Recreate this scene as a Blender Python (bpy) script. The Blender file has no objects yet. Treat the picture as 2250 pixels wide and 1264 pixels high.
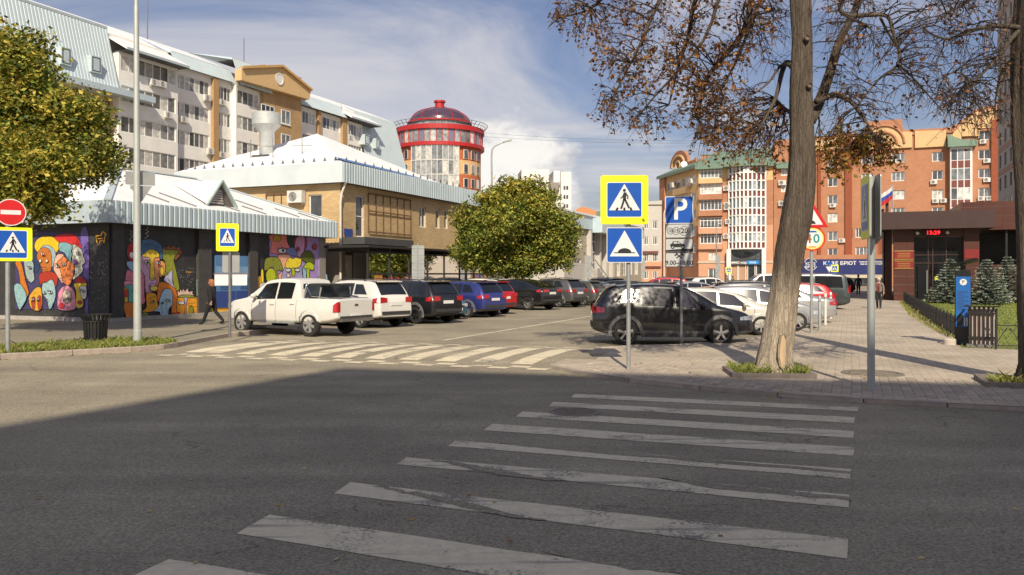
import bpy, bmesh, math, random
from mathutils import Vector, Matrix
from math import sin, cos, tan, atan2, radians, pi, sqrt
V = Vector
rnd = random.Random(7)
scn = bpy.context.scene
COL = scn.collection

# ---------------------------------------------------------------- camera
F, HC, CX, HY = 1800.0, 1.95, 1125.0, 602.0      # focal length in photo pixels, eye height, principal column, horizon row
cam = bpy.data.cameras.new('camera'); camo = bpy.data.objects.new('camera', cam); COL.objects.link(camo)
cam.sensor_width = 36.0; cam.lens = F / 2250 * 36.0
cam.shift_y = -30 / 2250.0
cam.clip_start = 0.1; cam.clip_end = 4000
camo.location = (0, 0, HC); camo.rotation_euler = (pi / 2, 0, 0)
scn.camera = camo

# ---------------------------------------------------------------- light
SUN_EL, SUN_AZ = radians(39), radians(179.2)       # azimuth clockwise from +Y: the sun stands behind the camera
sd = bpy.data.lights.new('sun', 'SUN'); sd.energy = 3.95; sd.angle = radians(0.55); sd.color = (1.0, 0.89, 0.71)
so = bpy.data.objects.new('sun', sd); COL.objects.link(so); so.location = (0, -40, 60)
sdir = V((sin(SUN_AZ) * cos(SUN_EL), cos(SUN_AZ) * cos(SUN_EL), sin(SUN_EL)))   # towards the sun
so.rotation_euler = sdir.to_track_quat('Z', 'Y').to_euler()

vs = scn.view_settings
vs.view_transform = 'Standard'; vs.look = 'None'; vs.gamma = 1.0; vs.use_curve_mapping = False
vs.exposure = 0.45

def build_world():
    w = bpy.data.worlds.new('World'); scn.world = w; w.use_nodes = True
    nt = w.node_tree; nt.nodes.clear(); N = nt.nodes.new; L = nt.links.new
    out = N('ShaderNodeOutputWorld'); bg = N('ShaderNodeBackground'); bg.inputs[1].default_value = 0.09
    L(bg.outputs[0], out.inputs[0])
    sky = N('ShaderNodeTexSky'); sky.sky_type = 'NISHITA'; sky.sun_disc = False
    sky.sun_elevation = SUN_EL; sky.sun_rotation = SUN_AZ; sky.air_density = 1.3; sky.dust_density = 1.6; sky.ozone_density = 2.0
    tc = N('ShaderNodeTexCoord'); sep = N('ShaderNodeSeparateXYZ'); L(tc.outputs['Generated'], sep.inputs[0])
    def math_(op, a, b=None, c=None):
        n = N('ShaderNodeMath'); n.operation = op
        for i, x in enumerate((a, b, c)):
            if x is None: continue
            if isinstance(x, (int, float)): n.inputs[i].default_value = x
            else: L(x, n.inputs[i])
        return n.outputs[0]
    def mapr(x, a, b, c=0, d=1, smooth=True):
        n = N('ShaderNodeMapRange'); n.interpolation_type = 'SMOOTHSTEP' if smooth else 'LINEAR'
        L(x, n.inputs[0])
        for i, q in zip((1, 2, 3, 4), (a, b, c, d)): n.inputs[i].default_value = q
        return n.outputs[0]
    def noise(vec, scale, detail=6, rough=.55, dist=0):
        n = N('ShaderNodeTexNoise'); n.inputs['Scale'].default_value = scale; n.inputs['Detail'].default_value = detail
        n.inputs['Roughness'].default_value = rough; n.inputs['Distortion'].default_value = dist
        L(vec, n.inputs['Vector']); return n.outputs[0]
    def comb(x, y, z):
        n = N('ShaderNodeCombineXYZ')
        for i, q in enumerate((x, y, z)):
            if isinstance(q, (int, float)): n.inputs[i].default_value = q
            else: L(q, n.inputs[i])
        return n.outputs[0]
    def mix(f, a, b):
        n = N('ShaderNodeMix'); n.data_type = 'RGBA'; L(f, n.inputs[0])
        for i, q in ((6, a), (7, b)):
            if isinstance(q, tuple): n.inputs[i].default_value = (*q, 1)
            else: L(q, n.inputs[i])
        return n.outputs[2]
    z = math_('MAXIMUM', sep.outputs[2], 0.02)
    zz = math_('ADD', z, 0.12)
    px = math_('DIVIDE', sep.outputs[0], zz); py = math_('DIVIDE', sep.outputs[1], zz)
    # high thin cloud in drawn-out streaks
    st = comb(math_('MULTIPLY_ADD', px, 0.55, math_('MULTIPLY', py, .25)), math_('MULTIPLY_ADD', py, 1.35, math_('MULTIPLY', px, -.35)), 1.7)
    veil = mapr(noise(st, 0.75, 9, .6, .8), .40, .72, .03, .82)
    # a band of heaped cloud low over the horizon
    az = math_('ARCTAN2', sep.outputs[0], sep.outputs[1])
    cv = comb(math_('MULTIPLY', az, 9.0), math_('MULTIPLY', z, 15.0), 3.1)
    n1 = noise(cv, 1.0, 10, .58, .15); n2 = noise(cv, .45, 3, .5)
    bank = math_('ADD', math_('MULTIPLY', math_('SUBTRACT', n1, .5), .20), math_('MULTIPLY', math_('SUBTRACT', n2, .5), .16))
    top = math_('SUBTRACT', math_('ADD', bank, 0.10), z)
    # one tall heap beside the round tower
    dx = math_('DIVIDE', math_('SUBTRACT', az, 0.008), 0.085); dz = math_('DIVIDE', math_('SUBTRACT', z, 0.085), 0.115)
    blob = math_('SUBTRACT', 1.0, math_('SQRT', math_('ADD', math_('MULTIPLY', dx, dx), math_('MULTIPLY', dz, dz))))
    n3 = noise(cv, 3.2, 8, .6, .3)
    blob = math_('ADD', math_('MULTIPLY', blob, .10), math_('ADD', math_('MULTIPLY', math_('SUBTRACT', n1, .5), .10), math_('MULTIPLY', math_('SUBTRACT', n3, .5), .045)))
    hb_ = mapr(blob, -.004, .024); heap = math_('MAXIMUM', mapr(top, -.02, .05, 0, .85), hb_)
    shade = mapr(math_('ADD', noise(cv, 1.8, 8, .6, .3), math_('MULTIPLY', z, 1.2)), .42, .74)
    heapc = mix(shade, (4.6, 4.5, 4.8), (8.3, 8.0, 7.5))
    tint = N('ShaderNodeVectorMath'); tint.operation = 'MULTIPLY'; L(sky.outputs[0], tint.inputs[0]); tint.inputs[1].default_value = (.60, .575, .71)
    c1 = mix(veil, tint.outputs[0], (6.3, 6.0, 5.95))
    c2 = mix(math_('MULTIPLY', heap, .95), c1, heapc)
    L(c2, bg.inputs[0])
build_world()

# ---------------------------------------------------------------- photo pixel -> place
def G(px, py, z=0.0):                       # point of the level z seen at a pixel
    D = F * (HC - z) / (py - HY); return V(((px - CX) / F * D, D, z))
def XD(px, D): return (px - CX) / F * D
def ZD(py, D): return HC - (py - HY) / F * D
U = V((0.383, 0.924, 0)).normalized()       # along the side street, away from the camera
W_ = V((-U.y, U.x, 0))                      # across it, to the left

class Wall:                                 # an upright plane from a toward b
    def __init__(s, a, d): s.o = V((a[0], a[1], 0)); s.d = V((d[0], d[1], 0)).normalized(); s.n = V((s.d.y, -s.d.x, 0))
    def s(w, px):
        k = (px - CX) / F
        return (k * w.o.y - w.o.x) / (w.d.x - k * w.d.y)
    def D(w, px): return w.o.y + w.d.y * w.s(px)
    def z(w, px, py): return ZD(py, w.D(px))
    def p(w, s, z, off=0): return w.o + w.d * s + w.n * off + V((0, 0, z))

# ---------------------------------------------------------------- materials
MC = {}
def mat(name, rgb, rough=.6, metal=0.0, var=.12, scale=2.5, bump=0.0, bscale=60, spec=.5, coat=0.0, objvar=0.0, stretch=None):
    if name in MC: return MC[name]
    m = bpy.data.materials.new(name); m.use_nodes = True; nt = m.node_tree; N = nt.nodes.new; L = nt.links.new
    b = nt.nodes['Principled BSDF']; b.inputs['Roughness'].default_value = rough; b.inputs['Metallic'].default_value = metal
    b.inputs['Specular IOR Level'].default_value = spec; b.inputs['Coat Weight'].default_value = coat; b.inputs['Coat Roughness'].default_value = .06
    tc = N('ShaderNodeTexCoord'); vec = tc.outputs['Object']
    if stretch:
        mp = N('ShaderNodeMapping'); mp.inputs['Scale'].default_value = stretch; L(vec, mp.inputs[0]); vec = mp.outputs[0]
    nz = N('ShaderNodeTexNoise'); nz.inputs['Scale'].default_value = scale; nz.inputs['Detail'].default_value = 7; nz.inputs['Roughness'].default_value = .62
    L(vec, nz.inputs['Vector'])
    mr = N('ShaderNodeMapRange'); L(nz.outputs[0], mr.inputs[0])
    for i, q in zip((1, 2, 3, 4), (.28, .72, 1 - var, 1 + var)): mr.inputs[i].default_value = q
    f = mr.outputs[0]
    if objvar:
        oi = N('ShaderNodeObjectInfo'); m2 = N('ShaderNodeMapRange'); L(oi.outputs['Random'], m2.inputs[0])
        m2.inputs[3].default_value = 1 - objvar; m2.inputs[4].default_value = 1 + objvar
        mm = N('ShaderNodeMath'); mm.operation = 'MULTIPLY'; L(f, mm.inputs[0]); L(m2.outputs[0], mm.inputs[1]); f = mm.outputs[0]
    vm = N('ShaderNodeVectorMath'); vm.operation = 'SCALE'; vm.inputs[0].default_value = rgb; L(f, vm.inputs['Scale'])
    L(vm.outputs[0], b.inputs['Base Color'])
    if bump:
        n2 = N('ShaderNodeTexNoise'); n2.inputs['Scale'].default_value = bscale; n2.inputs['Detail'].default_value = 4; L(vec, n2.inputs['Vector'])
        bp = N('ShaderNodeBump'); bp.inputs['Strength'].default_value = min(1, bump); bp.inputs['Distance'].default_value = .02; L(n2.outputs[0], bp.inputs['Height']); L(bp.outputs[0], b.inputs['Normal'])
    MC[name] = m; return m

def brick_mat(name, c1, c2, mortar, bw=.26, bh=.077, d=None, rough=.85, msize=.006, var=.15, offset=.5, axes='wall', sq=1.0):
    if name in MC: return MC[name]
    m = bpy.data.materials.new(name); m.use_nodes = True; nt = m.node_tree; N = nt.nodes.new; L = nt.links.new
    b = nt.nodes['Principled BSDF']; b.inputs['Roughness'].default_value = rough; b.inputs['Specular IOR Level'].default_value = .3
    geo = N('ShaderNodeNewGeometry'); pos = geo.outputs['Position']
    d = d or (U + W_)
    def dot(vec):
        n = N('ShaderNodeVectorMath'); n.operation = 'DOT_PRODUCT'; L(pos, n.inputs[0]); n.inputs[1].default_value = vec; return n.outputs['Value']
    cb = N('ShaderNodeCombineXYZ')
    if axes == 'wall': L(dot(d), cb.inputs[0]); L(dot((0, 0, 1)), cb.inputs[1])
    else: L(dot(d), cb.inputs[0]); L(dot(V((-d[1], d[0], 0))), cb.inputs[1])
    bt = N('ShaderNodeTexBrick'); L(cb.outputs[0], bt.inputs['Vector']); bt.inputs['Scale'].default_value = 1
    bt.inputs['Color1'].default_value = (*c1, 1); bt.inputs['Color2'].default_value = (*c2, 1); bt.inputs['Mortar'].default_value = (*mortar, 1)
    bt.inputs['Brick Width'].default_value = bw; bt.inputs['Row Height'].default_value = bh; bt.inputs['Mortar Size'].default_value = msize; bt.offset = offset
    nz = N('ShaderNodeTexNoise'); nz.inputs['Scale'].default_value = .5; nz.inputs['Detail'].default_value = 8; nz.inputs['Roughness'].default_value = .65; L(pos, nz.inputs['Vector'])
    mr = N('ShaderNodeMapRange'); L(nz.outputs[0], mr.inputs[0])
    for i, q in zip((1, 2, 3, 4), (.3, .7, 1 - var, 1 + var)): mr.inputs[i].default_value = q
    vm = N('ShaderNodeVectorMath'); vm.operation = 'SCALE'; L(bt.outputs[0], vm.inputs[0]); L(mr.outputs[0], vm.inputs['Scale']); L(vm.outputs[0], b.inputs['Base Color'])
    bp = N('ShaderNodeBump'); bp.inputs['Strength'].default_value = .4; bp.inputs['Distance'].default_value = .01; L(bt.outputs['Fac'], bp.inputs['Height']); bp.invert = True; L(bp.outputs[0], b.inputs['Normal'])
    MC[name] = m; return m

def pane_mat(name, lo, hi, rough=.04, curtain=.25, cc=(.55, .52, .46)):
    """window glass of a far room: dark, some with pale curtains, differing from window to window"""
    if name in MC: return MC[name]
    m = bpy.data.materials.new(name); m.use_nodes = True; nt = m.node_tree; N = nt.nodes.new; L = nt.links.new
    b = nt.nodes['Principled BSDF']; b.inputs['Roughness'].default_value = rough; b.inputs['Specular IOR Level'].default_value = .8
    oi = N('ShaderNodeObjectInfo'); cr = N('ShaderNodeValToRGB'); L(oi.outputs['Random'], cr.inputs[0]); e = cr.color_ramp.elements
    e[0].position = 0; e[0].color = (*lo, 1); e[1].position = 1 - curtain; e[1].color = (*hi, 1)
    x = e.new(min(.99, 1 - curtain + .03)); x.color = (*cc, 1)
    tc = N('ShaderNodeTexCoord'); nz = N('ShaderNodeTexNoise'); nz.inputs['Scale'].default_value = 1.3; nz.inputs['Detail'].default_value = 4; nz.inputs['Distortion'].default_value = .8
    L(tc.outputs['Object'], nz.inputs['Vector'])
    mr = N('ShaderNodeMapRange'); L(nz.outputs[0], mr.inputs[0]); mr.inputs[1].default_value = .3; mr.inputs[2].default_value = .7; mr.inputs[3].default_value = .55; mr.inputs[4].default_value = 1.5
    vm = N('ShaderNodeVectorMath'); vm.operation = 'SCALE'; L(cr.outputs[0], vm.inputs[0]); L(mr.outputs[0], vm.inputs['Scale']); L(vm.outputs[0], b.inputs['Base Color'])
    MC[name] = m; return m

def glass_mat(name, tint, trans=.75, rough=.03):
    if name in MC: return MC[name]
    m = bpy.data.materials.new(name); m.use_nodes = True; nt = m.node_tree; N = nt.nodes.new; L = nt.links.new
    nt.nodes.clear(); out = N('ShaderNodeOutputMaterial')
    tr = N('ShaderNodeBsdfTransparent'); tr.inputs[0].default_value = (*tint, 1)
    gl = N('ShaderNodeBsdfGlossy'); gl.inputs['Roughness'].default_value = rough; gl.inputs[0].default_value = (.9, .9, .9, 1)
    fr = N('ShaderNodeFresnel'); fr.inputs[0].default_value = 1.5
    mr = N('ShaderNodeMapRange'); L(fr.outputs[0], mr.inputs[0]); mr.inputs[3].default_value = 1 - trans - .1 if trans < .9 else .02; mr.inputs[4].default_value = 1
    mx = N('ShaderNodeMixShader'); L(mr.outputs[0], mx.inputs[0]); L(tr.outputs[0], mx.inputs[1]); L(gl.outputs[0], mx.inputs[2]); L(mx.outputs[0], out.inputs[0])
    MC[name] = m; return m

# ---------------------------------------------------------------- mesh building
class MB:
    def __init__(s): s.v = []; s.f = []; s.m = []; s.mats = []
    def mi(s, m):
        if m is None: return 0
        if m not in s.mats: s.mats.append(m)
        return s.mats.index(m)
    def face(s, pts, m=None):
        i = len(s.v); s.v.extend(V(p) for p in pts); s.f.append(tuple(range(i, i + len(pts)))); s.m.append(s.mi(m))
    def raw(s, vs, fs, m=None):
        i = len(s.v); s.v.extend(V(p) for p in vs); k = s.mi(m)
        for f in fs: s.f.append(tuple(i + j for j in f)); s.m.append(k)
    def obox(s, c, ax, ay, az, m=None):     # centre + three half-axis vectors
        c, ax, ay, az = V(c), V(ax), V(ay), V(az); p = []
        for k in (-1, 1):
            for j in (-1, 1):
                for i in (-1, 1): p.append(c + ax * i + ay * j + az * k)
        s.raw(p, [(0, 2, 3, 1), (4, 5, 7, 6), (0, 1, 5, 4), (2, 6, 7, 3), (0, 4, 6, 2), (1, 3, 7, 5)], m); return s
    def box(s, x0, x1, y0, y1, z0, z1, m=None):
        return s.obox(((x0 + x1) / 2, (y0 + y1) / 2, (z0 + z1) / 2), ((x1 - x0) / 2, 0, 0), (0, (y1 - y0) / 2, 0), (0, 0, (z1 - z0) / 2), m)
    def wbox(s, w, s0, s1, z0, z1, o0, o1, m=None):   # box on a wall: along, up, outward
        return s.obox(w.p((s0 + s1) / 2, (z0 + z1) / 2, (o0 + o1) / 2), w.d * ((s1 - s0) / 2), w.n * ((o1 - o0) / 2), V((0, 0, (z1 - z0) / 2)), m)
    def prism(s, poly, h0, h1, m=None, mtop=None):     # upright prism over an xy polygon (counter-clockwise)
        n = len(poly); p = [V((q[0], q[1], h0)) for q in poly] + [V((q[0], q[1], h1)) for q in poly]
        fs = [(i, (i + 1) % n, n + (i + 1) % n, n + i) for i in range(n)]
        s.raw(p, fs + [tuple(range(n))[::-1]], m); s.raw(p[n:], [tuple(range(n))], mtop or m); return s
    def bar(s, a, b, r, m=None, up=(0, 0, 1), r2=None):
        a, b = V(a), V(b); d = b - a
        if d.length < 1e-6: return s
        d.normalize(); x = d.cross(V(up))
        if x.length < .05: x = d.cross(V((1, 0, 0)))
        x.normalize(); y = x.cross(d)
        return s.obox((a + b) / 2, x * r, y * (r2 or r), (b - a) / 2, m)
    def tube(s, pts, rad, n=8, m=None, caps=True):
        pts = [V(p) for p in pts]; k = len(pts); rad = rad if isinstance(rad, (list, tuple)) else [rad] * k
        i0 = len(s.v); mi = s.mi(m); px = None
        for i, p in enumerate(pts):
            d = (pts[min(i + 1, k - 1)] - pts[max(i - 1, 0)]).normalized()
            x = (px - d * px.dot(d)) if px is not None else d.cross(V((0, 0, 1)) if abs(d.z) < .9 else V((1, 0, 0)))
            x.normalize(); px = x; y = d.cross(x)
            for j in range(n):
                a = 2 * pi * j / n; s.v.append(p + (x * cos(a) + y * sin(a)) * rad[i])
        for i in range(k - 1):
            for j in range(n):
                a = i0 + i * n + j; b = i0 + i * n + (j + 1) % n
                s.f.append((a, b, b + n, a + n)); s.m.append(mi)
        if caps:
            s.f.append(tuple(i0 + j for j in range(n))[::-1]); s.m.append(mi)
            s.f.append(tuple(i0 + (k - 1) * n + j for j in range(n))); s.m.append(mi)
        return s
    def lathe(s, prof, o=(0, 0, 0), n=24, m=None, axis='z', close=False):
        o = V(o); i0 = len(s.v); mi = s.mi(m)
        for r, h in prof:
            for j in range(n):
                a = 2 * pi * j / n
                s.v.append(o + (V((r * cos(a), r * sin(a), h)) if axis == 'z' else V((r * cos(a), h, r * sin(a)))))
        for i in range(len(prof) - 1):
            for j in range(n):
                a = i0 + i * n + j; b = i0 + i * n + (j + 1) % n
                s.f.append((a, b, b + n, a + n) if axis == 'z' else (a, a + n, b + n, b)); s.m.append(mi)
        return s
    def mesh(s, name, off=(0, 0, 0), smooth=False, angle=None):
        me = bpy.data.meshes.new(name); off = V(off)
        me.from_pydata([v - off for v in s.v], [], s.f)
        for m in s.mats: me.materials.append(m)
        if len(s.mats) > 1: me.polygons.foreach_set('material_index', s.m)
        if smooth or angle is not None:
            me.polygons.foreach_set('use_smooth', [True] * len(me.polygons))
            if angle is not None: me.set_sharp_from_angle(angle=radians(angle))
        me.update(); return me
    def build(s, name, parent=None, off=None, smooth=False, angle=None, mats=None):
        if off is None: off = parent_loc(parent)
        return link(name, s.mesh(name, off, smooth, angle), parent)

def parent_loc(p):
    o = V((0, 0, 0))
    while p is not None: o += p.location; p = p.parent
    return o
def link(name, data, parent=None):
    o = bpy.data.objects.new(name, data); COL.objects.link(o); o.parent = parent; return o
def tag(o, label, cat, group=None, kind=None):
    o['label'] = label; o['category'] = cat
    if group: o['group'] = group
    if kind: o['kind'] = kind
    return o
def thing(name, loc, label, cat, group=None, rz=0.0):
    o = bpy.data.objects.new(name, None); COL.objects.link(o); o.location = loc; o.rotation_euler = (0, 0, rz)
    o.empty_display_size = .3
    return tag(o, label, cat, group)
def struct(o): o['kind'] = 'structure'; return o
def stuff(o): o['kind'] = 'stuff'; return o
def copy_tree(o, parent=None):
    c = o.copy(); COL.objects.link(c); c.parent = parent
    for ch in o.children: copy_tree(ch, c)
    return c
def wall_grid(mb, w, s0, s1, z0, z1, holes, m, depth=.14, off=0.0, mrev=None):
    """an upright wall sheet with real openings and reveals"""
    hs = [(max(s0, a), min(s1, b), max(z0, c), min(z1, d)) for a, b, c, d in holes if b > s0 and a < s1 and d > z0 and c < z1]
    ss = sorted({s0, s1, *[h[0] for h in hs], *[h[1] for h in hs]}); zs = sorted({z0, z1, *[h[2] for h in hs], *[h[3] for h in hs]})
    for i in range(len(ss) - 1):
        run = None
        for j in range(len(zs) - 1):
            sm, zm = (ss[i] + ss[i + 1]) / 2, (zs[j] + zs[j + 1]) / 2
            hole = any(h[0] < sm < h[1] and h[2] < zm < h[3] for h in hs)
            if not hole and run is None: run = zs[j]
            if (hole or j == len(zs) - 2) and run is not None:
                top = zs[j] if hole else zs[j + 1]
                mb.face([w.p(ss[i], run, off), w.p(ss[i + 1], run, off), w.p(ss[i + 1], top, off), w.p(ss[i], top, off)], m); run = None
    for a, b, c, d in hs:
        r = mrev or m
        P = lambda s, z, o: w.p(s, z, off + o)
        mb.face([P(a, c, 0), P(b, c, 0), P(b, c, -depth), P(a, c, -depth)], r); mb.face([P(a, d, 0), P(a, d, -depth), P(b, d, -depth), P(b, d, 0)], r)
        mb.face([P(a, c, 0), P(a, c, -depth), P(a, d, -depth), P(a, d, 0)], r); mb.face([P(b, c, 0), P(b, d, 0), P(b, d, -depth), P(b, c, -depth)], r)
WM = {}
def window_mesh(w, h, cols, rows, fm, fw=.06, split=None):
    """frame with mullions, local x along, z up, y inward; origin bottom left"""
    key = (round(w, 2), round(h, 2), tuple(cols) if isinstance(cols, (list, tuple)) else cols, rows, fm.name, fw, split)
    if key in WM: return WM[key]
    mb = MB(); d0, d1 = 0.0, .07
    mb.box(0, fw, d0, d1, 0, h, fm); mb.box(w - fw, w, d0, d1, 0, h, fm); mb.box(fw, w - fw, d0, d1, 0, fw, fm); mb.box(fw, w - fw, d0, d1, h - fw, h, fm)
    n = cols
    for i in range(1, n): x = w * i / n; mb.box(x - fw * .45, x + fw * .45, d0 + .004, d1 - .004, fw, h - fw, fm)
    for j in range(1, rows): z = h * j / rows; mb.box(fw, w - fw, d0 + .008, d1 - .008, z - fw * .4, z + fw * .4, fm)
    if split is not None: mb.box(fw, w - fw, d0 + .008, d1 - .008, h * split - fw * .45, h * split + fw * .45, fm)
    me = mb.mesh('window'); pb = MB(); pb.box(fw * .5, w - fw * .5, .035, .05, fw * .5, h - fw * .5)
    pm = pb.mesh('pane'); WM[key] = (me, pm); return WM[key]
PM = {}
def add_window(parent, w, s0, s1, z0, z1, cols, rows, fm, pm, depth=.09, fw=.06, off=0.0, split=None, panes=None, name='window'):
    me, pb = window_mesh(abs(s1 - s0), z1 - z0, cols, rows, fm, fw, split)
    o = link(name, me, parent); p = w.p(s0, z0, off - depth) - parent_loc(parent); o.location = p
    o.rotation_euler = (0, 0, atan2(w.d.y, w.d.x))
    if panes is None:
        q = link('pane', pb, o)
        if not q.data.materials: q.data.materials.append(pm)
        if q.data.materials[0] is not pm:
            q.material_slots[0].link = 'OBJECT'; q.material_slots[0].material = pm
    else:                                                # one pane of its own per light
        n = panes; W0 = abs(s1 - s0); H0 = z1 - z0; key = (round(W0 / n, 2), round(H0, 2), fw)
        if key not in PM:
            b = MB(); b.box(fw * .2, W0 / n - fw * .2, .035, .05, fw * .5, H0 - fw * .5); PM[key] = b.mesh('pane')
        for i in range(n):
            q = link('pane', PM[key], o); q.location = (W0 * i / n, 0, 0)
            if not q.data.materials: q.data.materials.append(pm)
            if q.data.materials[0] is not pm: q.material_slots[0].link = 'OBJECT'; q.material_slots[0].material = pm
    return o
FONTC = {}
def text_mb(mb, txt, w, s, z, off, size, m, align='CENTER', ext=.004, bold=False, squeeze=1.0, dirs=None):
    """lettering as flat raised shapes on a wall plane"""
    cu = bpy.data.curves.new('lettering', 'FONT'); cu.body = txt; cu.size = 1; cu.align_x = align; cu.align_y = 'CENTER'; cu.extrude = 0; cu.resolution_u = 3
    if bold: cu.offset = .018
    ob = bpy.data.objects.new('lettering', cu); COL.objects.link(ob)
    dg = bpy.context.evaluated_depsgraph_get(); dg.update()
    me = bpy.data.meshes.new_from_object(ob.evaluated_get(dg))
    vs = [w.p(s + v.co.x * size * squeeze, z + v.co.y * size, off) for v in me.vertices]
    mb.raw(vs, [tuple(p.vertices) for p in me.polygons], m)
    bpy.data.objects.remove(ob); bpy.data.meshes.remove(me); bpy.data.curves.remove(cu)

# shared paints
white_paint = mat('white_frame', (.75, .74, .70), .45, var=.06)
galv = mat('galvanised_steel', (.42, .43, .42), .45, .6, var=.15, scale=6)
concrete = mat('concrete', (.38, .35, .31), .9, var=.2, scale=3, bump=.4, bscale=50)
black_steel = mat('black_steel', (.018, .018, .02), .45, .2, var=.2)
dark_grey = mat('dark_grey_panel', (.07, .07, .072), .55, var=.12)
# ================================================================ ground
def asphalt_mat(name, base, amp=.35, patch=.26, tint=(1.0, .87, .63)):
    if name in MC: return MC[name]
    m = bpy.data.materials.new(name); m.use_nodes = True; nt = m.node_tree; N = nt.nodes.new; L = nt.links.new
    b = nt.nodes['Principled BSDF']; b.inputs['Roughness'].default_value = .9; b.inputs['Specular IOR Level'].default_value = .25
    g = N('ShaderNodeNewGeometry'); pos = g.outputs['Position']
    def nz(sc, det, rough=.6):
        n = N('ShaderNodeTexNoise'); n.inputs['Scale'].default_value = sc; n.inputs['Detail'].default_value = det; n.inputs['Roughness'].default_value = rough; L(pos, n.inputs['Vector']); return n.outputs[0]
    def mr(x, a, b_, c, d):
        n = N('ShaderNodeMapRange'); L(x, n.inputs[0])
        for i, q in zip((1, 2, 3, 4), (a, b_, c, d)): n.inputs[i].default_value = q
        return n.outputs[0]
    def mul(a, c):
        n = N('ShaderNodeMath'); n.operation = 'MULTIPLY'; L(a, n.inputs[0]); L(c, n.inputs[1]); return n.outputs[0]
    vo = N('ShaderNodeTexVoronoi'); vo.inputs['Scale'].default_value = 55; L(pos, vo.inputs['Vector'])
    sp = N('ShaderNodeSeparateColor'); L(vo.outputs['Color'], sp.inputs[0])
    f = mul(mr(nz(38, 4, .7), .3, .7, 1 - amp, 1 + amp), mr(nz(.35, 6), .3, .7, 1 - patch, 1 + patch))
    f = mul(f, mr(sp.outputs[0], 0, 1, 1 - amp * .7, 1 + amp * .9))
    # drawn-out tyre wear along the street
    mp = N('ShaderNodeMapping'); mp.inputs['Rotation'].default_value = (0, 0, radians(15)); mp.inputs['Scale'].default_value = (.12, 1.6, 1); L(pos, mp.inputs[0])
    n3 = N('ShaderNodeTexNoise'); n3.inputs['Scale'].default_value = .7; n3.inputs['Detail'].default_value = 4; L(mp.outputs[0], n3.inputs['Vector'])
    f = mul(f, mr(n3.outputs[0], .35, .65, .88, 1.1))
    # fine cracks and tar seams
    v2 = N('ShaderNodeTexVoronoi'); v2.feature = 'DISTANCE_TO_EDGE'; v2.inputs['Scale'].default_value = .23
    wn = N('ShaderNodeTexNoise'); wn.inputs['Scale'].default_value = 1.4; wn.inputs['Detail'].default_value = 5; L(pos, wn.inputs['Vector'])
    wa = N('ShaderNodeVectorMath'); wa.operation = 'MULTIPLY_ADD'; L(wn.outputs['Color'], wa.inputs[0]); wa.inputs[1].default_value = (1.3, 1.3, 0); L(pos, wa.inputs[2]); L(wa.outputs[0], v2.inputs['Vector'])
    ck = N('ShaderNodeMath'); ck.operation = 'MAXIMUM'; L(mr(v2.outputs['Distance'], .0005, .0035, .62, 1), ck.inputs[0]); L(mr(nz(.5, 2), .47, .53, .55, 1.0), ck.inputs[1])
    f = mul(f, ck.outputs[0])
    vm = N('ShaderNodeVectorMath'); vm.operation = 'SCALE'; vm.inputs[0].default_value = tuple(base * t for t in tint); L(f, vm.inputs['Scale']); L(vm.outputs[0], b.inputs['Base Color'])
    bp = N('ShaderNodeBump'); bp.inputs['Strength'].default_value = .6; bp.inputs['Distance'].default_value = .012; L(sp.outputs[0], bp.inputs['Height']); L(bp.outputs[0], b.inputs['Normal'])
    MC[name] = m; return m

def paint_mat(name, rgb, wear, under=.20):
    if name in MC: return MC[name]
    m = bpy.data.materials.new(name); m.use_nodes = True; nt = m.node_tree; N = nt.nodes.new; L = nt.links.new
    b = nt.nodes['Principled BSDF']; b.inputs['Roughness'].default_value = .8
    g = N('ShaderNodeNewGeometry'); pos = g.outputs['Position']
    def nz(sc, det, rough=.65, vec=pos):
        n = N('ShaderNodeTexNoise'); n.inputs['Scale'].default_value = sc; n.inputs['Detail'].default_value = det; n.inputs['Roughness'].default_value = rough; L(vec, n.inputs['Vector']); return n.outputs[0]
    def mr(x, a, b_, c, d):
        n = N('ShaderNodeMapRange'); L(x, n.inputs[0])
        for i, q in zip((1, 2, 3, 4), (a, b_, c, d)): n.inputs[i].default_value = q
        return n.outputs[0]
    ad = N('ShaderNodeMath'); ad.operation = 'ADD'; L(mr(nz(1.1, 5), .3, .7, -.28, .28), ad.inputs[0]); L(nz(32, 5, .75), ad.inputs[1])
    fac = mr(ad.outputs[0], wear - .05, wear + .07, 0, 1)
    mp = N('ShaderNodeMapping'); mp.inputs['Rotation'].default_value = (0, 0, radians(-20)); mp.inputs['Scale'].default_value = (.12, 2.2, 1); L(pos, mp.inputs[0])
    cr = mr(nz(3.2, 3, .5, mp.outputs[0]), .58, .66, 1, .35)
    mu = N('ShaderNodeMath'); mu.operation = 'MULTIPLY'; L(fac, mu.inputs[0]); L(cr, mu.inputs[1])
    vm = N('ShaderNodeVectorMath'); vm.operation = 'SCALE'; vm.inputs[0].default_value = rgb; L(mr(nz(9, 5), .3, .7, .85, 1.12), vm.inputs['Scale'])
    mx = N('ShaderNodeMix'); mx.data_type = 'RGBA'; L(mu.outputs[0], mx.inputs[0]); mx.inputs[6].default_value = (under, under * .885, under * .72, 1); L(vm.outputs[0], mx.inputs[7]); L(mx.outputs[2], b.inputs['Base Color'])
    MC[name] = m; return m

asphalt = asphalt_mat('asphalt', .275)
asphalt2 = asphalt_mat('footway_asphalt', .265, amp=.2, patch=.14)
road_paint = paint_mat('road_paint', (.66, .575, .40), .34)
road_paint_worn = paint_mat('worn_road_paint', (.64, .56, .39), .38)
PZ = .07                                              # level of the paved footway

mb = MB(); mb.face([(-1500, -300, 0), (1500, -300, 0), (1500, 2500, 0), (-1500, 2500, 0)], asphalt)
road = struct(mb.build('road'))

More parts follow.
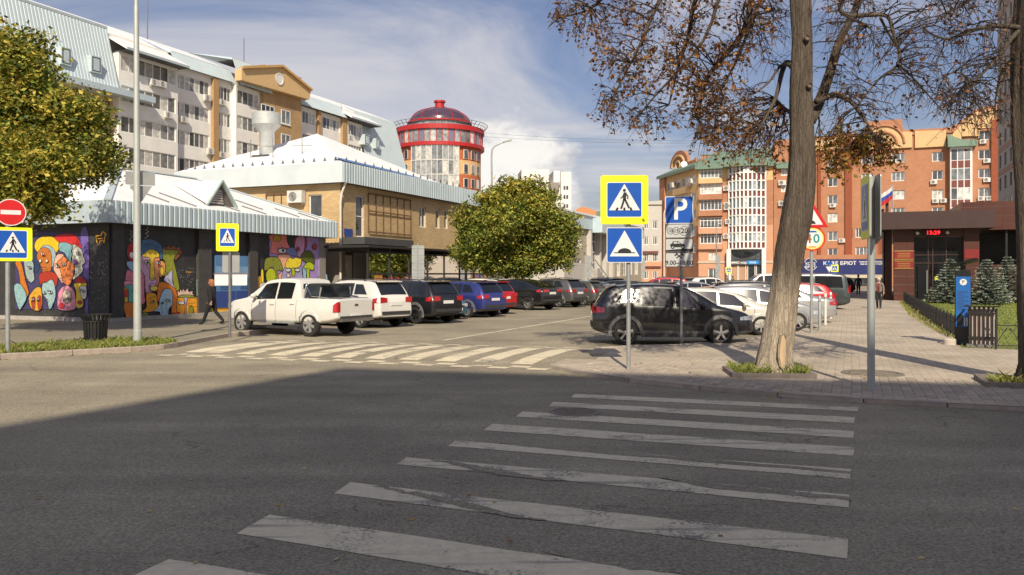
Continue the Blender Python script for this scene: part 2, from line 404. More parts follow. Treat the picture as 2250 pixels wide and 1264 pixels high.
def flat_poly(pts, z, m, name, parent=None):
    mb = MB(); mb.face([(p[0], p[1], z) for p in pts], m); return mb.build(name, parent)
# zebra stripes close by, measured corner by corner
ST = [((1262, 866), (1255, 874), (1885, 904), (1886, 895)), ((1215, 884), (1205, 893), (1877, 931), (1879, 918)),
      ((1148, 905), (1133, 916), (1875, 963), (1876, 948)), ((1083, 932), (1063, 946), (1876, 1003), (1877, 984)),
      ((1000, 969), (985, 981), (1868, 1053), (1870, 1032)), ((893, 1006), (873, 1021), (1865, 1117), (1867, 1088)),
      ((770, 1061), (735, 1085), (1862, 1229), (1864, 1186)), ((592, 1132), (520, 1173), (1860, 1392), (1861, 1318)),
      ((372, 1229), (250, 1285), (1856, 1600), (1858, 1480))]
for i, q in enumerate(ST):
    P = [G(*c) for c in q]; n = 14                    # a slightly uneven outline
    top = [P[0].lerp(P[3], t / n) for t in range(n + 1)]; bot = [P[1].lerp(P[2], t / n) for t in range(n + 1)]
    jit = lambda p: p + V((rnd.uniform(-.006, .006), rnd.uniform(-.009, .009), 0))
    pts = [jit(p) for p in bot] + [jit(p) for p in reversed(top)]
    flat_poly(pts, .004, road_paint_worn if i in (5, 6) else road_paint, 'crossing_stripe', road)

# paint rubbed away along tyre tracks
for pts in ([(1075, 972), (1200, 982), (1500, 1007), (1868, 1036), (1868, 1042), (1500, 1013), (1200, 987)], [(935, 1010), (1010, 1018), (1110, 1036), (1190, 1050), (1260, 1058), (1200, 1057), (1100, 1045), (1010, 1026)], [(820, 1068), (895, 1079), (965, 1092), (1045, 1110), (1130, 1132), (1205, 1146), (1130, 1140), (1000, 1112), (880, 1084)], [(1440, 1050), (1660, 1073), (1866, 1093), (1866, 1101), (1700, 1087), (1560, 1074)], [(1190, 1214), (1330, 1226), (1500, 1246), (1700, 1280), (1560, 1272), (1350, 1246)]):
    dense = [G(*pts[i]).lerp(G(*pts[(i + 1) % len(pts)]), t / 6) for i in range(len(pts)) for t in range(6)]
    flat_poly([p + V((rnd.gauss(0, .012), rnd.gauss(0, .016), 0)) for p in dense], .007, asphalt, 'worn_patch', road)
# raised crossing: a low table across the mouth of the side street
h00, h10 = G(330, 783), G(1243, 818); h01, h11 = G(600, 746), G(1330, 765)
def hump_z(b): return .075 * (min(1, b / .32) if b < .5 else min(1, (1 - b) / .32)) ** 1.0 if False else .07 * (.5 - .5 * cos(pi * min(1, min(b, 1 - b) / .38)))
def HP(a, b, dz=0): p = h00.lerp(h10, a).lerp(h01.lerp(h11, a), b); return V((p.x, p.y, hump_z(b) + dz + .002))
mb = MB(); nb = 24
for i in range(nb):
    mb.face([HP(-.03, i / nb), HP(1.03, i / nb), HP(1.03, (i + 1) / nb), HP(-.03, (i + 1) / nb)], asphalt)
struct_h = mb.build('raised_crossing', road)
def hstrip(name, a0, a1, b0, b1, c0=None, c1=None, n=10, m=road_paint):
    """painted patch on the table: near edge a0..a1, far edge c0..c1"""
    c0 = a0 if c0 is None else c0; c1 = a1 if c1 is None else c1; mb = MB()
    for i in range(n):
        t, u = i / n, (i + 1) / n; b, e = b0 + (b1 - b0) * t, b0 + (b1 - b0) * u
        mb.face([HP(a0 + (c0 - a0) * t, b, .004), HP(a1 + (c1 - a1) * t, b, .004), HP(a1 + (c1 - a1) * u, e, .004), HP(a0 + (c0 - a0) * u, e, .004)], m)
    return mb.build(name, road)
near_px = [405, 445, 517, 588, 655, 726, 799, 874, 954, 1036, 1122]
def a_of(px): return (px - 330) / (1243 - 330)
# find parameter a on the near edge for each measured stripe start
def solve_a(px):
    lo, hi = -.2, 1.3
    for _ in range(40):
        mid = (lo + hi) / 2; p = HP(mid, .16)
        if CX + F * p.x / p.y < px: lo = mid
        else: hi = mid
    return (lo + hi) / 2
for px in near_px:
    a = solve_a(px); wd = .048
    hstrip('crossing_stripe', a, a + wd, .16, .84, a + .035, a + wd + .035)
k = 0; aa = .0; ck = .0415
while aa < 1.0:
    for r, (b0, b1) in enumerate(((.03, .075), (.075, .12))):
        s = aa + (ck if r else 0)
        hstrip('crossing_checker', s, s + ck, b0, b1 - .001, s + .004, s + ck + .004, n=2)
    for r, (b0, b1) in enumerate(((.88, .925), (.925, .97))):
        s = aa + (ck if r else 0) + .02
        if s > .04: hstrip('crossing_checker', s, s + ck, b0, b1 - .001, s + .004, s + ck + .004, n=2)
    aa += ck * 2
# centre line of the side street, footway kerb lines, bay lines
def line(p, q, w, m=road_paint, name='lane_line', z=.004):
    d = (q - p).normalized(); n = V((-d.y, d.x, 0)) * w / 2
    return flat_poly([p - n, q - n, q + n, p + n], z, m, name, road)
a = G(975, 748); line(a, a + U * 95, .13)
# manhole covers let into the road
def manhole(p, r, label):
    mb = MB(); ir = mat('cast_iron', (.22, .185, .145), .7, .3, var=.35, scale=14, bump=.6, bscale=30)
    mb.lathe([(0, .008), (r * .8, .008)], p, 28, ir); mb.lathe([(r * .84, .004), (r * .84, .014), (r, .014), (r + .01, .003)], p, 28, ir)
    for i in range(-3, 4):
        y = i * r * .2; w = sqrt(max(0, (r * .74) ** 2 - y * y)); mb.box(p.x - w, p.x + w, p.y + y - r * .05, p.y + y + r * .05, p.z + .008, p.z + .016, ir)
    o = mb.build('manhole_cover'); return tag(o, label, 'manhole cover')
manhole(G(1262, 906), .36, 'round iron manhole cover in the road between two zebra stripes')
manhole(G(1917, 821, PZ) , .55, 'wide round manhole cover in the paving behind the side-on crossing sign')

# ---------------------------------------------------------------- left footway, verge and kerb
def P2(*pp): return [G(*p) for p in pp]
lk = [G(-420, 812), G(-200, 800), G(0, 791), G(160, 781.5), G(290, 774), G(360, 768), G(392, 763)]
in0 = G(505, 741); in1 = in0 + U * 80
bk = [V((-62, 22, 0)), V((-75, 140, 0)), V((-20, 150, 0)) + U * 5]
foot = flat_poly(lk + [G(420, 757), in0, in1] + [in1 + W_ * 60, V((-75, 60, 0))], .115, asphalt2, 'footway'); struct(foot)
kerb_m = mat('kerb_stone', (.36, .30, .245), .85, var=.22, scale=5, bump=.4, objvar=.08)
def kerb_run(path, z, parent, w=.15, step=1.0, zb=-.05, side=1):
    """kerb stones laid one by one along a path"""
    pts = [V((p.x, p.y, 0)) for p in path]; seg = []
    for a, b in zip(pts, pts[1:]):
        n = max(1, round((b - a).length / step))
        for i in range(n): seg.append((a.lerp(b, i / n), a.lerp(b, (i + 1) / n)))
    for a, b in seg:
        d = b - a; L_ = d.length; d.normalize(); n = V((-d.y, d.x, 0)) * side; mb = MB()
        e = .008; c = .018; h = z - zb + rnd.uniform(-.006, .006)
        prof = [(0, 0), (0, h - c), (c, h), (w, h), (w, 0)]
        v = [V((0, 0, 0)) + n * y + V((0, 0, zz + zb)) + d * x for x in (e, L_ - e) for y, zz in prof]
        k = 5; fs = [(i, (i + 1) % k, k + (i + 1) % k, k + i) for i in range(k)] + [tuple(range(k))[::-1], tuple(range(k, 2 * k))]
        mb.raw(v, fs, kerb_m); o = mb.build('kerb_stone', parent, off=(0, 0, 0)); o.location = a - parent_loc(parent)
kl = link('kerb', None); struct(kl); tag_k = kl
kerb_run(lk, .135, kl, side=1, step=1.3)
kerb_run([lk[-1], G(420, 757), in0], .119, kl, side=1, step=1.3); kerb_run([in0, in0 + U * 45], .135, kl, side=1, step=2.0)

soil = mat('soil', (.10, .075, .045), .95, var=.4, scale=6, bump=.5)
grass_m = [mat('grass_a', (.13, .165, .022), .75, var=.3, scale=3), mat('grass_b', (.22, .23, .045), .75, var=.3, scale=3), mat('grass_c', (.30, .25, .08), .8, var=.3, scale=3)]
def grass(name, poly, z, n, hmin, hmax, label, wts=(6, 4, 1), dens=None, wid=.012, parent=None):
    """blades scattered over a polygon, one mesh"""
    mb = MB(); xs = [p.x for p in poly]; ys = [p.y for p in poly]; k = 0; N_ = len(poly)
    for m in grass_m: mb.mi(m)
    def inside(x, y):
        c = False; j = N_ - 1
        for i in range(N_):
            if (poly[i].y > y) != (poly[j].y > y) and x < (poly[j].x - poly[i].x) * (y - poly[i].y) / (poly[j].y - poly[i].y) + poly[i].x: c = not c
            j = i
        return c
    t = 0
    while k < n and t < n * 12:
        t += 1; x = rnd.uniform(min(xs), max(xs)); y = rnd.uniform(min(ys), max(ys))
        if not inside(x, y): continue
        k += 1; h = rnd.uniform(hmin, hmax) * (1 if rnd.random() < .85 else 1.5); a = rnd.uniform(0, 2 * pi); b = V((cos(a), sin(a), 0)) * wid * rnd.uniform(.6, 1.4)
        ln = V((rnd.gauss(0, .35), rnd.gauss(0, .35), 1)) * h; p = V((x, y, z))
        m = rnd.choices(grass_m, wts)[0]
        mb.face([p - b, p + b, p + b * .6 + ln * .6, p + ln * 1.0 + V((ln.x, ln.y, 0)) * .5], m)
    o = mb.build(name, parent); o['label'] = label; o['category'] = 'grass'; return stuff(o)
verge = lk[:-1] + [G(395, 762), G(300, 757), G(200, 760), G(60, 771), G(-60, 779), G(-300, 795)]
flat_poly([p + V((0, .15 if i < 6 else 0, 0)) for i, p in enumerate(verge)], .125, soil, 'verge_soil', foot)
grass('verge_grass', [p + V((0, .14 if i < 6 else 0, 0)) for i, p in enumerate(verge)], .125, 9000, .05, .13, 'short rough grass on the verge behind the kerb by the lamp post')

# ---------------------------------------------------------------- right footway
kr = [V((.75, 16.9, 0)), V((1.3, 15.75, 0)), V((2.1, 14.75, 0)), V((3.15, 13.75, 0)), V((4.2, 12.95, 0)), V((5.3, 12.35, 0)), V((7.4, 11.55, 0)), V((12, 9.95, 0)), V((26, 5.0, 0))]
edge_in = [G(1310, 766, PZ), G(1390, 761.5, PZ), G(1500, 758, PZ), G(1640, 747, PZ), G(1760, 731, PZ), G(1795, 712, PZ)]
pe = edge_in[-1] + U * 70
lawn = [G(1984, 661, PZ), G(2010, 685, PZ), G(2060, 720, PZ), G(2108, 748, PZ), G(2112, 764, PZ), G(2215, 767, PZ), G(2400, 770, PZ), G(2700, 690, PZ), G(2400, 652, PZ), G(2010, 652, PZ)]
paving = brick_mat('paving_blocks', (.45, .38, .29), (.39, .33, .255), (.31, .26, .20), bw=.30, bh=.15, d=U, axes='floor', msize=.006, var=.26)
right_poly = kr + [V((80, 40, 0)), V((95, 120, 0)), pe + U.cross(V((0, 0, 1))) * 1, pe] + edge_in[::-1]
walk = struct(flat_poly(right_poly, PZ, paving, 'pavement'))
kr_o = link('kerb', None); struct(kr_o)
kerb_run(kr[:-2] + [V((12, 9.95, 0))], PZ + .004, kr_o, side=1, step=1.0)
kerb_run([e for e in edge_in] + [edge_in[-1] + U * 24], PZ + .02, kr_o, side=1, step=1.6, w=.12)
# the paving blocks of the nearest strip, one by one
pm_ = [mat('paver_a', (.42, .35, .27), .9, var=.2, scale=7, bump=.5, objvar=.1), mat('paver_b', (.36, .305, .235), .9, var=.2, scale=7, bump=.5, objvar=.1)]
pv_me = []
for m in pm_:
    b = MB(); hx, hy, c = .147, .072, .005
    v = [(-hx, -hy, -.03), (hx, -hy, -.03), (hx, hy, -.03), (-hx, hy, -.03), (-hx, -hy, .006), (hx, -hy, .006), (hx, hy, .006), (-hx, hy, .006), (-hx + c, -hy + c, .010), (hx - c, -hy + c, .010), (hx - c, hy - c, .010), (-hx + c, hy - c, .010)]
    b.raw(v, [(0, 1, 5, 4), (1, 2, 6, 5), (2, 3, 7, 6), (3, 0, 4, 7), (4, 5, 9, 8), (5, 6, 10, 9), (6, 7, 11, 10), (7, 4, 8, 11), (8, 9, 10, 11)], m); pv_me.append(b.mesh('paver'))
joint = mat('paver_joint', (.13, .11, .09), .95, var=.2)
def kerb_y(x):
    for a, b in zip(kr, kr[1:]):
        if a.x <= x <= b.x: return a.y + (b.y - a.y) * (x - a.x) / (b.x - a.x)
    return 99
spots = []
Rr = V((U.y, -U.x, 0))
for i in range(-20, 110):
    for j in range(-10, 90):
        p = V((3.2, 13.0, 0)) + Rr * (i * .15 - .0) + U * ((j + (.5 if i % 2 else 0)) * .30)
        ky = kerb_y(p.x)
        if p.x < 1.6 or p.x > 9.6 or p.y < ky + .42 or p.y > ky + .42 + 2.6 - max(0, (4.5 - p.x)) * .2: continue
        if (p - G(1690, 826, PZ)).length < 1.25 or (p.x > 8.1 and p.y > 13.3): continue
        spots.append(p)
spots.sort(key=lambda p: p.length)
flat = MB()
rest = MB(); [rest.mi(m) for m in pm_]
for k, p in enumerate(spots):
    q = rnd.randrange(2); dz = rnd.uniform(-.003, .004); rot = atan2(U.y, U.x)
    if k < 300:
        o = link('paver', pv_me[q], walk); o.location = (p.x, p.y, PZ + dz); o.rotation_euler = (rnd.gauss(0, .008), rnd.gauss(0, .006), rot)
    else:
        M4 = Matrix.Translation((p.x, p.y, PZ + dz)) @ Matrix.Rotation(rot, 4, 'Z')
        rest.raw([M4 @ v.co for v in pv_me[q].vertices], [tuple(f.vertices) for f in pv_me[q].polygons], pm_[q])
stuff(rest.build('pavers', walk))
# lawn with its earth edge
lawn_m = mat('lawn', (.16, .19, .03), .9, var=.35, scale=2.2, bump=.6, bscale=90)
flat_poly(lawn, PZ + .006, lawn_m, 'lawn', walk)
grass('lawn_grass', lawn, PZ + .006, 16000, .03, .08, 'mown green lawn in front of the blue spruces', wts=(7, 5, 0), wid=.02)
edge_strip = [G(1984, 661, PZ), G(2010, 685, PZ), G(2060, 720, PZ), G(2108, 748, PZ), G(2095, 748, PZ), G(2045, 724, PZ), G(2000, 695, PZ), G(1978, 668, PZ)]
grass('verge_weeds', edge_strip, PZ, 2600, .06, .16, 'dry yellow weeds along the foot of the low iron fence', wts=(2, 4, 5), wid=.018)
# bed kerbs round the two street trees
def tree_bed(cx, cy, w, d, label, rot):
    t = thing('tree_bed', (cx, cy, PZ), label, 'tree bed', rz=rot)
    km = mat('bed_kerb', (.20, .17, .145), .9, var=.25, scale=6, bump=.4)
    for (x0, x1, y0, y1) in ((-w, w, -d, -d + .09), (-w, w, d - .09, d), (-w, -w + .09, -d + .1, d - .1), (w - .09, w, -d + .1, d - .1)):
        b = MB(); b.box(x0, x1, y0, y1, -.03, .085, km); b.build('kerb_stone', t, off=(0, 0, 0))
    b = MB(); b.box(-w + .09, w - .09, -d + .09, d - .09, -.03, .03, soil); b.build('soil', t, off=(0, 0, 0)); return t
TB = G(1690, 824, PZ)
tree_bed(TB.x, TB.y + .1, .74, .6, 'low stone bed edging round the foot of the leaning street tree', radians(-6))
TB2 = G(2262, 846, PZ)
tree_bed(TB2.x + .2, TB2.y - .05, .95, .62, 'stone bed edging round the straight trunk near the lawn corner', radians(-22))
def sq(c, w, d): return [V((c.x - w, c.y - d, 0)), V((c.x + w, c.y - d, 0)), V((c.x + w, c.y + d, 0)), V((c.x - w, c.y + d, 0))]
grass('bed_grass', sq(V((TB.x, TB.y + .08, 0)), .62, .46), PZ + .03, 1500, .06, .17, 'tuft of grass round the foot of the leaning street tree', wts=(6, 5, 0))
grass('bed_grass', sq(V((TB2.x + .2, TB2.y - .02, 0)), .7, .4), PZ + .03, 900, .05, .15, 'grass round the foot of the straight trunk near the lawn corner', wts=(5, 5, 2))
# ================================================================ buildings on the left
roof_white = mat('white_sheet_roof', (.78, .78, .76), .5, .0, var=.07, scale=1.2)
roof_blue = mat('pale_blue_sheet', (.50, .60, .64), .5, .1, var=.08, scale=1.0)
fascia_m = mat('ribbed_blue_grey_sheet', (.44, .52, .55), .5, .1, var=.12, scale=1.5, stretch=(1, 1, .4))
tan_brick = brick_mat('tan_brick', (.62, .43, .21), (.51, .35, .165), (.44, .33, .20), bw=.38, bh=.115, msize=.014, var=.14)
grey_plaster = mat('grey_plaster', (.27, .245, .22), .9, var=.1, scale=1.2, bump=.15)
mural_dark = mat('dark_mural_ground', (.035, .033, .032), .6, var=.35, scale=2.0, bump=.2, bscale=12)
pane_dark = pane_mat('pane_dark', (.02, .024, .028), (.09, .10, .11), curtain=.12)
pane_flat = pane_mat('pane_flat', (.04, .045, .05), (.30, .30, .285), curtain=.45, cc=(.6, .58, .53))

def ribbed(mb, w, s0, s1, z0, z1, off, m, pitch=.24, dep=.035, rake=0.0):
    """profiled sheet standing on a wall line"""
    n = max(1, int((s1 - s0) / pitch)); p = (s1 - s0) / n; pts = []
    for i in range(n): a = s0 + i * p; pts += [(a, 0), (a + p * .30, 0), (a + p * .38, dep), (a + p * .92, dep)]
    pts.append((s1, 0))
    for (a, da), (b, db) in zip(pts, pts[1:]):
        mb.face([w.p(a, z0, off + da), w.p(b, z0, off + db), w.p(b, z1, off + db - rake), w.p(a, z1, off + da - rake)], m)

def ac_unit(parent, w, s, z, off=0.0, name='air_conditioner', sc=1.0):
    """outdoor unit: casing, fan ring, bracket"""
    cm = mat('ac_casing', (.62, .60, .55), .5, var=.1); fm = mat('ac_fan', (.10, .10, .10), .6)
    b = MB(); W0, H0, D0 = .80 * sc, .55 * sc, .28 * sc
    b.wbox(w, s, s + W0, z, z + H0, off + .08, off + .08 + D0, cm); b.wbox(w, s + .05, s + .09, z - .1, z, off, off + .3, cm); b.wbox(w, s + W0 - .09, s + W0 - .05, z - .1, z, off, off + .3, cm)
    u = b.build(name, parent)
    f = MB(); c = w.p(s + W0 * .38, z + H0 * .5, off + .085 + D0); R = H0 * .40
    pts = [c + (w.d * cos(t * pi / 9) + V((0, 0, 1)) * sin(t * pi / 9)) * R for t in range(18)]; f.face(pts, fm)
    for k in range(3):
        q = [c + w.n * .012 + (w.d * cos(t * pi / 9) + V((0, 0, 1)) * sin(t * pi / 9)) * R * (.35 + .25 * k) for t in range(19)]; f.tube(q, .012, 4, cm, caps=False)
    f.build('fan_grille', u); return u

# ---------------------------------------------------------------- mural pavilion
A = V((-15.4, 31.3, 0)); PL, PW = 13.9, 9.0
pav = thing('mural_pavilion', A, 'single-storey dark building painted with a colourful face mural under a white hip roof', 'building')
RW = Wall(A, U); LW = Wall(A + W_ * PW, -W_)
b = MB(); zt = 4.05; g0 = .1
# walls with pilasters
b.face([RW.p(0, g0), RW.p(PL, g0), RW.p(PL, zt), RW.p(0, zt)], mural_dark); b.face([LW.p(0, g0), LW.p(PW, g0), LW.p(PW, zt), LW.p(0, zt)], mural_dark)
bw = Wall(A + U * PL + W_ * PW, -U); b.face([bw.p(0, g0), bw.p(PL, g0), bw.p(PL, zt), bw.p(0, zt)], mural_dark)
ew = Wall(A + U * PL, W_); b.face([ew.p(0, g0), ew.p(PW, g0), ew.p(PW, zt), ew.p(0, zt)], grey_plaster)
b.build('wall', pav)
for px0, px1 in ((431, 459), (543, 561)):
    q = MB(); s0, s1 = RW.s(px0), RW.s(px1); q.wbox(RW, s0, s1, g0, zt, .003, .16, mat('dark_pilaster', (.06, .056, .052), .75, var=.25, bump=.2)); q.build('pilaster', pav)
q = MB(); q.wbox(RW, RW.s(244), RW.s(268), g0, zt, .003, .12, mat('dark_pilaster', (.06, .056, .052))); q.build('pilaster', pav)
q = MB(); q.wbox(RW, -.05, PL, g0 - .08, g0 + .16, 0, .22, concrete); q.wbox(LW, 0, PW - .001, g0 - .08, g0 + .16, 0, .22, concrete); q.build('plinth', pav)
# end strip of light plaster by the brick building
q = MB(); q.wbox(RW, RW.s(700), PL, g0 + .16, zt, .002, .05, grey_plaster); q.build('end_pier', pav)
# roof
OV = .55; e0 = A - U * OV - W_ * OV; EL, EW = PL + 2 * OV - .2, PW + 2 * OV
def epx(u, w, z): return e0 + U * u + W_ * w + V((0, 0, z))
zf0, zf1, zr = 3.88, 4.70, 6.75; hw = EW / 2
r = MB(); c00, c10, c11, c01 = epx(0, 0, zf1), epx(EL, 0, zf1), epx(EL, EW, zf1), epx(0, EW, zf1); r0, r1 = epx(hw, hw, zr), epx(EL - hw, hw, zr)
r.face([c00, c10, r1, r0], roof_white); r.face([c01, c00, r0], roof_white); r.face([c10, c11, r1], roof_white); r.face([c11, c01, r0, r1], roof_white)
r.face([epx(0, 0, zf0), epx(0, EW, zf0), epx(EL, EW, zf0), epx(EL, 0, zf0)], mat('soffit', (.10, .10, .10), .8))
ro = r.build('roof', pav)
s = MB()
for a_, b_ in ((c00, r0), (c10, r1), (r0, r1)): s.bar(a_ + V((0, 0, .02)), b_ + V((0, 0, .02)), .13, fascia_m, r2=.025)
s.build('ridge_cap', ro)
f1 = Wall(e0, U); f2 = Wall(e0 + W_ * EW, -W_)
q = MB(); ribbed(q, f1, 0, EL, zf0, zf1 + .03, 0, fascia_m, .26, .04); q.build('fascia', pav)
q = MB(); q.wbox(f2, 0, EW - .002, zf0, zf1 + .03, -.03, 0, fascia_m); q.build('fascia', pav)
q = MB(); e_ = Wall(e0 + U * EL, W_); ribbed(q, e_, 0, EW, zf0, zf1 + .03, 0, fascia_m, .26, .04); q.build('fascia', pav)
# snow-guard strips lying on the slope
def slope_pt(u, t): return c00.lerp(c10, u).lerp(c00.lerp(c10, u) + W_ * hw + V((0, 0, zr - zf1)), t) + V((0, 0, .03))
dk = mat('dark_strip', (.16, .16, .16), .6)
for u, t0, t1 in ((.19, .10, .38), (.28, .06, .34), (.46, .05, .22), (.58, .04, .22), (.62, .18, .40), (.76, .06, .26), (.86, .04, .2)):
    q = MB(); q.bar(slope_pt(u, t1), slope_pt(u + .045, t0), .025, dk); q.build('seam_strip', ro)
# little gable vent
dm = thing_d = MB(); u0 = f1.s(513) / EL; hb = slope_pt(u0, .16) - V((0, 0, .03)); dw = .95; dh = 1.15
bl, br_, ap = hb - U * dw, hb + U * dw, hb + V((0, 0, dh)); bk_ = slope_pt(u0, .16 + dh / (zr - zf1)) ; bk_ = V((bk_.x, bk_.y, ap.z))
dm.face([bl, br_, ap], mat('vent_board', (.14, .12, .11), .8)); dorm = dm.build('roof_vent', pav)
q = MB(); o_ = -W_ * .14 * -1
fr = (U.cross(V((0, 0, 1)))).normalized() * .16
for a_, b_ in ((bl, ap), (ap, br_)):
    q.face([a_ + fr + V((0, 0, .02)), b_ + fr + V((0, 0, .02)), bk_ + V((0, 0, .02)) if b_ is ap else b_ - fr * 0, bk_ + V((0, 0, .02))][:3] if b_ is ap else [a_ + fr + V((0, 0, .02)), b_ + fr + V((0, 0, .02)), bk_ + V((0, 0, .02))], roof_white)
    q.bar(a_ + fr, b_ + fr, .07, mat('pale_green_trim', (.42, .52, .48), .5), r2=.035)
q.build('gable_cover', dorm)
for k in range(6):
    z = .12 + k * .11; hwid = dw * (1 - z / dh) - .12
    if hwid > .08:
        q = MB(); c = hb + V((0, 0, z)) + fr * .25 - U * hwid * .35; q.obox(c, U * hwid * .62, fr * .2, V((0, 0, .035)), mat('louvre_slat', (.45, .40, .36), .6)); q.build('slat', dorm)
# steel doors painted blue
bl1 = mat('blue_door_paint', (.10, .22, .42), .5, var=.15, scale=2); bl2 = mat('dark_blue_paint', (.035, .07, .25), .55)
for x0, x1 in ((471, 515), (516, 558)):
    s0, s1 = RW.s(x0), RW.s(x1); z0, z1 = .42, RW.z(515, 562)
    q = MB(); q.wbox(RW, s0, s1 - .02, z0, z1, .003, .06, bl1); dd = q.build('door', pav)
    q = MB(); q.wbox(RW, s0, s1 - .02, z0, z0 + .75, .06, .064, bl2); q.build('painted_band', dd); q = MB(); q.wbox(RW, s0 + .03, s1 - .05, z1 - 1.0, z1 - .5, .06, .064, mat('light_blue_paint', (.22, .36, .55), .5)); q.build('painted_band', dd)
    for k in range(6):
        q = MB(); zz = z0 + .85 + k * .085; q.wbox(RW, s0 + .28, s1 - .28, zz, zz + .05, .062, .085, mat('blue_slat', (.06, .16, .33), .5)); q.build('slat', dd)
q = MB(); q.wbox(RW, RW.s(440), RW.s(560), .26, .42, .003, .03, mat('mural_yellow', (.80, .42, .02), .6)); q.build('yellow_band', pav)

# ---- the mural: flat paint shapes
def smooth_poly(pts, n=3):
    out = []; k = len(pts)
    for i in range(k):
        p0, p1, p2, p3 = pts[i - 1], pts[i], pts[(i + 1) % k], pts[(i + 2) % k]
        for j in range(n):
            t = j / n
            out.append(tuple(.5 * ((2 * p1[c]) + (-p0[c] + p2[c]) * t + (2 * p0[c] - 5 * p1[c] + 4 * p2[c] - p3[c]) * t * t + (-p0[c] + 3 * p1[c] - 3 * p2[c] + p3[c]) * t ** 3) for c in (0, 1)))
    return out
def ell(cx, cy, rx, ry, n=14): return [(cx + rx * cos(2 * pi * i / n), cy + ry * sin(2 * pi * i / n)) for i in range(n)]
def cmat(rgb): return mat('mural_%02x%02x%02x' % tuple(int(255 * c) for c in rgb), rgb, .6, var=.28, scale=9)
ink = mat('mural_ink', (.012, .01, .014), .6)
def paint(w, org, sc, shapes, parent, base=.012):
    mb = MB(); lay = 0
    def wp(p, o):
        x, y = org[0] + p[0] / sc, org[1] + p[1] / sc; return w.p(w.s(x), w.z(x, y), o)
    for sh in shapes:
        col, pts, *opt = sh; sm = not (opt and 'h' in opt[0]); nol = opt and 'n' in opt[0]
        pp = smooth_poly(pts) if sm else pts
        o = base + lay * .0022; lay += 1
        mb.face([wp(p, o) for p in pp], cmat(col))
        if not nol:
            q = pp; k = len(q); wd = 2.6; L_ = []
            for i in range(k):
                ax, ay = q[i - 1]; bx, by = q[(i + 1) % k]; dx, dy = bx - ax, by - ay; l = sqrt(dx * dx + dy * dy) or 1; L_.append((-dy / l * wd, dx / l * wd))
            for i in range(k):
                j = (i + 1) % k
                mb.face([wp((q[i][0] - L_[i][0], q[i][1] - L_[i][1]), o + .001), wp((q[j][0] - L_[j][0], q[j][1] - L_[j][1]), o + .001), wp((q[j][0] + L_[j][0], q[j][1] + L_[j][1]), o + .001), wp((q[i][0] + L_[i][0], q[i][1] + L_[i][1]), o + .001)], ink)
    top = base + lay * .0022 + .002
    def stroke(pts, wd, col, o=top):
        for (x0, y0), (x1, y1) in zip(pts, pts[1:]):
            l = sqrt((x1 - x0) ** 2 + (y1 - y0) ** 2) or 1; nx, ny = -(y1 - y0) / l * wd, (x1 - x0) / l * wd
            mb.face([wp((x0 - nx, y0 - ny), o), wp((x1 - nx, y1 - ny), o), wp((x1 + nx, y1 + ny), o), wp((x0 + nx, y0 + ny), o)], cmat(col) if col else ink)
    def dots(x0, x1, y0, y1, n, r=3.2, cols=((.75, .75, .72), (.6, .62, .6), (.35, .5, .5))):
        for _ in range(n):
            x, y, rr = rnd.uniform(x0, x1), rnd.uniform(y0, y1), r * rnd.uniform(.4, 1.2)
            mb.face([wp(p, base * .5) for p in ell(x, y, rr, rr, 6)], cmat(rnd.choice(cols)))
    return mb, stroke, dots
OR, RE, YE, OL, LB, LI = (.72, .20, .02), (.42, .02, .02), (.82, .56, .05), (.28, .30, .03), (.42, .60, .72), (.55, .40, .62)
eyes = lambda L: [sh for x, y, r in L for sh in (((.72, .72, .68), ell(x, y, r, r * .62)), ((.02, .03, .05), ell(x + r * .15, y, r * .4, r * .42), 'n'))]
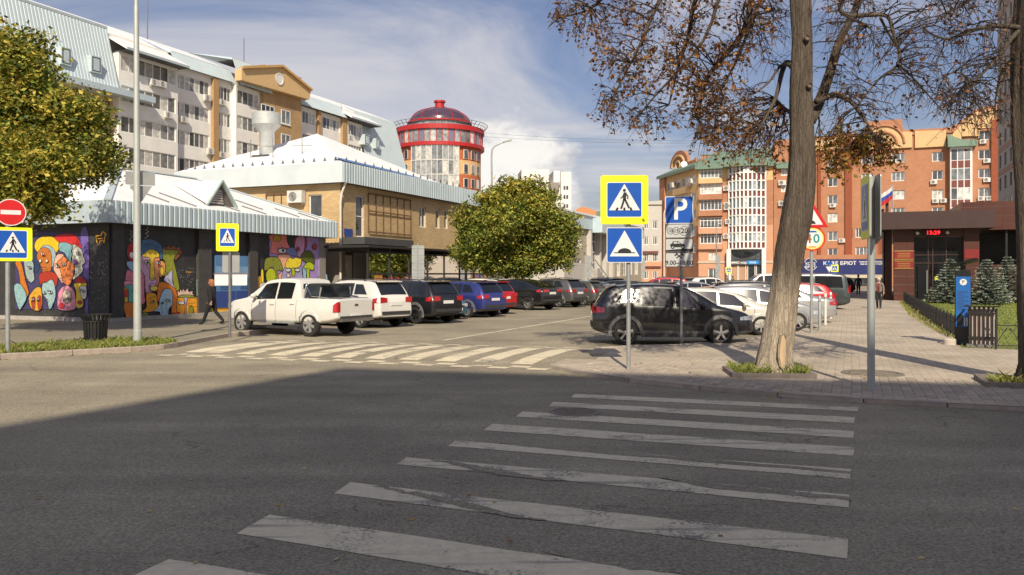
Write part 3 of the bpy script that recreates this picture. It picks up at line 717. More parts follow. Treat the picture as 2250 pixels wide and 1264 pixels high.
M2 = [((.70, .20, .28), [(243, 575), (330, 600), (410, 590), (440, 640), (440, 860), (455, 905), (430, 948), (400, 940), (240, 760)]),
 (RE, ell(305, 372, 62, 105)), ((.8, .78, .75), ell(297, 408, 26, 36)), ((.30, .45, .62), [(245, 480), (330, 490), (330, 600), (252, 540)]),
 ((.62, .36, .52), [(405, 400), (500, 400), (500, 660), (548, 655), (578, 690), (570, 760), (500, 830), (450, 815), (440, 640), (402, 580)]),
 ((.78, .30, .14), [(545, 440), (622, 440), (602, 480), (600, 780), (556, 800), (578, 690), (547, 650)]),
 (OL, [(630, 345), (700, 352), (790, 342), (825, 360), (765, 450), (780, 540), (828, 780), (770, 785), (740, 650), (640, 640), (668, 600), (665, 480), (640, 450)]),
 ((.26, .08, .02), [(640, 340), (652, 312), (676, 330), (700, 302), (726, 325), (760, 300), (788, 326), (830, 318), (838, 350), (862, 372), (842, 400), (820, 430), (785, 468), (765, 450), (825, 362), (700, 345)], 'h'),
 (YE, [(415, 400), (470, 352), (520, 345), (580, 370), (602, 430), (540, 452), (550, 660), (495, 667), (497, 450), (420, 428)]),
 ((.85, .36, .12), [(600, 490), (632, 474), (665, 505), (662, 610), (632, 645), (600, 640)]), (YE, ell(628, 585, 21, 52)),
 ((.06, .14, .26), [(403, 405), (403, 260), (440, 235), (520, 234), (590, 270), (630, 320), (636, 440), (606, 452), (590, 380), (520, 345), (470, 355)]),
 ((.55, .52, .68), [(645, 682), (700, 610), (742, 580), (748, 720), (785, 795), (700, 722)]),
 (OR, [(578, 800), (600, 712), (680, 714), (760, 770), (800, 850), (822, 1130), (735, 1130), (735, 900), (690, 800), (640, 790), (600, 900), (578, 930)]),
 ((.80, .34, .02), [(455, 832), (560, 842), (575, 930), (592, 980), (560, 1012), (540, 1032), (408, 1042), (456, 980)]),
 (LB, [(640, 800), (700, 783), (742, 822), (740, 960), (702, 1010), (692, 1130), (613, 1130), (605, 1042), (538, 1030), (590, 980), (600, 910)]),
 ((.84, .36, .02), [(803, 880), (1010, 878), (1017, 1060), (962, 1120), (820, 1132)]),
 ((.78, .52, .42), [(800, 865), (798, 800), (822, 822), (832, 785), (850, 818), (862, 782), (884, 815), (908, 775), (925, 818), (968, 805), (965, 835), (985, 858), (940, 850), (850, 850)], 'h'),
 (OL, [(808, 880), (850, 852), (940, 850), (992, 880)]), (LI, [(868, 885), (912, 885), (897, 950), (893, 1100), (878, 1100), (884, 950)]), (OL, ell(950, 1020, 27, 52)), ((.75, .76, .76), ell(840, 938, 36, 20)),
 ((.60, .05, .05), [(960, 1122), (1030, 1058), (1034, 1095)], 'h'), ((.20, .22, .05), [(408, 1048), (470, 1050), (480, 1092), (565, 1100), (560, 1150), (415, 1150)]), ((.50, .05, .04), [(735, 1052), (822, 1040), (820, 1130), (735, 1132)], 'h'),
 ((.15, .10, .35), [(1020, 955), (1112, 958), (1112, 1022), (1020, 1030)], 'hn'),
 (OR, ell(115, 840, 48, 72)), ((.15, .45, .42), ell(115, 835, 20, 30)), ((.78, .28, .38), [(120, 745), (190, 700), (250, 694), (330, 718), (330, 745), (250, 735), (160, 792)]),
 ((.78, .33, .02), [(155, 785), (250, 738), (330, 760), (330, 880), (180, 930)]), ((.55, .04, .02), [(170, 825), (250, 800), (252, 960), (200, 960)]), ((.13, .42, .36), [(205, 772), (240, 735), (330, 745), (330, 782), (302, 792), (300, 960), (250, 962), (246, 792)]), (YE, ell(223, 905, 21, 36)),
 (OR, [(190, 942), (330, 960), (330, 1150), (240, 1160), (214, 1070)]), ((.80, .62, .10), ell(530, 776, 42, 30)), ((.72, .45, .55), ell(518, 742, 32, 14))] + eyes(((452, 488, 32), (574, 494, 24), (515, 925, 20), (690, 912, 22), (310, 800, 22), (620, 940, 15)))
mb, stroke, dots = paint(RW, (230, 480), 5.056, M2, pav)
for p in ([(415, 470), (450, 460), (495, 468)], [(420, 485), (450, 500), (480, 488)], [(540, 470), (575, 470), (600, 490)], [(550, 505), (575, 515), (600, 500)], [(430, 510), (445, 540), (470, 560)], [(495, 660), (520, 672), (548, 656)], [(640, 920), (660, 900), (700, 898)], [(665, 920), (668, 1125)], [(470, 890), (520, 870), (560, 868)], [(500, 920), (520, 915), (535, 940)], [(615, 925), (612, 1125)], [(905, 945), (985, 940)], [(815, 930), (868, 934)],
          [(415, 300), (440, 285), (470, 300), (500, 285), (530, 310), (560, 320), (590, 318)]): stroke(p, 2.2, None)
stroke([(440, 90), (460, 110), (430, 125), (465, 150), (428, 170), (462, 195), (420, 225)], 2.4, (.5, .52, .5)); stroke([(250, 130), (280, 150), (255, 180), (285, 200), (250, 240), (282, 262)], 2, (.4, .4, .4)); stroke([(880, 595), (940, 598)], 5, (.7, .3, .02)); stroke([(1000, 680), (1005, 860)], 6, (.25, .4, .36))
dots(800, 1010, 540, 780, 60); dots(1020, 1140, 760, 960, 120, 4.5); dots(120, 240, 540, 700, 10)
M3 = [((.40, .28, .58), [(745, 85), (1320, 118), (1320, 600), (1250, 640), (745, 650)], 'h'), ((.76, .22, .20), [(745, 88), (950, 96), (985, 230), (940, 302), (760, 292), (770, 190)]), ((.55, .33, .04), ell(832, 125, 48, 40)),
 ((.03, .05, .03), [(950, 98), (1042, 106), (1032, 240), (968, 205)]), ((.38, .03, .09), [(1040, 110), (1168, 112), (1160, 262), (1042, 260)]), ((.60, .30, .48), [(1062, 112), (1150, 112), (1142, 300), (1100, 347), (1060, 320), (1035, 240)]),
 ((.18, .20, .42), [(948, 245), (1040, 240), (1062, 332), (950, 312)]), ((.86, .42, .28), [(840, 320), (982, 320), (960, 400), (930, 470), (912, 560), (890, 668), (800, 672), (830, 560), (900, 490), (862, 380)]),
 ((.24, .26, .03), [(688, 390), (720, 350), (800, 338), (862, 370), (898, 492), (830, 502), (852, 600), (808, 668), (788, 460), (690, 502)]), ((.50, .54, .02), ell(758, 565, 58, 92)),
 ((.40, .36, .60), [(920, 460), (1097, 450), (1122, 540), (1142, 650), (898, 650)]), ((.86, .68, .04), [(928, 420), (955, 365), (985, 350), (1010, 366), (1050, 345), (1085, 360), (1112, 362), (1092, 452), (1000, 472), (930, 462)]), ((.45, .50, .02), [(1000, 472), (1030, 480), (1038, 550), (1000, 562)]),
 ((.11, .13, .02), [(1108, 362), (1130, 290), (1200, 264), (1252, 320), (1257, 422), (1180, 412)]), ((.50, .60, .02), [(1138, 452), (1190, 400), (1252, 430), (1247, 492), (1206, 492), (1202, 602), (1174, 600), (1170, 492), (1138, 490)]),
 ((.34, .54, .68), [(1123, 472), (1168, 492), (1168, 600), (1242, 612), (1232, 650), (1148, 650)]), ((.40, .64, .74), [(1268, 650), (1320, 560), (1352, 520), (1400, 540), (1412, 592), (1402, 650)]),
 ((.84, .66, .04), [(640, 502), (667, 495), (672, 650), (645, 650)]), ((.86, .44, .02), [(563, 605), (600, 570), (642, 580), (622, 780), (565, 792)]), ((.75, .76, .74), ell(885, 270, 48, 26)), ((.05, .06, .10), ell(895, 266, 14, 14)), ((.75, .74, .7), ell(955, 490, 30, 22)), ((.75, .74, .7), ell(1060, 488, 30, 22)), ((.82, .55, .45), ell(955, 555, 20, 26)), ((.8, .78, .78), [(618, 700), (640, 645), (742, 642), (742, 690), (640, 770)]), ((.7, .4, .05), ell(992, 622, 22, 26)), ((.45, .05, .04), ell(1262, 225, 26, 34)), ((.40, .04, .10), ell(1068, 250, 16, 26))]
mb2, stroke2, _d = paint(RW, (450, 500), 5.268, M3, pav)
for p in ([(930, 480), (955, 470), (985, 482)], [(1035, 478), (1060, 470), (1090, 480)], [(845, 245), (890, 232), (935, 250)], [(760, 380), (785, 375)], [(1130, 480), (1210, 470)], [(700, 560), (690, 620), (740, 660)]): stroke2(p, 2.4, None)
i0 = len(mb.v); mb2m = [mb.mi(m) for m in mb2.mats]; mb.v += mb2.v; mb.f += [tuple(i0 + j for j in f) for f in mb2.f]; mb.m += [mb2m[k] for k in mb2.m]
mb.build('mural', pav)
M1 = [((.05, .04, .12), [(70, 90), (918, 118), (918, 1000), (70, 1000)], 'h'), ((.16, .10, .36), [(830, 118), (918, 120), (918, 998), (880, 990), (860, 560)], 'n'), ((.02, .04, .10), [(200, 345), (300, 318), (352, 450), (342, 562), (292, 560), (290, 430), (188, 422)]),
 ((.72, .46, .01), ell(443, 265, 145, 115)), ((.55, .02, .02), [(530, 155), (640, 125), (750, 130), (812, 190), (832, 302), (700, 262), (580, 222)]), ((.60, .60, .50), [(735, 255), (790, 268), (842, 310), (862, 380), (888, 457), (850, 490), (862, 540), (842, 582), (770, 642), (740, 650), (770, 560), (740, 470)]),
 ((.18, .36, .40), [(583, 238), (660, 224), (732, 260), (740, 300), (722, 330), (742, 370), (722, 410), (738, 472), (690, 440), (650, 350), (590, 320)]), ((.30, .40, .45), [(368, 295), (430, 254), (500, 280), (547, 350), (532, 450), (495, 522), (480, 400), (440, 300)]), ((.46, .14, .02), [(345, 330), (400, 285), (465, 300), (498, 370), (500, 500), (470, 592), (410, 592), (370, 490), (328, 400)]),
 ((.36, .03, .01), [(358, 592), (480, 560), (572, 620), (542, 752), (470, 690), (400, 690), (368, 722)]), ((.28, .36, .34), [(183, 430), (240, 404), (292, 470), (290, 560), (302, 650), (260, 692), (213, 640), (188, 520)]), ((.50, .15, .01), [(78, 462), (147, 450), (202, 680), (237, 800), (210, 852), (150, 750), (118, 560)]),
 ((.60, .18, .05), [(550, 385), (600, 354), (682, 420), (762, 490), (760, 562), (722, 700), (670, 722), (560, 600), (523, 520)]), ((.66, .38, .26), [(548, 392), (600, 358), (642, 380), (560, 470), (600, 540), (632, 700), (560, 600), (523, 520)]),
 ((.28, .42, .42), [(398, 702), (440, 690), (470, 668), (512, 658), (542, 740), (547, 860), (500, 982), (470, 990), (450, 890), (393, 810)]), ((.60, .32, .02), [(238, 872), (300, 770), (350, 740), (387, 780), (387, 992), (280, 1000)]), ((.36, .05, .01), [(268, 880), (310, 860), (312, 985), (285, 995)]), ((.36, .05, .01), [(345, 860), (382, 850), (382, 990), (350, 992)]),
 ((.66, .25, .34), [(578, 832), (620, 750), (690, 724), (762, 780), (782, 900), (770, 1000), (588, 1000)]), ((.56, .46, .36), ell(682, 850, 52, 82)), ((.55, .03, .04), ell(620, 958, 34, 36)), ((.72, .50, .03), [(768, 702), (902, 690), (902, 742), (842, 760), (872, 900), (870, 962), (820, 987), (783, 950), (790, 800)]), ((.66, .66, .58), [(830, 742), (907, 740), (907, 862), (860, 872)]), ((.42, .02, .02), [(768, 684), (820, 618), (892, 650), (902, 692)]), ((.45, .03, .02), ell(835, 920, 28, 22)), ((.24, .40, .40), [(78, 722), (150, 710), (222, 850), (160, 982), (130, 992), (88, 860)]), ((.3, .1, .35), ell(785, 455, 24, 30)), ((.7, .6, .5), ell(378, 438, 15, 20)), ((.7, .6, .5), ell(453, 438, 15, 20))] + eyes(((578, 500, 26), (655, 478, 24), (825, 352, 26), (262, 515, 20), (500, 800, 24), (430, 805, 20), (712, 880, 22), (655, 885, 18), (880, 790, 22), (848, 775, 18), (300, 885, 18), (360, 880, 18), (420, 358, 20)))
mb, stroke, dots = paint(LW, (20, 490), 5.265, M1, pav)
for p in ([(400, 510), (440, 520), (470, 508)], [(800, 340), (840, 335)], [(800, 500), (850, 515)], [(545, 480), (590, 470), (610, 500)], [(630, 470), (670, 465)], [(620, 640), (660, 650)], [(215, 650), (260, 655)], [(240, 500), (280, 510)], [(470, 780), (520, 790)], [(440, 905), (490, 880)], [(690, 880), (730, 870)]): stroke(p, 3.2, None)
stroke([(1040, 145), (1048, 215), (1065, 265), (1085, 215), (1120, 200), (1135, 235), (1140, 160), (1155, 130), (1115, 100), (1095, 150), (1040, 150)], 5, (.85, .42, .01)); stroke([(1060, 185), (1120, 180)], 4, (.85, .42, .01))
dots(1030, 1160, 340, 700, 60); dots(940, 1160, 560, 1000, 60); dots(60, 1120, 1060, 1150, 30)
mb.build('mural', pav)
text_q = MB(); text_mb(text_q, 'OM', RW, RW.s(243), RW.z(243, 705), .13, .22, cmat((.6, .6, .58))); text_q.build('tag_lettering', pav)

# ---------------------------------------------------------------- two-storey brick building
C = V((-9.55, 45.6, 0)); BL, BW = 21.0, 11.2
br = thing('brick_building', C, 'two-storey tan brick building with a white hip roof and grey ground floor', 'building')
R2 = Wall(C, U); L2 = Wall(C + W_ * BW, -W_); zt = 7.35; zs = 3.62
holes = []; wl = []
def pxr(w, x0, y0, x1, y1): return (w.s(x0), w.s(x1), w.z((x0 + x1) / 2, y1), w.z((x0 + x1) / 2, y0))
wl.append((R2, pxr(R2, 782, 430, 800, 521), 1, 2)); wl.append((R2, pxr(R2, 921, 455, 936, 500), 2, 1)); wl.append((R2, pxr(R2, 957, 460, 966, 502), 1, 1)); wl.append((R2, pxr(R2, 976, 463, 984, 503), 1, 1))
wl.append((L2, pxr(L2, 678, 428, 707, 478), 1, 1))
b = MB()
hR = [h for w, h, _, _ in wl if w is R2]; hL = [h for w, h, _, _ in wl if w is L2]
wall_grid(b, R2, 0, BL, zs, zt, hR, tan_brick, .16); wall_grid(b, L2, 0, BW, zs, zt, hL, tan_brick, .16)
eb = Wall(C + U * BL, W_); b.face([eb.p(0, 0), eb.p(BW, 0), eb.p(BW, zt), eb.p(0, zt)], tan_brick)
b.build('wall', br)
dr = (R2.s(757), R2.s(778), .6, 3.2)
b = MB(); wall_grid(b, R2, -.03, BL, .1, zs, [dr], grey_plaster, .2, off=.03); wall_grid(b, L2, 0, BW + .03, .1, zs, [], grey_plaster, .2, off=.03)
b.face([R2.p(-.03, zs, .03), R2.p(BL, zs, .03), R2.p(BL, zs, 0), R2.p(-.03, zs, 0)], grey_plaster); b.build('ground_floor_wall', br)
for w, h, c_, r_ in wl: add_window(br, w, h[0], h[1], h[2], h[3], c_, r_, white_paint, pane_dark, fw=.07)
# door with transom, dark canopy over it
q = MB(); q.wbox(R2, dr[0], dr[1], .6, 3.2, -.12, -.06, mat('dark_door', (.06, .055, .05), .5)); d_ = q.build('door', br)
q = MB(); q.wbox(R2, dr[0] + .15, dr[1] - .15, 1.5, 3.0, -.055, -.05, pane_dark); q.build('pane', d_)
q = MB(); s0, s1 = R2.s(752) - .3, R2.s(862); zc0, zc1 = R2.z(800, 540), R2.z(800, 527) + .05
q.wbox(R2, s0 + .25, s1, zc0, zc1, .032, 1.5, dark_grey); q.build('entrance_canopy', br)
q = MB(); q.wbox(R2, dr[0] - 1.0, dr[1] + 1.2, .1, .58, .032, 1.3, concrete); q.build('porch_step', br)
for (x0, x1) in ((757, 781),):
    q = MB()
    for sx in (R2.s(x0), R2.s(x1)): q.bar(R2.p(sx, .6, 1.2), R2.p(sx, 1.5, 1.2), .025, black_steel)
    q.bar(R2.p(R2.s(x0), 1.5, 1.2), R2.p(R2.s(x1), 1.5, 1.2), .025, black_steel); q.build('railing', br)
# rusty sign frame left bare on the wall
rust = mat('rusty_angle', (.16, .085, .04), .8, var=.3, scale=5)
sa, sb = R2.s(808), R2.s(901); za, zb = R2.z(850, 513), R2.z(850, 432); q = MB()
for i in range(7): s_ = sa + (sb - sa) * i / 6; q.wbox(R2, s_ - .025, s_ + .025, za, zb, .03, .07, rust)
for z in (za, (za + zb) / 2 + .1, zb): q.wbox(R2, sa, sb, z - .035, z + .035, .072, .11, rust)
tag(q.build('steel_lattice'), 'bare rusty steel sign frame bolted flat to the tan brick wall', 'lattice')
q = MB(); sa, sb = L2.s(586), L2.s(636); za, zb = L2.z(610, 452), L2.z(610, 426)
for i in range(4): s_ = sa + (sb - sa) * i / 3; q.wbox(L2, s_ - .025, s_ + .025, za, zb, .03, .07, rust)
q.wbox(L2, sa, sb, zb - .04, zb + .03, .072, .11, rust); tag(q.build('steel_lattice'), 'small rusty steel frame on the brick gable beside the air conditioner', 'lattice')
ac_unit(br, L2, L2.s(641), L2.z(650, 447), 0, sc=1.25)
dp = MB(); x_ = -.14; dp.tube([R2.p(x_ + .05, 7.1, .45), R2.p(x_ + .02, 6.4, .16), R2.p(x_, 5.9, .10), R2.p(x_, .3, .10)], .065, 8, mat('cream_pipe', (.62, .58, .50), .5)); dp.build('downpipe', br)
q = MB(); cs, cz = R2.s(764), R2.z(764, 514); pts = [R2.p(cs + dx, cz + dz, .06) for dx, dz in ((-.42, .28), (.42, .28), (.40, -.05), (0, -.42), (-.40, -.05))]; q.face(pts, mat('blue_plate', (.03, .07, .28), .4)); q.raw([p - R2.n * .03 for p in pts] + pts, [(i, (i + 1) % 5, 5 + (i + 1) % 5, 5 + i) for i in range(5)], mat('blue_plate', (.03, .07, .28), .4)); q.build('street_plate', br)
# heart graffiti lines under the brick
q = MB(); hx, hz = R2.s(878), R2.z(878, 549); q.tube([R2.p(hx + dx, hz + dz, .06) for dx, dz in ((-.5, .1), (-.35, .35), (0, .25), (.4, .3), (.5, -.15), (.1, -.3), (-.5, .1))], .035, 5, black_steel); q.build('heart_outline', br)
# roof: pyramid over the corner, lower hip behind it
ov = .45; e0 = C - U * ov - W_ * ov
def e2(u, w, z): return e0 + U * u + W_ * w + V((0, 0, z))
zf0, zf1 = 7.0, 8.08; W2 = BW + 2 * ov; hw = W2 / 2; L_ = BL + ov
r = MB(); ap = e2(hw, hw, 11.0)
r.face([e2(0, 0, zf1), e2(W2, 0, zf1), ap], roof_white); r.face([e2(0, W2, zf1), e2(0, 0, zf1), ap], roof_white); r.face([e2(W2, 0, zf1), e2(W2, W2, zf1), ap], roof_white); r.face([e2(W2, W2, zf1), e2(0, W2, zf1), ap], roof_white)
lo = e2(L_ - hw * .5, hw, 9.3); l1 = e2(W2 * .6, hw, 9.3)
r.face([e2(W2 * .8, 0, zf1), e2(L_, 0, zf1), lo, l1], roof_white); r.face([e2(L_, 0, zf1), e2(L_, W2, zf1), lo], roof_white)
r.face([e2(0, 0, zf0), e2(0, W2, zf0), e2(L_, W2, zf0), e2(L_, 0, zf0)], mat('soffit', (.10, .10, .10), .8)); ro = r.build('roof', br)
fr = Wall(e0, U); fl = Wall(e0 + W_ * W2, -W_)
q = MB(); ribbed(q, fr, 0, L_, zf0, zf1 + .04, 0, fascia_m, .26, .04); q.build('fascia', br)
q = MB(); q.wbox(fl, 0, W2 - .002, zf0, zf1 + .04, -.04, 0, mat('pale_fascia', (.56, .61, .62), .5, var=.08, scale=.6)); q.build('fascia', br)
q = MB(); q.face([e2(.2, .05, zf1 + .12), e2(9.2, .05, zf1 + .05), e2(9.2, .75, zf1 + .34), e2(.2, .75, zf1 + .40)], mat('blue_flashing', (.10, .20, .42), .5)); q.build('blue_flashing', ro)
q = MB(); q.face([e2(12, .05, zf1 + .06), e2(L_ - .2, .05, zf1 + .06), e2(L_ - .2, .45, zf1 + .16), e2(12, .45, zf1 + .16)], mat('blue_flashing', (.10, .20, .42), .5)); q.build('blue_flashing', ro)
for i in range(16):                                  # snow stops
    for t in (0, 1):
        p = e2(.9 + i * .95, .35, zf1 + .26) if t else e2(.35, .7 + i * .72, zf1 + .24)
        if t and i * .95 > 15: continue
        q = MB(); d_ = U if t else W_; q.raw([p - d_ * .1, p + d_ * .1, p + V((0, 0, .2)), p - d_ * .1 + V((0, 0, -.15)), p + d_ * .1 + V((0, 0, -.15))], [(0, 1, 2), (3, 4, 1, 0)], dk); q.build('snow_stop', ro)
# stack on the roof
vp = e2(2.6, 7.3, 8.6); q = MB(); vm_ = mat('vent_steel', (.50, .52, .50), .5, .3, var=.12)
q.lathe([(.42, 0), (.42, 1.9), (.55, 2.15), (.86, 2.45), (.86, 3.15), (.80, 3.2), (0, 3.2)], vp, 18, vm_); st = q.build('roof_stack', br, angle=30)
q = MB(); q.obox(vp + V((0, 0, .35)), U * .6, W_ * .6, V((0, 0, .22)), dark_grey); q.build('stack_base', st)
for i, (u, w) in enumerate(((2.0, 4.2), (1.6, 6.0), (1.9, 7.9))):
    q = MB(); p = e2(u, w, 8.5); q.bar(p, p + V((0, 0, 1.6)), .02, dk); q.bar(p + V((0, 0, 1.0)) - W_ * .7, p + V((0, 0, 1.1)) + W_ * .7, .015, dk); q.build('aerial', br)

# ---------------------------------------------------------------- glazed veranda in front of it
v0 = R2.s(806); v1 = R2.s(1075); vo = 2.6; VW = Wall(C + R2.n * vo, U); vs0, vs1 = VW.s(808), VW.s(1070)
ver = thing('glazed_veranda', VW.p(vs0, 0), 'dark steel and glass veranda with coloured flags along the brick building', 'veranda')
fs_ = mat('veranda_steel', (.045, .042, .04), .5, .3); zv = 3.35
n = 7; q = MB(); stp = (vs1 - vs0) / n
for i in range(n + 1): q.wbox(VW, vs0 + i * stp - .05, vs0 + i * stp + .05, .1, zv, -.05, .05, fs_)
for z in (.55, 1.95, 3.1): q.wbox(VW, vs0, vs1, z - .04, z + .04, -.04, .04, fs_)
for i in range(n + 1): q.wbox(VW, vs0 + i * stp - .04, vs0 + i * stp + .04, 3.15, 3.3, -vo + .1, 0, fs_)
q.build('frame', ver)
q = MB(); q.wbox(VW, vs0 - .4, vs1 + .3, zv, zv + .12, -vo + .06, .3, fs_); q.build('roof', ver)
q = MB(); q.wbox(VW, vs0 + .05, vs1 - .05, .1, .5, -.02, .02, mat('brown_panel', (.07, .045, .03), .6)); q.build('base_panel', ver)
gl = glass_mat('veranda_glass', (.62, .60, .57), .86)
for i in range(n):
    for z0, z1 in ((.6, 1.9), (2.0, 3.05)):
        q = MB(); q.wbox(VW, vs0 + i * stp + .06, vs0 + (i + 1) * stp - .06, z0, z1, -.008, .008, gl); q.build('pane', ver)
wl_ = mat('white_lettering', (.75, .74, .72), .5)
for px, t in ((836, 'SEE YOU'), (905, 'SEE YOU'), (956, 'BE YOU'), (984, 'SEE YOU')):
    q = MB(); text_mb(q, t, VW, VW.s(px), VW.z(px, 623), .02, .42, wl_, bold=True); q.build('lettering', ver)
q = MB(); q.wbox(VW, VW.s(822), VW.s(840), 1.35, 1.95, .012, .016, mat('autumn_poster', (.50, .22, .04), .6, var=.5, scale=6)); q.build('poster', ver)
fc = [mat('flag_pink', (.72, .32, .30), .7), mat('flag_red', (.62, .06, .06), .7), mat('flag_white', (.75, .72, .68), .7)]
q = MB(); q.bar(VW.p(vs0 + .2, 2.95, -.3), VW.p(vs0 + 7.5, 2.8, -.3), .008, dk); q.build('flag_string', ver)
for i in range(13):
    s_ = vs0 + .9 + i * .52; z = 2.86 - .12 * sin(i * .9); q = MB(); c = VW.p(s_, z, -.3); tl = rnd.uniform(-.12, .12)
    q.obox(c - V((0, 0, .16)) + VW.d * tl * .5, VW.d * .13 + V((0, 0, tl * .2)), VW.n * .006, V((0, 0, .17)) + VW.d * tl * .3, fc[(i * 2 + i // 3) % 3]); q.build('flag', ver)
for i in range(5):                                   # tables seen through the glass
    q = MB(); c = VW.p(vs0 + 1.6 + i * 2.3, 0, -1.3); q.lathe([(0, .85), (.4, .85), (.4, .80), (.04, .80), (.04, .12), (.25, .1)], c, 12, mat('cafe_table', (.22, .12, .06), .5)); tag(q.build('cafe_table'), 'small round wooden table inside the glazed veranda', 'table', 'tables inside the veranda')
# hanging decor strips
for i in range(9):
    s_ = vs0 + 6.2 + i * .75; q = MB(); c = VW.p(s_, 2.6, -.25); q.lathe([(0, -.30), (.10, -.22), (.15, 0), (.10, .25), (.03, .5)], c, 8, mat('dried_bunch', (.10, .045, .03), .9, var=.4, scale=20)); tag(q.build('dried_bunch'), 'dark dried flower bunch hanging behind the veranda glass', 'decoration', 'dried bunches behind the veranda glass')

# ---------------------------------------------------------------- apartment block behind
P0 = V((-35.7, 91.0, 0)); AW = Wall(P0, U); S = AW.s
apt = thing('apartment_block', P0, 'long white and tan apartment block with pale metal mansard roof and glazed balconies', 'building')
cream = mat('cream_render', (.80, .77, .71), .85, var=.09, scale=.8); ochre = mat('ochre_render', (.62, .42, .20), .85, var=.08); brown = mat('brown_pilaster', (.42, .26, .12), .85)
apt_brick = brick_mat('apartment_brick', (.46, .29, .13), (.40, .25, .11), (.36, .27, .17), bw=.5, bh=.15, msize=.012)
mans = mat('pale_ribbed_cladding', (.52, .60, .62), .5, .1, var=.06, scale=.5)
rows = [22.05 - 3.02 * k for k in range(5)]            # sill heights
def section(x0, x1, off, rowset, lights, wallm, zlo, zhi, wh=1.62, gap=.25, split=None, fr=white_paint, dep=.12, s_rng=None):
    s0, s1 = s_rng or (S(x0), S(x1)); w = Wall(AW.p(s0, 0, off), U); Ls = s1 - s0; hs = [(gap, Ls - gap, z, z + wh) for z in rowset]
    b = MB(); wall_grid(b, w, 0, Ls, zlo, zhi, hs, wallm, dep)
    b.face([w.p(0, zlo), w.p(0, zhi), w.p(0, zhi, -off - .6), w.p(0, zlo, -off - .6)], wallm); b.face([w.p(Ls, zhi), w.p(Ls, zlo), w.p(Ls, zlo, -off - .6), w.p(Ls, zhi, -off - .6)], wallm)
    b.build('wall', apt)
    for h in hs: add_window(apt, w, h[0], h[1], h[2], h[3], lights, 1, fr, pane_flat, depth=dep * .6, fw=.09, panes=lights, split=split)
    return w, Ls
section(241, 372, 1.2, rows, 7, cream, 5, 23.9, gap=.3)
section(372, 456, .5, rows, 7, cream, 5, 24.4, gap=.25)
section(468, 502, .5, rows, 4, cream, 5, 24.4, gap=.2)
section(502, 556, 1.1, rows, 4, cream, 5, 24.2, gap=.25)
bw_, bl_ = section(556, 640, 1.6, [], 1, apt_brick, 5, 27.5)
for k in range(4):
    z = 20.9 - 3.02 * k
    for x0, x1 in ((573, 602), (617, 637)):
        w = Wall(AW.p(0, 0, 1.6), U); s0, s1 = w.s(x0), w.s(x1); q = MB(); q.wbox(w, s0 - .08, s1 + .08, z - .12, z, 0, .12, white_paint); q.build('sill', apt)
        add_window(apt, w, s0, s1, z, z + 1.75, 3 if x0 < 600 else 2, 1, white_paint, pane_flat, depth=-.09, fw=.10)
section(655, 688, .5, rows[:2], 4, cream, 12, 24.2); section(694, 742, .5, rows[:2], 6, cream, 12, 24.2); section(752, 785, .9, rows[:2], 5, cream, 12, 24.0)
for x0, x1 in ((456, 468), (688, 694), (742, 752)): b = MB(); b.wbox(AW, S(x0), S(x1), 5, 24.3, 0, .9, brown); b.build('pilaster', apt)
b = MB(); wl0 = Wall(AW.p(0, 0, .4), U); wall_grid(b, wl0, S(-60), S(241), 5, 19.4, [], ochre, .1); b.build('wall', apt)
for x0, x1 in ((200, 216), (225, 238)):
    for z in (17.2, 14.1): add_window(apt, wl0, S(x0), S(x1) - .2, z, z + 1.7, 2, 1, mat('brown_frame', (.20, .12, .07), .5), pane_dark, depth=-.05, fw=.1)
# mansard at the near end
ms0, ms1 = S(-60), S(236); q = MB(); w = Wall(AW.p(0, 0, 1.6), U); ribbed(q, w, ms0, ms1, 20.0, 26.3, 0, mans, .36, .025, rake=1.7)
q.face([w.p(ms1, 20), w.p(ms1, 26.3, -1.7), w.p(ms1, 26.3, -6), w.p(ms1, 20, -6)], mans); q.build('mansard', apt)
for x0, x1, y0, y1 in ((134, 156, 108, 146), (200, 222, 127, 163)):
    s0, s1 = w.s(x0), w.s(x1); za, zb = w.z(x1, y1), w.z(x1, y0); q = MB(); q.wbox(w, s0, s1, za, zb, -1.2, .05, mans); dmr = q.build('dormer', apt)
    add_window(apt, w, s0 + .1, s1 - .1, za + .1, zb - .1, 1, 1, dark_grey, pane_dark, depth=-.06, fw=.1)
q = MB(); q.wbox(w, ms0, S(305), 19.35, 19.95, -1.5, .7, roof_blue); q.build('eave', apt)
# roofs
def roof_strip(sa, sb, z0, o0, z1, o1, m, name='roof'):
    q = MB(); q.face([AW.p(sa, z0, o0), AW.p(sb, z0, o0), AW.p(sb, z1, o1), AW.p(sa, z1, o1)], m); q.face([AW.p(sa, z0 - .25, o0), AW.p(sb, z0 - .25, o0), AW.p(sb, z0, o0), AW.p(sa, z0, o0)], fascia_m)
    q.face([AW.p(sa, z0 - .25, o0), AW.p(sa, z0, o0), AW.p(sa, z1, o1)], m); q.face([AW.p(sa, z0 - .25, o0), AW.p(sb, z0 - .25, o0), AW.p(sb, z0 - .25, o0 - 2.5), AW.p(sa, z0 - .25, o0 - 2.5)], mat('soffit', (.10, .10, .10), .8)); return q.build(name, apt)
roof_strip(ms0, ms1, 26.35, .0, 28.6, -6, roof_white)
roof_strip(S(238), S(378), 24.15, 2.5, 28.6, -6, roof_white)
roof_strip(S(378), S(505), 26.1, -.1, 28.6, -6, roof_white)
q = MB(); ribbed(q, Wall(AW.p(0, 0, 1.0), U), S(372), S(505), 24.35, 26.0, 0, mans, .4, .025, rake=1.0); q.build('mansard', apt)
q = MB(); ribbed(q, Wall(AW.p(0, 0, 1.9), U), S(500), S(572), 24.1, 27.3, 0, mans, .4, .025, rake=1.2); q.build('mansard', apt)
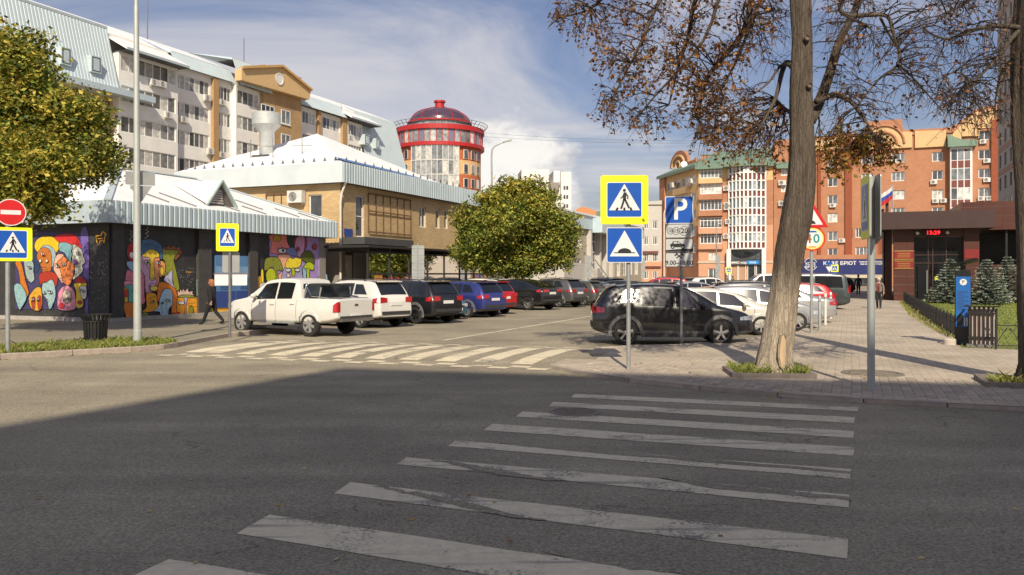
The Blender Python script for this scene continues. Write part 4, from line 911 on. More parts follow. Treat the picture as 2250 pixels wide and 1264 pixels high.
roof_strip(S(500), S(560), 27.35, .7, 28.6, -6, roof_blue)
q = MB(); ribbed(q, Wall(AW.p(0, 0, 1.2), U), S(645), S(748), 24.2, 26.0, 0, mans, .45, .025, rake=1.2); q.build('mansard', apt)
roof_strip(S(640), S(752), 26.0, 0, 28.6, -6, roof_white); roof_strip(S(745), S(812), 24.4, 2.2, 28.6, -6, roof_white)
q = MB(); we = Wall(AW.p(0, 0, 1.8), U); ribbed(q, we, S(783), S(872), 18.6, 26.3, 0, mans, .45, .025, rake=2.2); q.build('mansard', apt)
q = MB(); q.face([we.p(S(872), 18.6), we.p(S(872) + 6, 12, -4), we.p(S(872) + 3, 25.5, -6), we.p(S(872), 26.3, -2.2)], mans); q.build('mansard', apt); roof_strip(S(808), S(876), 26.3, -.4, 28.6, -6, roof_white)
for x0, x1, y0, y1 in ((801, 812, 298, 320), (826, 834, 306, 328)):
    s0, s1 = we.s(x0), we.s(x1); za, zb = we.z(x1, y1), we.z(x1, y0); q = MB(); q.wbox(we, s0, s1, za, zb, -1.5, .05, mans); q.build('dormer', apt); add_window(apt, we, s0 + .1, s1 - .1, za + .1, zb - .1, 1, 1, dark_grey, pane_dark, depth=-.06, fw=.1)
b = MB(); b.wbox(AW, S(783), S(872), 5, 19, -2, 1.2, cream); b.build('wall', apt)
b = MB(); b.wbox(AW, S(-60), S(872), 0, 26, -14, -.62, cream); b.build('wall', apt)
# pediment over the brick stair bay
pw = Wall(AW.p(0, 0, 2.4), U); s0, s1 = pw.s(527), pw.s(684); sm = pw.s(622); zb = 26.3; q = MB()
prof = [(pw.s(x), pw.z(x, y)) for x, y in ((531, 176), (680, 219), (683, 200), (618, 147), (531, 150))]
q.raw([pw.p(a, z, o) for o in (0, -1.0) for a, z in prof], [(0, 1, 2, 3, 4), (0, 5, 6, 1), (1, 6, 7, 2), (2, 7, 8, 3), (3, 8, 9, 4), (4, 9, 5, 0)], ochre); ped = q.build('pediment', apt)
q = MB(); q.lathe([(.55, 0), (.62, .06), (.75, .06), (.75, 0)], (0, 0, 0), 20, white_paint); q.lathe([(0, .02), (.55, .02)], (0, 0, 0), 20, white_paint)
m_ = Matrix.Translation(pw.p(pw.s(614), pw.z(614, 174), .02)) @ pw.n.to_track_quat('Z', 'Y').to_matrix().to_4x4(); q.v = [m_ @ v for v in q.v]; q.build('round_window', ped)
q = MB()
for (a0, z0), (a1, z1) in ((prof[4], prof[3]), (prof[3], prof[2])): q.bar(pw.p(a0, z0 + .1, .1), pw.p(a1, z1 + .1, .1), .22, mat('ochre_trim', (.55, .33, .12), .7), r2=.14)
q.build('cornice', ped)
for px, py in ((327, 180), (345, 184), (445, 214), (478, 224), (512, 232), (358, 252), (393, 262), (452, 332), (478, 340), (512, 343), (578, 305), (762, 302)):
    w = Wall(AW.p(0, 0, 1.25 if px < 372 else (1.6 if 556 < px < 640 else .55)), U); ac_unit(apt, w, w.s(px), w.z(px, py) - .3, sc=1.15)
for px in (55, 370, 578): q = MB(); p = AW.p(S(px), 27.5, -3); q.bar(p, p + V((0, 0, 4.2)), .05, dk); q.build('aerial', apt)

# ---------------------------------------------------------------- round tower with a red-ribbed dome
TD = 175.0; TX = XD(966, TD); tw = thing('round_tower', (TX, TD, 0), 'round apartment tower with red ring bands and a dark glass dome', 'building'); TC = V((TX, TD, 0))
red_m = mat('red_steel', (.42, .02, .02), .45, var=.1); tan_b = mat('tan_render', (.64, .42, .20), .85); red_b = mat('tower_red_brick', (.45, .13, .05), .85, var=.1)
zt_ = lambda py: ZD(py, TD - 9)
R = 9.0; q = MB(); n = 48
def ring(q, R0, z0, z1, m, a0=0, a1=360, n=48):
    k = max(2, int(n * (a1 - a0) / 360)); P = [V((cos(radians(a0 + (a1 - a0) * i / k)), sin(radians(a0 + (a1 - a0) * i / k)), 0)) * R0 for i in range(k + 1)]
    for a, b_ in zip(P, P[1:]): q.face([TC + a + V((0, 0, z0)), TC + b_ + V((0, 0, z0)), TC + b_ + V((0, 0, z1)), TC + a + V((0, 0, z1))], m)
z = 0; k = 0
zz = [0, 16.4, 19.4, 22.4, 25.3, 28.2]
for i, (a, b_) in enumerate(zip(zz, zz[1:])): ring(q, R - .2, a, b_, (tan_b if i % 2 else red_b))
q.build('wall', tw)
glass_t = pane_mat('tower_glass', (.14, .15, .16), (.34, .35, .34), curtain=.3, cc=(.55, .53, .48))
for lv in range(3):                                   # curtain wall bay, pane by pane
    for i in range(9):
        a = 237 + i * 7.0 ; q = MB(); ring(q, R + .25, 19.3 + lv * 2.95, 19.3 + lv * 2.95 + 2.7, glass_t, a + .3, a + 6.5, 400); q.build('pane', tw)
q = MB()
for i in range(10): a = radians(237 + i * 7.0); p = TC + V((cos(a), sin(a), 0)) * (R + .3); q.bar(p + V((0, 0, 16)), p + V((0, 0, 28.1)), .09, mat('pale_mullion', (.5, .5, .46), .5))
for lv in range(4): ring(q, R + .35, 19.05 + lv * 2.95, 19.3 + lv * 2.95, mat('pale_mullion', (.5, .5, .46), .5), 237, 300)
q.build('curtain_wall_frame', tw)
for lv in range(3):
    for i, a in enumerate((205, 222, 309, 322, 335)):
        q = MB(); ring(q, R + .02, 19.8 + lv * 2.95, 21.5 + lv * 2.95, pane_dark, a, a + 6, 200); w_ = q.build('window', tw); q = MB(); ring(q, R - .05, 19.7 + lv * 2.95, 21.6 + lv * 2.95, white_paint, a - 1, a + 7, 200); q.build('frame', w_)
for i in range(26):                                   # glazed top storey
    a = 168 + i * 7.9; q = MB(); ring(q, R + .1, 28.8, 31.5, glass_t if i % 5 else mat('lilac_glass', (.18, .17, .24), .1), a + .3, a + 7.6, 300); q.build('pane', tw)
q = MB()
for z0, z1, o in ((28.1, 28.85, .55), (31.45, 32.4, .55)):
    q.lathe([(R - .3, z0), (R + o, z0), (R + o, z1), (R - .3, z1)], TC, 48, red_m)
q.build('red_ring', tw)
for i in range(26): q = MB(); a = radians(168 + i * 7.9); p = TC + V((cos(a), sin(a), 0)) * (R + .2); q.bar(p + V((0, 0, 28.8)), p + V((0, 0, 31.5)), .07, red_m); q.build('mullion', tw)
q = MB()
for z, o in ((32.4, .5), (32.9, .9), (33.4, 1.3)): q.tube([TC + V((cos(t * pi / 24), sin(t * pi / 24), 0)) * (R + o) + V((0, 0, z)) for t in range(49)], .05, 4, dk, caps=False)
for i in range(48): a = i * pi / 24; d = V((cos(a), sin(a), 0)); q.bar(TC + d * (R + .4) + V((0, 0, 32.3)), TC + d * (R + 1.35) + V((0, 0, 33.5)), .04, dk)
q.build('roof_railing', tw)
q = MB(); Rd = 6.5; q.lathe([(Rd, 32.3), (Rd, 33.7), (Rd + .1, 33.7)], TC, 40, glass_t); q.build('drum', tw)
q = MB(); prof = [(Rd * cos(t * pi / 18), 34.0 + 3.3 * sin(t * pi / 18)) for t in range(9)]; q.lathe(prof, TC, 40, mat('dome_glass', (.07, .04, .065), .2, spec=.8, var=.2, scale=.6)); q.build('dome', tw, smooth=True)
q = MB(); q.lathe([(Rd + .4, 33.7), (Rd + .4, 34.1), (Rd, 34.2)], TC, 40, red_m)
for i in range(12):
    a = i * pi / 6; d = V((cos(a), sin(a), 0)); q.tube([TC + d * (r_ + .05) + V((0, 0, z + .04)) for r_, z in prof], .07, 4, red_m)
q.lathe([(1.4, 37.1), (1.4, 37.5), (1.0, 37.6), (1.0, 38.5), (1.25, 38.5), (1.25, 38.9), (0, 39.0)], TC, 10, red_m); q.build('dome_ribs', tw)
# the slab behind the tower
b_ = thing('tan_block', (XD(880, 200), 200, 0), 'tan and red apartment slab rising behind the round tower', 'building'); w = Wall((XD(815, 200), 200), (1, -.1))
q = MB(); q.wbox(w, 0, 16, 0, 36.5, -12, 0, tan_b); q.build('wall', b_); q = MB(); q.wbox(w, -.3, 16.3, 36.5, 37.5, -12.3, .3, mat('ochre_trim', (.55, .33, .12), .7)); q.build('cornice', b_); q = MB(); q.wbox(w, 6, 9, 25, 36.3, .01, .5, red_b); q.build('bay', b_)

# ---------------------------------------------------------------- white block beyond the round tree
wb = thing('white_block', (XD(1200, 185), 185, 0), 'tall plain white block with small paired windows behind the round tree', 'building'); wt = mat('white_render', (.72, .70, .66), .85, var=.06, scale=.3)
w = Wall((XD(1146, 185), 185), (1, .08)); sx = lambda px: w.s(px)
q = MB(); q.wbox(w, 0, sx(1206), 0, ZD(372, 185), -10, 0, wt); q.build('wall', wb); q = MB(); q.wbox(w, sx(1206) + .01, sx(1231), 0, ZD(400, 185), -9, -.6, wt); q.wbox(w, sx(1216), sx(1230), ZD(405, 185), ZD(375, 185), -9, .2, wt); q.build('wall', wb); q = MB(); q.wbox(w, sx(1231), sx(1254), 0, ZD(378, 185), -10, .8, wt); q.build('wall', wb)
q = MB(); s0, s1 = sx(1206), sx(1228); zc = ZD(402, 185); pts = [(s0, zc), (s1, zc), (s1 - .6, zc - 1.9), (s0 + .6, zc - 1.9)]; q.raw([w.p(a, z, o) for o in (0, 1.6) for a, z in pts], [(0, 1, 2, 3), (4, 7, 6, 5), (0, 4, 5, 1), (3, 2, 6, 7), (1, 5, 6, 2), (0, 3, 7, 4)], grey_plaster); q.build('balcony', wb)
for py in (413, 433, 453):
    for px in (1237, 1243): add_window(wb, w, sx(px), sx(px) + .45, ZD(py + 4, 185), ZD(py - 4, 185), 1, 1, dark_grey, pane_dark, depth=-.85, fw=.05)

# ---------------------------------------------------------------- low beige building farther along the street
BB = A + U * 49; lb = thing('low_street_building', BB, 'two-storey beige building with pale blue fascia and tall stair windows farther down the street', 'building'); w = Wall(BB, U); LL = 37
beige = mat('beige_render', (.42, .36, .27), .85, var=.1); lgrey = mat('light_grey_render', (.50, .47, .43), .85, var=.08)
hs = []; sp = lambda px: w.s(px)
for x0, x1, y0, y1 in ((1262, 1268, 522, 545), (1270, 1278, 522, 545), (1262, 1277, 568, 596), (1297, 1310, 508, 600), (1313, 1322, 545, 608), (1327, 1336, 545, 608), (1341, 1350, 545, 608), (1355, 1363, 545, 608), (1368, 1376, 545, 606), (1381, 1389, 545, 604), (1394, 1402, 545, 604)):
    hs.append((sp(x0), sp(x1), w.z((x0 + x1) / 2, y1), w.z((x0 + x1) / 2, y0)))
b = MB(); wall_grid(b, w, 0, LL, 0, 6.7, hs, beige, .2); e_ = Wall(BB + W_ * 10, -W_); wall_grid(b, e_, 0, 10, 0, 6.7, [], lgrey, .2); b.build('wall', lb)
for h in hs: add_window(lb, w, h[0], h[1], h[2], h[3], 2, 4 if h[3] - h[2] > 3 else 1, white_paint, pane_flat, depth=.1, fw=.12)
b = MB(); b.wbox(w, -.3, LL, 6.7, 8.1, -.3, .35, roof_blue); b.wbox(w, sp(1297) - .5, sp(1312) + 6, 6.4, 8.0, .4, 1.5, roof_blue); b.build('fascia', lb)
b = MB(); b.wbox(w, -.3, LL, 8.1, 8.3, -10, .5, roof_white); b.build('roof', lb)
for px in (1290, 1311, 1324.5, 1338.5): b = MB(); b.wbox(w, sp(px) - .2, sp(px) + .2, 0, 6.6, .01, .5, lgrey); b.build('pilaster', lb)
b = MB(); b.wbox(w, 0, sp(1262), .0, 3.0, .01, 1.6, lgrey); b.build('porch', lb)
b = MB()
for k in range(2):
    o = 1.8 + k * .8; b.bar(w.p(sp(1252), 3.6 - k * .2, o), w.p(sp(1290), 1.2, o), .035, galv)
    for j in range(7): t = j / 6; s_ = sp(1252) + (sp(1290) - sp(1252)) * t; b.bar(w.p(s_, .1, o), w.p(s_, 3.6 - 2.4 * t, o), .025, galv)
b.build('stair_railing', lb)
b = MB()
for k in range(7): t = k / 7; s_ = sp(1252) + (sp(1290) - sp(1252)) * t; b.wbox(w, s_, s_ + (sp(1290) - sp(1252)) / 7, 0, 2.5 * (1 - t), .5, 2.9, concrete)
b.build('stair', lb)
# roof with a blue sheet between brick building and low building
gp = thing('pale_roofed_hall', A + U * 34, 'low hall with a pale blue sheet roof between the brick building and the round tree', 'building'); w = Wall(A + U * 34 + W_ * 2, U); q = MB(); q.wbox(w, 0, 14, 0, 7.2, -9, 0, beige); q.build('wall', gp)
q = MB(); q.face([w.p(-.5, 7.2, .6), w.p(14.5, 7.2, .6), w.p(14.5, 9.6, -6), w.p(-.5, 9.6, -6)], roof_blue); q.face([w.p(-.5, 7.2, .6), w.p(-.5, 9.6, -6), w.p(-.5, 7.2, -6)], roof_blue); q.build('roof', gp)
# ================================================================ buildings on the right and at the end of the street
CROSS = V((.924, -.383, 0)).normalized()
red_brick = brick_mat('red_brick', (.44, .20, .11), (.385, .175, .095), (.40, .24, .155), bw=.5, bh=.15, d=CROSS + V((.4, .2, 0)), msize=.01, var=.12)
pink_base = mat('salmon_render', (.56, .30, .18), .85, var=.08, scale=.6); yel_br = mat('yellow_brick', (.62, .42, .21), .85, var=.10, scale=.8)
green_roof = mat('green_sheet_roof', (.16, .24, .18), .55, .1, var=.15, scale=.7); dk_band = mat('oxblood_panel', (.16, .045, .035), .5, var=.1)
pane_sky = pane_mat('pane_sky', (.05, .06, .07), (.22, .24, .26), curtain=.22, cc=(.55, .54, .5))
FW = Wall((55.9, 135.0), CROSS); fs = FW.s; fz = FW.z
# ---------------------------------------------------------------- long red brick block
rb = thing('red_brick_block', FW.p(fs(1715), 0), 'long red brick apartment block with yellow parapet panels and a green-capped glass bay', 'building')
cols = [((1819, 1841), (359.5, 400, 439.5, 478.5, 519, 556), 2), ((1893, 1920), (351, 392, 432, 472), 3), ((1880, 1893), (512,), 2), ((1959, 1988), (347, 388, 428, 467), 3), ((2048, 2072), (344.5, 385, 427, 466), 2), ((2150, 2176), (297, 339.5, 381, 423, 463), 2), ((1716, 1732), (376, 412, 449, 486, 520), 2), ((1859, 1873), (512,), 2), ((1880, 1906), (553,), 3)]
hs = []
for (x0, x1), ys, n in cols:
    for y in ys: hs.append((fs(x0), fs(x1), fz((x0 + x1) / 2, y + 10.2), fz((x0 + x1) / 2, y - 10.2), n))
ztop = fz(1940, 302); b = MB(); wall_grid(b, FW, fs(1700), fs(2192), 0, ztop + .6, [h[:4] for h in hs], red_brick, .22); sB = fs(2192)
b.face([FW.p(sB, 0), FW.p(sB, 28), FW.p(sB, 28, -12), FW.p(sB, 0, -12)], red_brick); b.face([FW.p(fs(1700), 0), FW.p(fs(1700), 24), FW.p(fs(1700), 24, -12), FW.p(fs(1700), 0, -12)], red_brick); b.build('wall', rb)
for h in hs: add_window(rb, FW, h[0], h[1], h[2], h[3], h[4], 1, white_paint, pane_sky, depth=.16, fw=.11)
# stepped and swept parapet
para = [(1786, 303), (1850, 300), (1906, 292), (1906, 268), (1982, 262), (1984, 286), (2050, 283), (2085, 281), (2105, 272), (2124, 256), (2140, 243), (2156, 236), (2190, 232)]
pp = [(fs(x), fz(x, y)) for x, y in para]; q = MB(); zb = ztop + .1; m_ = red_brick
for (s0, z0), (s1, z1) in zip(pp, pp[1:]):
    if s1 - s0 < .05: continue
    q.raw([FW.p(s0, zb, .25), FW.p(s1, zb, .25), FW.p(s1, z1, .25), FW.p(s0, z0, .25), FW.p(s0, zb, -.4), FW.p(s1, zb, -.4), FW.p(s1, z1, -.4), FW.p(s0, z0, -.4)], [(0, 1, 2, 3), (5, 4, 7, 6), (3, 2, 6, 7), (0, 3, 7, 4), (1, 5, 6, 2)], m_)
stuff(q.build('parapet', rb))
def ypanel(x0, x1, ya, yb, yc=None):
    q = MB(); zt0, zt1 = fz(x0, ya), fz(x1, ya if yc is None else yc); z0 = fz((x0 + x1) / 2, yb); q.raw([FW.p(fs(x0), z0, .40), FW.p(fs(x1), z0, .40), FW.p(fs(x1), zt1, .40), FW.p(fs(x0), zt0, .40), FW.p(fs(x0), z0, .02), FW.p(fs(x1), z0, .02), FW.p(fs(x1), zt1, .02), FW.p(fs(x0), zt0, .02)], [(0, 1, 2, 3), (3, 2, 6, 7), (0, 3, 7, 4), (1, 5, 6, 2), (0, 4, 5, 1)], yel_br); q.build('yellow_panel', rb)
ypanel(1788, 1852, 309, 330, 306); ypanel(1875, 1918, 302, 332); ypanel(1958, 2004, 291, 326, 290); ypanel(2010, 2078, 289, 324, 287); ypanel(2088, 2112, 300, 322, 275); ypanel(2113, 2140, 272, 300, 252); ypanel(2141, 2152, 251, 300, 244); ypanel(2157, 2184, 243, 282, 241)
q = MB(); c_s, c_z = fs(1942), fz(1942, 318)
for r0 in (1.9, 3.0): q.tube([FW.p(c_s + r0 * cos(t * pi / 12), c_z + r0 * sin(t * pi / 12), .5) for t in range(13)], .22, 5, red_brick)
q.face([FW.p(c_s + 3 * cos(t * pi / 12), c_z + 3 * sin(t * pi / 12), .42) for t in range(13)], yel_br); q.build('arch_ornament', rb)
for x0, x1 in ((1857, 1872), (1797, 1804)): q = MB(); q.wbox(FW, fs(x0), fs(x1), 4, ztop, .01, .35, mat('dark_red_pier', (.26, .07, .03), .85)); q.build('pier', rb)
q = MB(); q.wbox(FW, fs(2177), sB, 0, fz(2185, 264), .01, .5, mat('dark_red_pier', (.26, .07, .03), .85)); q.build('pier', rb)
# glass bay with green hat
g0, g1 = fs(2086), fs(2134); zg0, zg1 = fz(2110, 452), fz(2110, 326); q = MB(); q.wbox(FW, g0, g1, zg0 - 10, zg1, .01, 1.4, white_paint); bay = q.build('glass_bay', rb)
for j in range(6):
    zA = zg1 - .3 - j * 3.05
    for i in range(3):
        a0 = g0 + .15 + (g1 - g0 - .3) * i / 3; a1 = a0 + (g1 - g0 - .3) / 3 - .14
        q = MB(); q.wbox(FW, a0, a1, zA - 1.7, zA, 1.38, 1.42, pane_sky); q.build('pane', bay)
        q = MB(); q.wbox(FW, a0, a1, zA - 2.95, zA - 1.8, 1.38, 1.42, dk_band); q.build('panel', bay)
q = MB(); za, zb_ = zg1, fz(2110, 293); sl, sr = fs(2080), fs(2143); P = FW.p
q.raw([P(sl, za, -.2), P(sr, za, -.2), P(sr, za, 2.2), P(sl, za, 2.2), P(sl, za + 1.0, 2.2), P(sr, za + 1.0, 2.2), P(sl, zb_, .3), P(sr - 1.6, za + 1.3, .3), P(sl, za + 1, -.2), P(sr, za + 1, -.2)], [(0, 1, 2, 3), (3, 2, 5, 4), (4, 5, 7, 6), (0, 3, 4, 8), (8, 4, 6), (1, 9, 5, 2), (5, 9, 7)], green_roof); q.build('bay_roof', bay)
for px, py, k in ((1816, 371, 1), (1823, 451, 1), (2044, 400, 1), (2048, 441, 2), (2160, 353, 1), (2160, 395, 1), (2148, 436, 2), (1843, 528, 1), (2152, 311, 1)):
    for j in range(k): ac_unit(rb, FW, fs(px) + j * 1.15, fz(px, py) - .4, sc=1.2)
q = MB(); q.face([FW.p(fs(1786), 25, -.4), FW.p(sB, 25, -.4), FW.p(sB, 26, -12), FW.p(fs(1786), 26, -12)], dark_grey); q.build('roof', rb)
# green roof piece over the joint
q = MB(); sl, sr = fs(1706), fs(1790); z0, z1 = fz(1740, 360), fz(1740, 335); q.face([P(sl, z0, .8), P(sr, z0, .8), P(sr, z1, -3), P(sl, z1, -3)], green_roof); q.face([P(sl, z0 - .8, .8), P(sr, z0 - .8, .8), P(sr, z0, .8), P(sl, z0, .8)], green_roof); q.build('roof', rb)
# shopfront: blue fascia with lettering
CW = Wall(FW.p(fs(1700), 0, 3.0), CROSS); cs, cz = CW.s, CW.z
shop = thing('cafe_shopfront', CW.p(cs(1757), 0), 'dark cafe shopfront with a long navy fascia and white lettering', 'shopfront'); navy = mat('navy_fascia', (.02, .03, .13), .4)
q = MB(); q.wbox(CW, cs(1740), cs(1938), cz(1850, 603), cz(1850, 570), -.3, .12, navy); fas = q.build('fascia', shop)
q = MB(); text_mb(q, 'КАФЕ БРЮТ', CW, cs(1845), cz(1845, 579), .13, .80, wl_, bold=True, squeeze=1.05); q.build('lettering', fas)
q = MB(); text_mb(q, 'горячие\nвафли', CW, cs(1898), cz(1898, 578), .13, .36, wl_, bold=True); q.build('lettering', fas)
q = MB(); text_mb(q, 'КОФЕ\nБРЮТ', CW, cs(1781), cz(1781, 583.5), .14, .55, wl_, bold=True)
for a0, a1 in ((20, 160), (200, 340)): q.tube([CW.p(cs(1781) + 1.0 * cos(radians(a0 + (a1 - a0) * t / 12)), cz(1781, 581) + 1.0 * sin(radians(a0 + (a1 - a0) * t / 12)), .15) for t in range(13)], .05, 4, wl_)
q.build('round_logo', fas)
q = MB(); q.wbox(CW, cs(1740), cs(1938), cz(1850, 570) + .01, cz(1850, 560), -3, 0, red_brick); q.build('wall', shop)
q = MB(); q.wbox(CW, cs(1815), cs(1938), cz(1850, 611), cz(1850, 603.5), -.2, .05, mat('cream_band', (.5, .44, .34), .7)); q.build('band', shop)
for i in range(7):
    q = MB(); a0 = cs(1740) + (cs(1938) - cs(1740)) * i / 7; a1 = a0 + (cs(1938) - cs(1740)) / 7; q.wbox(CW, a0 + .1, a1 - .1, .1, cz(1850, 611.5), -.22, -.18, pane_dark); q.build('pane', shop)
    q = MB(); q.wbox(CW, a0 - .1, a0 + .1, .05, cz(1850, 611.5), -.25, 0, dark_grey); q.build('mullion', shop)

# ---------------------------------------------------------------- corner block with the curved white bay
cb = thing('corner_block', FW.p(fs(1535), 0), 'orange brick corner block with a tall curved white-framed glass bay and green roof', 'building')
sL, sR = fs(1535), fs(1699); hs = []
for y in (380, 415, 450.5, 489.5, 524): hs.append((fs(1538), fs(1586), fz(1562, y + 11.5), fz(1562, y - 11.5), 6))
hs2 = [(fs(1557), fs(1572), fz(1562, 572), fz(1562, 555), 3), (fs(1556), fs(1578), 0.1, fz(1562, 590), 2)]
zt8 = fz(1640, 357); b = MB(); zy = fz(1562, 401); zp = fz(1562, 497)
wall_grid(b, FW, sL, sR, zy, zt8, [h[:4] for h in hs], yel_br, .25); wall_grid(b, FW, sL, sR, zp, zy, [h[:4] for h in hs], red_brick, .25); wall_grid(b, FW, sL, sR, 0, zp, [h[:4] for h in hs + hs2], pink_base, .25)
b.face([FW.p(sR, 0), FW.p(sR, zt8), FW.p(sR, zt8, -8), FW.p(sR, 0, -8)], red_brick); b.build('wall', cb)
for h in hs + hs2: add_window(cb, FW, h[0], h[1], h[2], h[3], h[4] if len(h) > 4 else 2, 1, white_paint, pane_sky, depth=.15, fw=.13, split=.72 if len(h) > 4 and h[4] == 6 else None)
for y in (391.5, 427, 463, 502, 536): q = MB(); q.wbox(FW, fs(1536), fs(1588), fz(1562, y + 12), fz(1562, y + 1), .01, .6, pink_base if y > 480 else (yel_br if y < 400 else red_brick)); q.build('balcony_front', cb)
# curved bay, light by light
b0, b1 = fs(1602), fs(1682); nb = 9
def bp(t, z, o=0): return FW.p(b0 + (b1 - b0) * t, z, .3 + 1.7 * sin(pi * t) + o)
bandw = [(361, 382), (399, 420), (435, 459), (474.5, 497), (512, 532)]; bands = [(383, 398), (421.5, 434.5), (460, 474), (498, 511.5), (533, 546)]
q = MB()
for i in range(nb + 1): t = i / nb; q.bar(bp(t, fz(1640, 548)), bp(t, fz(1640, 359)), .13, white_paint)
for y in [v for p_ in bandw for v in p_] + [547]:
    for i in range(nb): q.bar(bp(i / nb, fz(1640, y)), bp((i + 1) / nb, fz(1640, y)), .11, white_paint)
bayf = q.build('bay_frame', cb)
for lst, m_, nm in ((bandw, pane_sky, 'pane'), (bands, dk_band, 'panel')):
    for ya, yb in lst:
        for i in range(nb):
            q = MB(); q.face([bp(i / nb, fz(1640, yb), -.03), bp((i + 1) / nb, fz(1640, yb), -.03), bp((i + 1) / nb, fz(1640, ya), -.03), bp(i / nb, fz(1640, ya), -.03)], m_); q.build(nm, bayf)
q = MB(); q.face([bp(t / nb, fz(1640, 548)) for t in range(nb + 1)] , white_paint); q.build('bay_underside', cb)
for px in (1603, 1680): q = MB(); q.wbox(FW, fs(px) - .35, fs(px) + .35, 0, fz(1640, 548), .5, 1.2, white_paint); q.build('column', cb)
q = MB(); q.wbox(FW, fs(1606), fs(1678), fz(1640, 571), fz(1640, 550), .02, .3, pane_dark); q.build('pane', cb)
q = MB(); q.wbox(FW, fs(1606), fs(1678), fz(1640, 582), fz(1640, 572), .02, .6, dark_grey); sg = q.build('sign_band', cb)
q = MB(); q.wbox(FW, fs(1642), fs(1668), fz(1640, 581), fz(1640, 573), .6, .7, mat('bright_blue_sign', (.01, .25, .65), .4)); q.build('blue_sign', sg); q = MB(); text_mb(q, 'TOMMO маркет', FW, fs(1626), fz(1640, 577.5), .62, .55, wl_, bold=True); text_mb(q, 'окна', FW, fs(1655), fz(1640, 577), .72, .5, wl_, bold=True); q.build('lettering', sg)
for x0, x1, m_ in ((1606, 1620, mat('tan_blind', (.42, .26, .16), .7)), (1624, 1638, mat('tan_blind', (.42, .26, .16), .7)), (1644, 1658, pane_dark), (1663, 1677, pane_dark)):
    q = MB(); q.wbox(FW, fs(x0), fs(x1), .1, fz(1640, 584), .02, .15, m_); o_ = q.build('pane', cb); q = MB()
    for xx in (x0 - 1.3, x1 + .3): q.wbox(FW, fs(xx), fs(xx + 1.4), .1, fz(1640, 583), .02, .3, white_paint)
    q.build('frame', o_)
q = MB(); q.wbox(FW, sL - .1, sR, fz(1640, 578), fz(1640, 574), .01, .12, mat('cream_band', (.5, .44, .34), .7)); q.build('string_course', cb)
for px, py in ((1590, 416), (1591, 452), (1591, 458), (1594, 489), (1590, 521), (1711, 404), (1711, 449)): ac_unit(cb, FW, fs(px), fz(px, py) - .3, sc=1.5)
# left side that turns into the other street
LQ = Wall((29.5, 162.0), (33.0 - 29.5, 145 - 162.0)); end = (V((FW.p(sL, 0).x, FW.p(sL, 0).y, 0)) - LQ.o); LQ = Wall(LQ.o, end); Llen = end.length; ls, lz = LQ.s, LQ.z
hs = []
for x0, x1 in ((1466, 1480), (1484, 1497), (1500, 1517), (1519, 1529)):
    for k in range(5): z1 = 19.6 - 3.05 * k; hs.append((ls(x0), ls(x1), z1 - 1.7, z1))
b = MB(); wall_grid(b, LQ, 0, Llen, 10.5, zt8, hs, yel_br, .2); wall_grid(b, LQ, 0, Llen, 0, 10.5, hs, red_brick, .2); b.build('wall', cb)
for h in hs: add_window(cb, LQ, h[0], h[1], h[2], h[3], 3, 1, white_paint, pane_sky, depth=.12, fw=.13)
q = MB(); q.wbox(LQ, 0, ls(1464), 0, zt8, .01, .4, red_brick); q.build('pier', cb)
for k in range(4): q = MB(); z1 = 17.85 - 3.05 * k; q.wbox(LQ, ls(1483), ls(1518), z1 - 1.2, z1, .01, .5, yel_br if k == 0 else mat('brown_panel2', (.30, .18, .08), .8)); q.build('balcony_front', cb)
for px, py in ((1480, 409), (1521, 400), (1521, 445)): ac_unit(cb, LQ, ls(px), lz(px, py) - .3, .3, sc=1.5)
# roof
q = MB(); zr = zt8 + 3.0
q.face([LQ.p(-.5, zt8, .8), LQ.p(Llen + .2, zt8, .8), FW.p(sL + 3, zr, -5), LQ.p(0, zr - .5, -5)], green_roof); q.face([FW.p(sL - .5, zt8, .8), FW.p(b0 - .5, zt8, .8), FW.p(b0, zr, -5), FW.p(sL + 3, zr, -5)], green_roof)
q.face([FW.p(b0 - .5, zt8 + .1, 2.6), FW.p(b1 + .5, zt8 + .1, 2.6), FW.p(b1, zr, -5), FW.p(b0, zr, -5)], green_roof); q.face([FW.p(b1 + .5, zt8, .8), FW.p(sR + .6, zt8 + .4, .8), FW.p(sR + .6, zr, -5), FW.p(b1, zr, -5)], green_roof)
for a_, b_, o in ((b0 - .5, b1 + .5, 2.6), (sL - .5, b0 - .5, .8), (b1 + .5, sR + .6, .8)): q.face([FW.p(a_, zt8 - .9, o), FW.p(b_, zt8 - .9, o), FW.p(b_, zt8 + .1, o), FW.p(a_, zt8 + .1, o)], green_roof); q.face([FW.p(a_, zt8 - .9, o), FW.p(b_, zt8 - .9, o), FW.p(b_, zt8 - .9, -.3), FW.p(a_, zt8 - .9, -.3)], green_roof)
q.face([LQ.p(-.5, zt8 - .6, .8), LQ.p(Llen + .2, zt8 - .6, .8), LQ.p(Llen + .2, zt8, .8), LQ.p(-.5, zt8, .8)], green_roof); q.build('roof', cb)
q = MB(); w8 = Wall(LQ.p(0, 0, -1.5), LQ.d); q.wbox(w8, ls(1472), ls(1514), zt8, zt8 + 1.6, -.4, .2, red_brick)
cs_ = w8.s(1493); q.raw([w8.p(cs_ + 4.4 * cos(t * pi / 14), zt8 + 1.4 + 2.9 * sin(t * pi / 14), .2) for t in range(15)] + [w8.p(cs_ + 4.4 * cos(t * pi / 14), zt8 + 1.4 + 2.9 * sin(t * pi / 14), -.4) for t in range(15)], [tuple(range(15))] + [(t, t + 1, 16 + t, 15 + t) for t in range(14)], red_brick); gb = q.build('round_gable', cb)
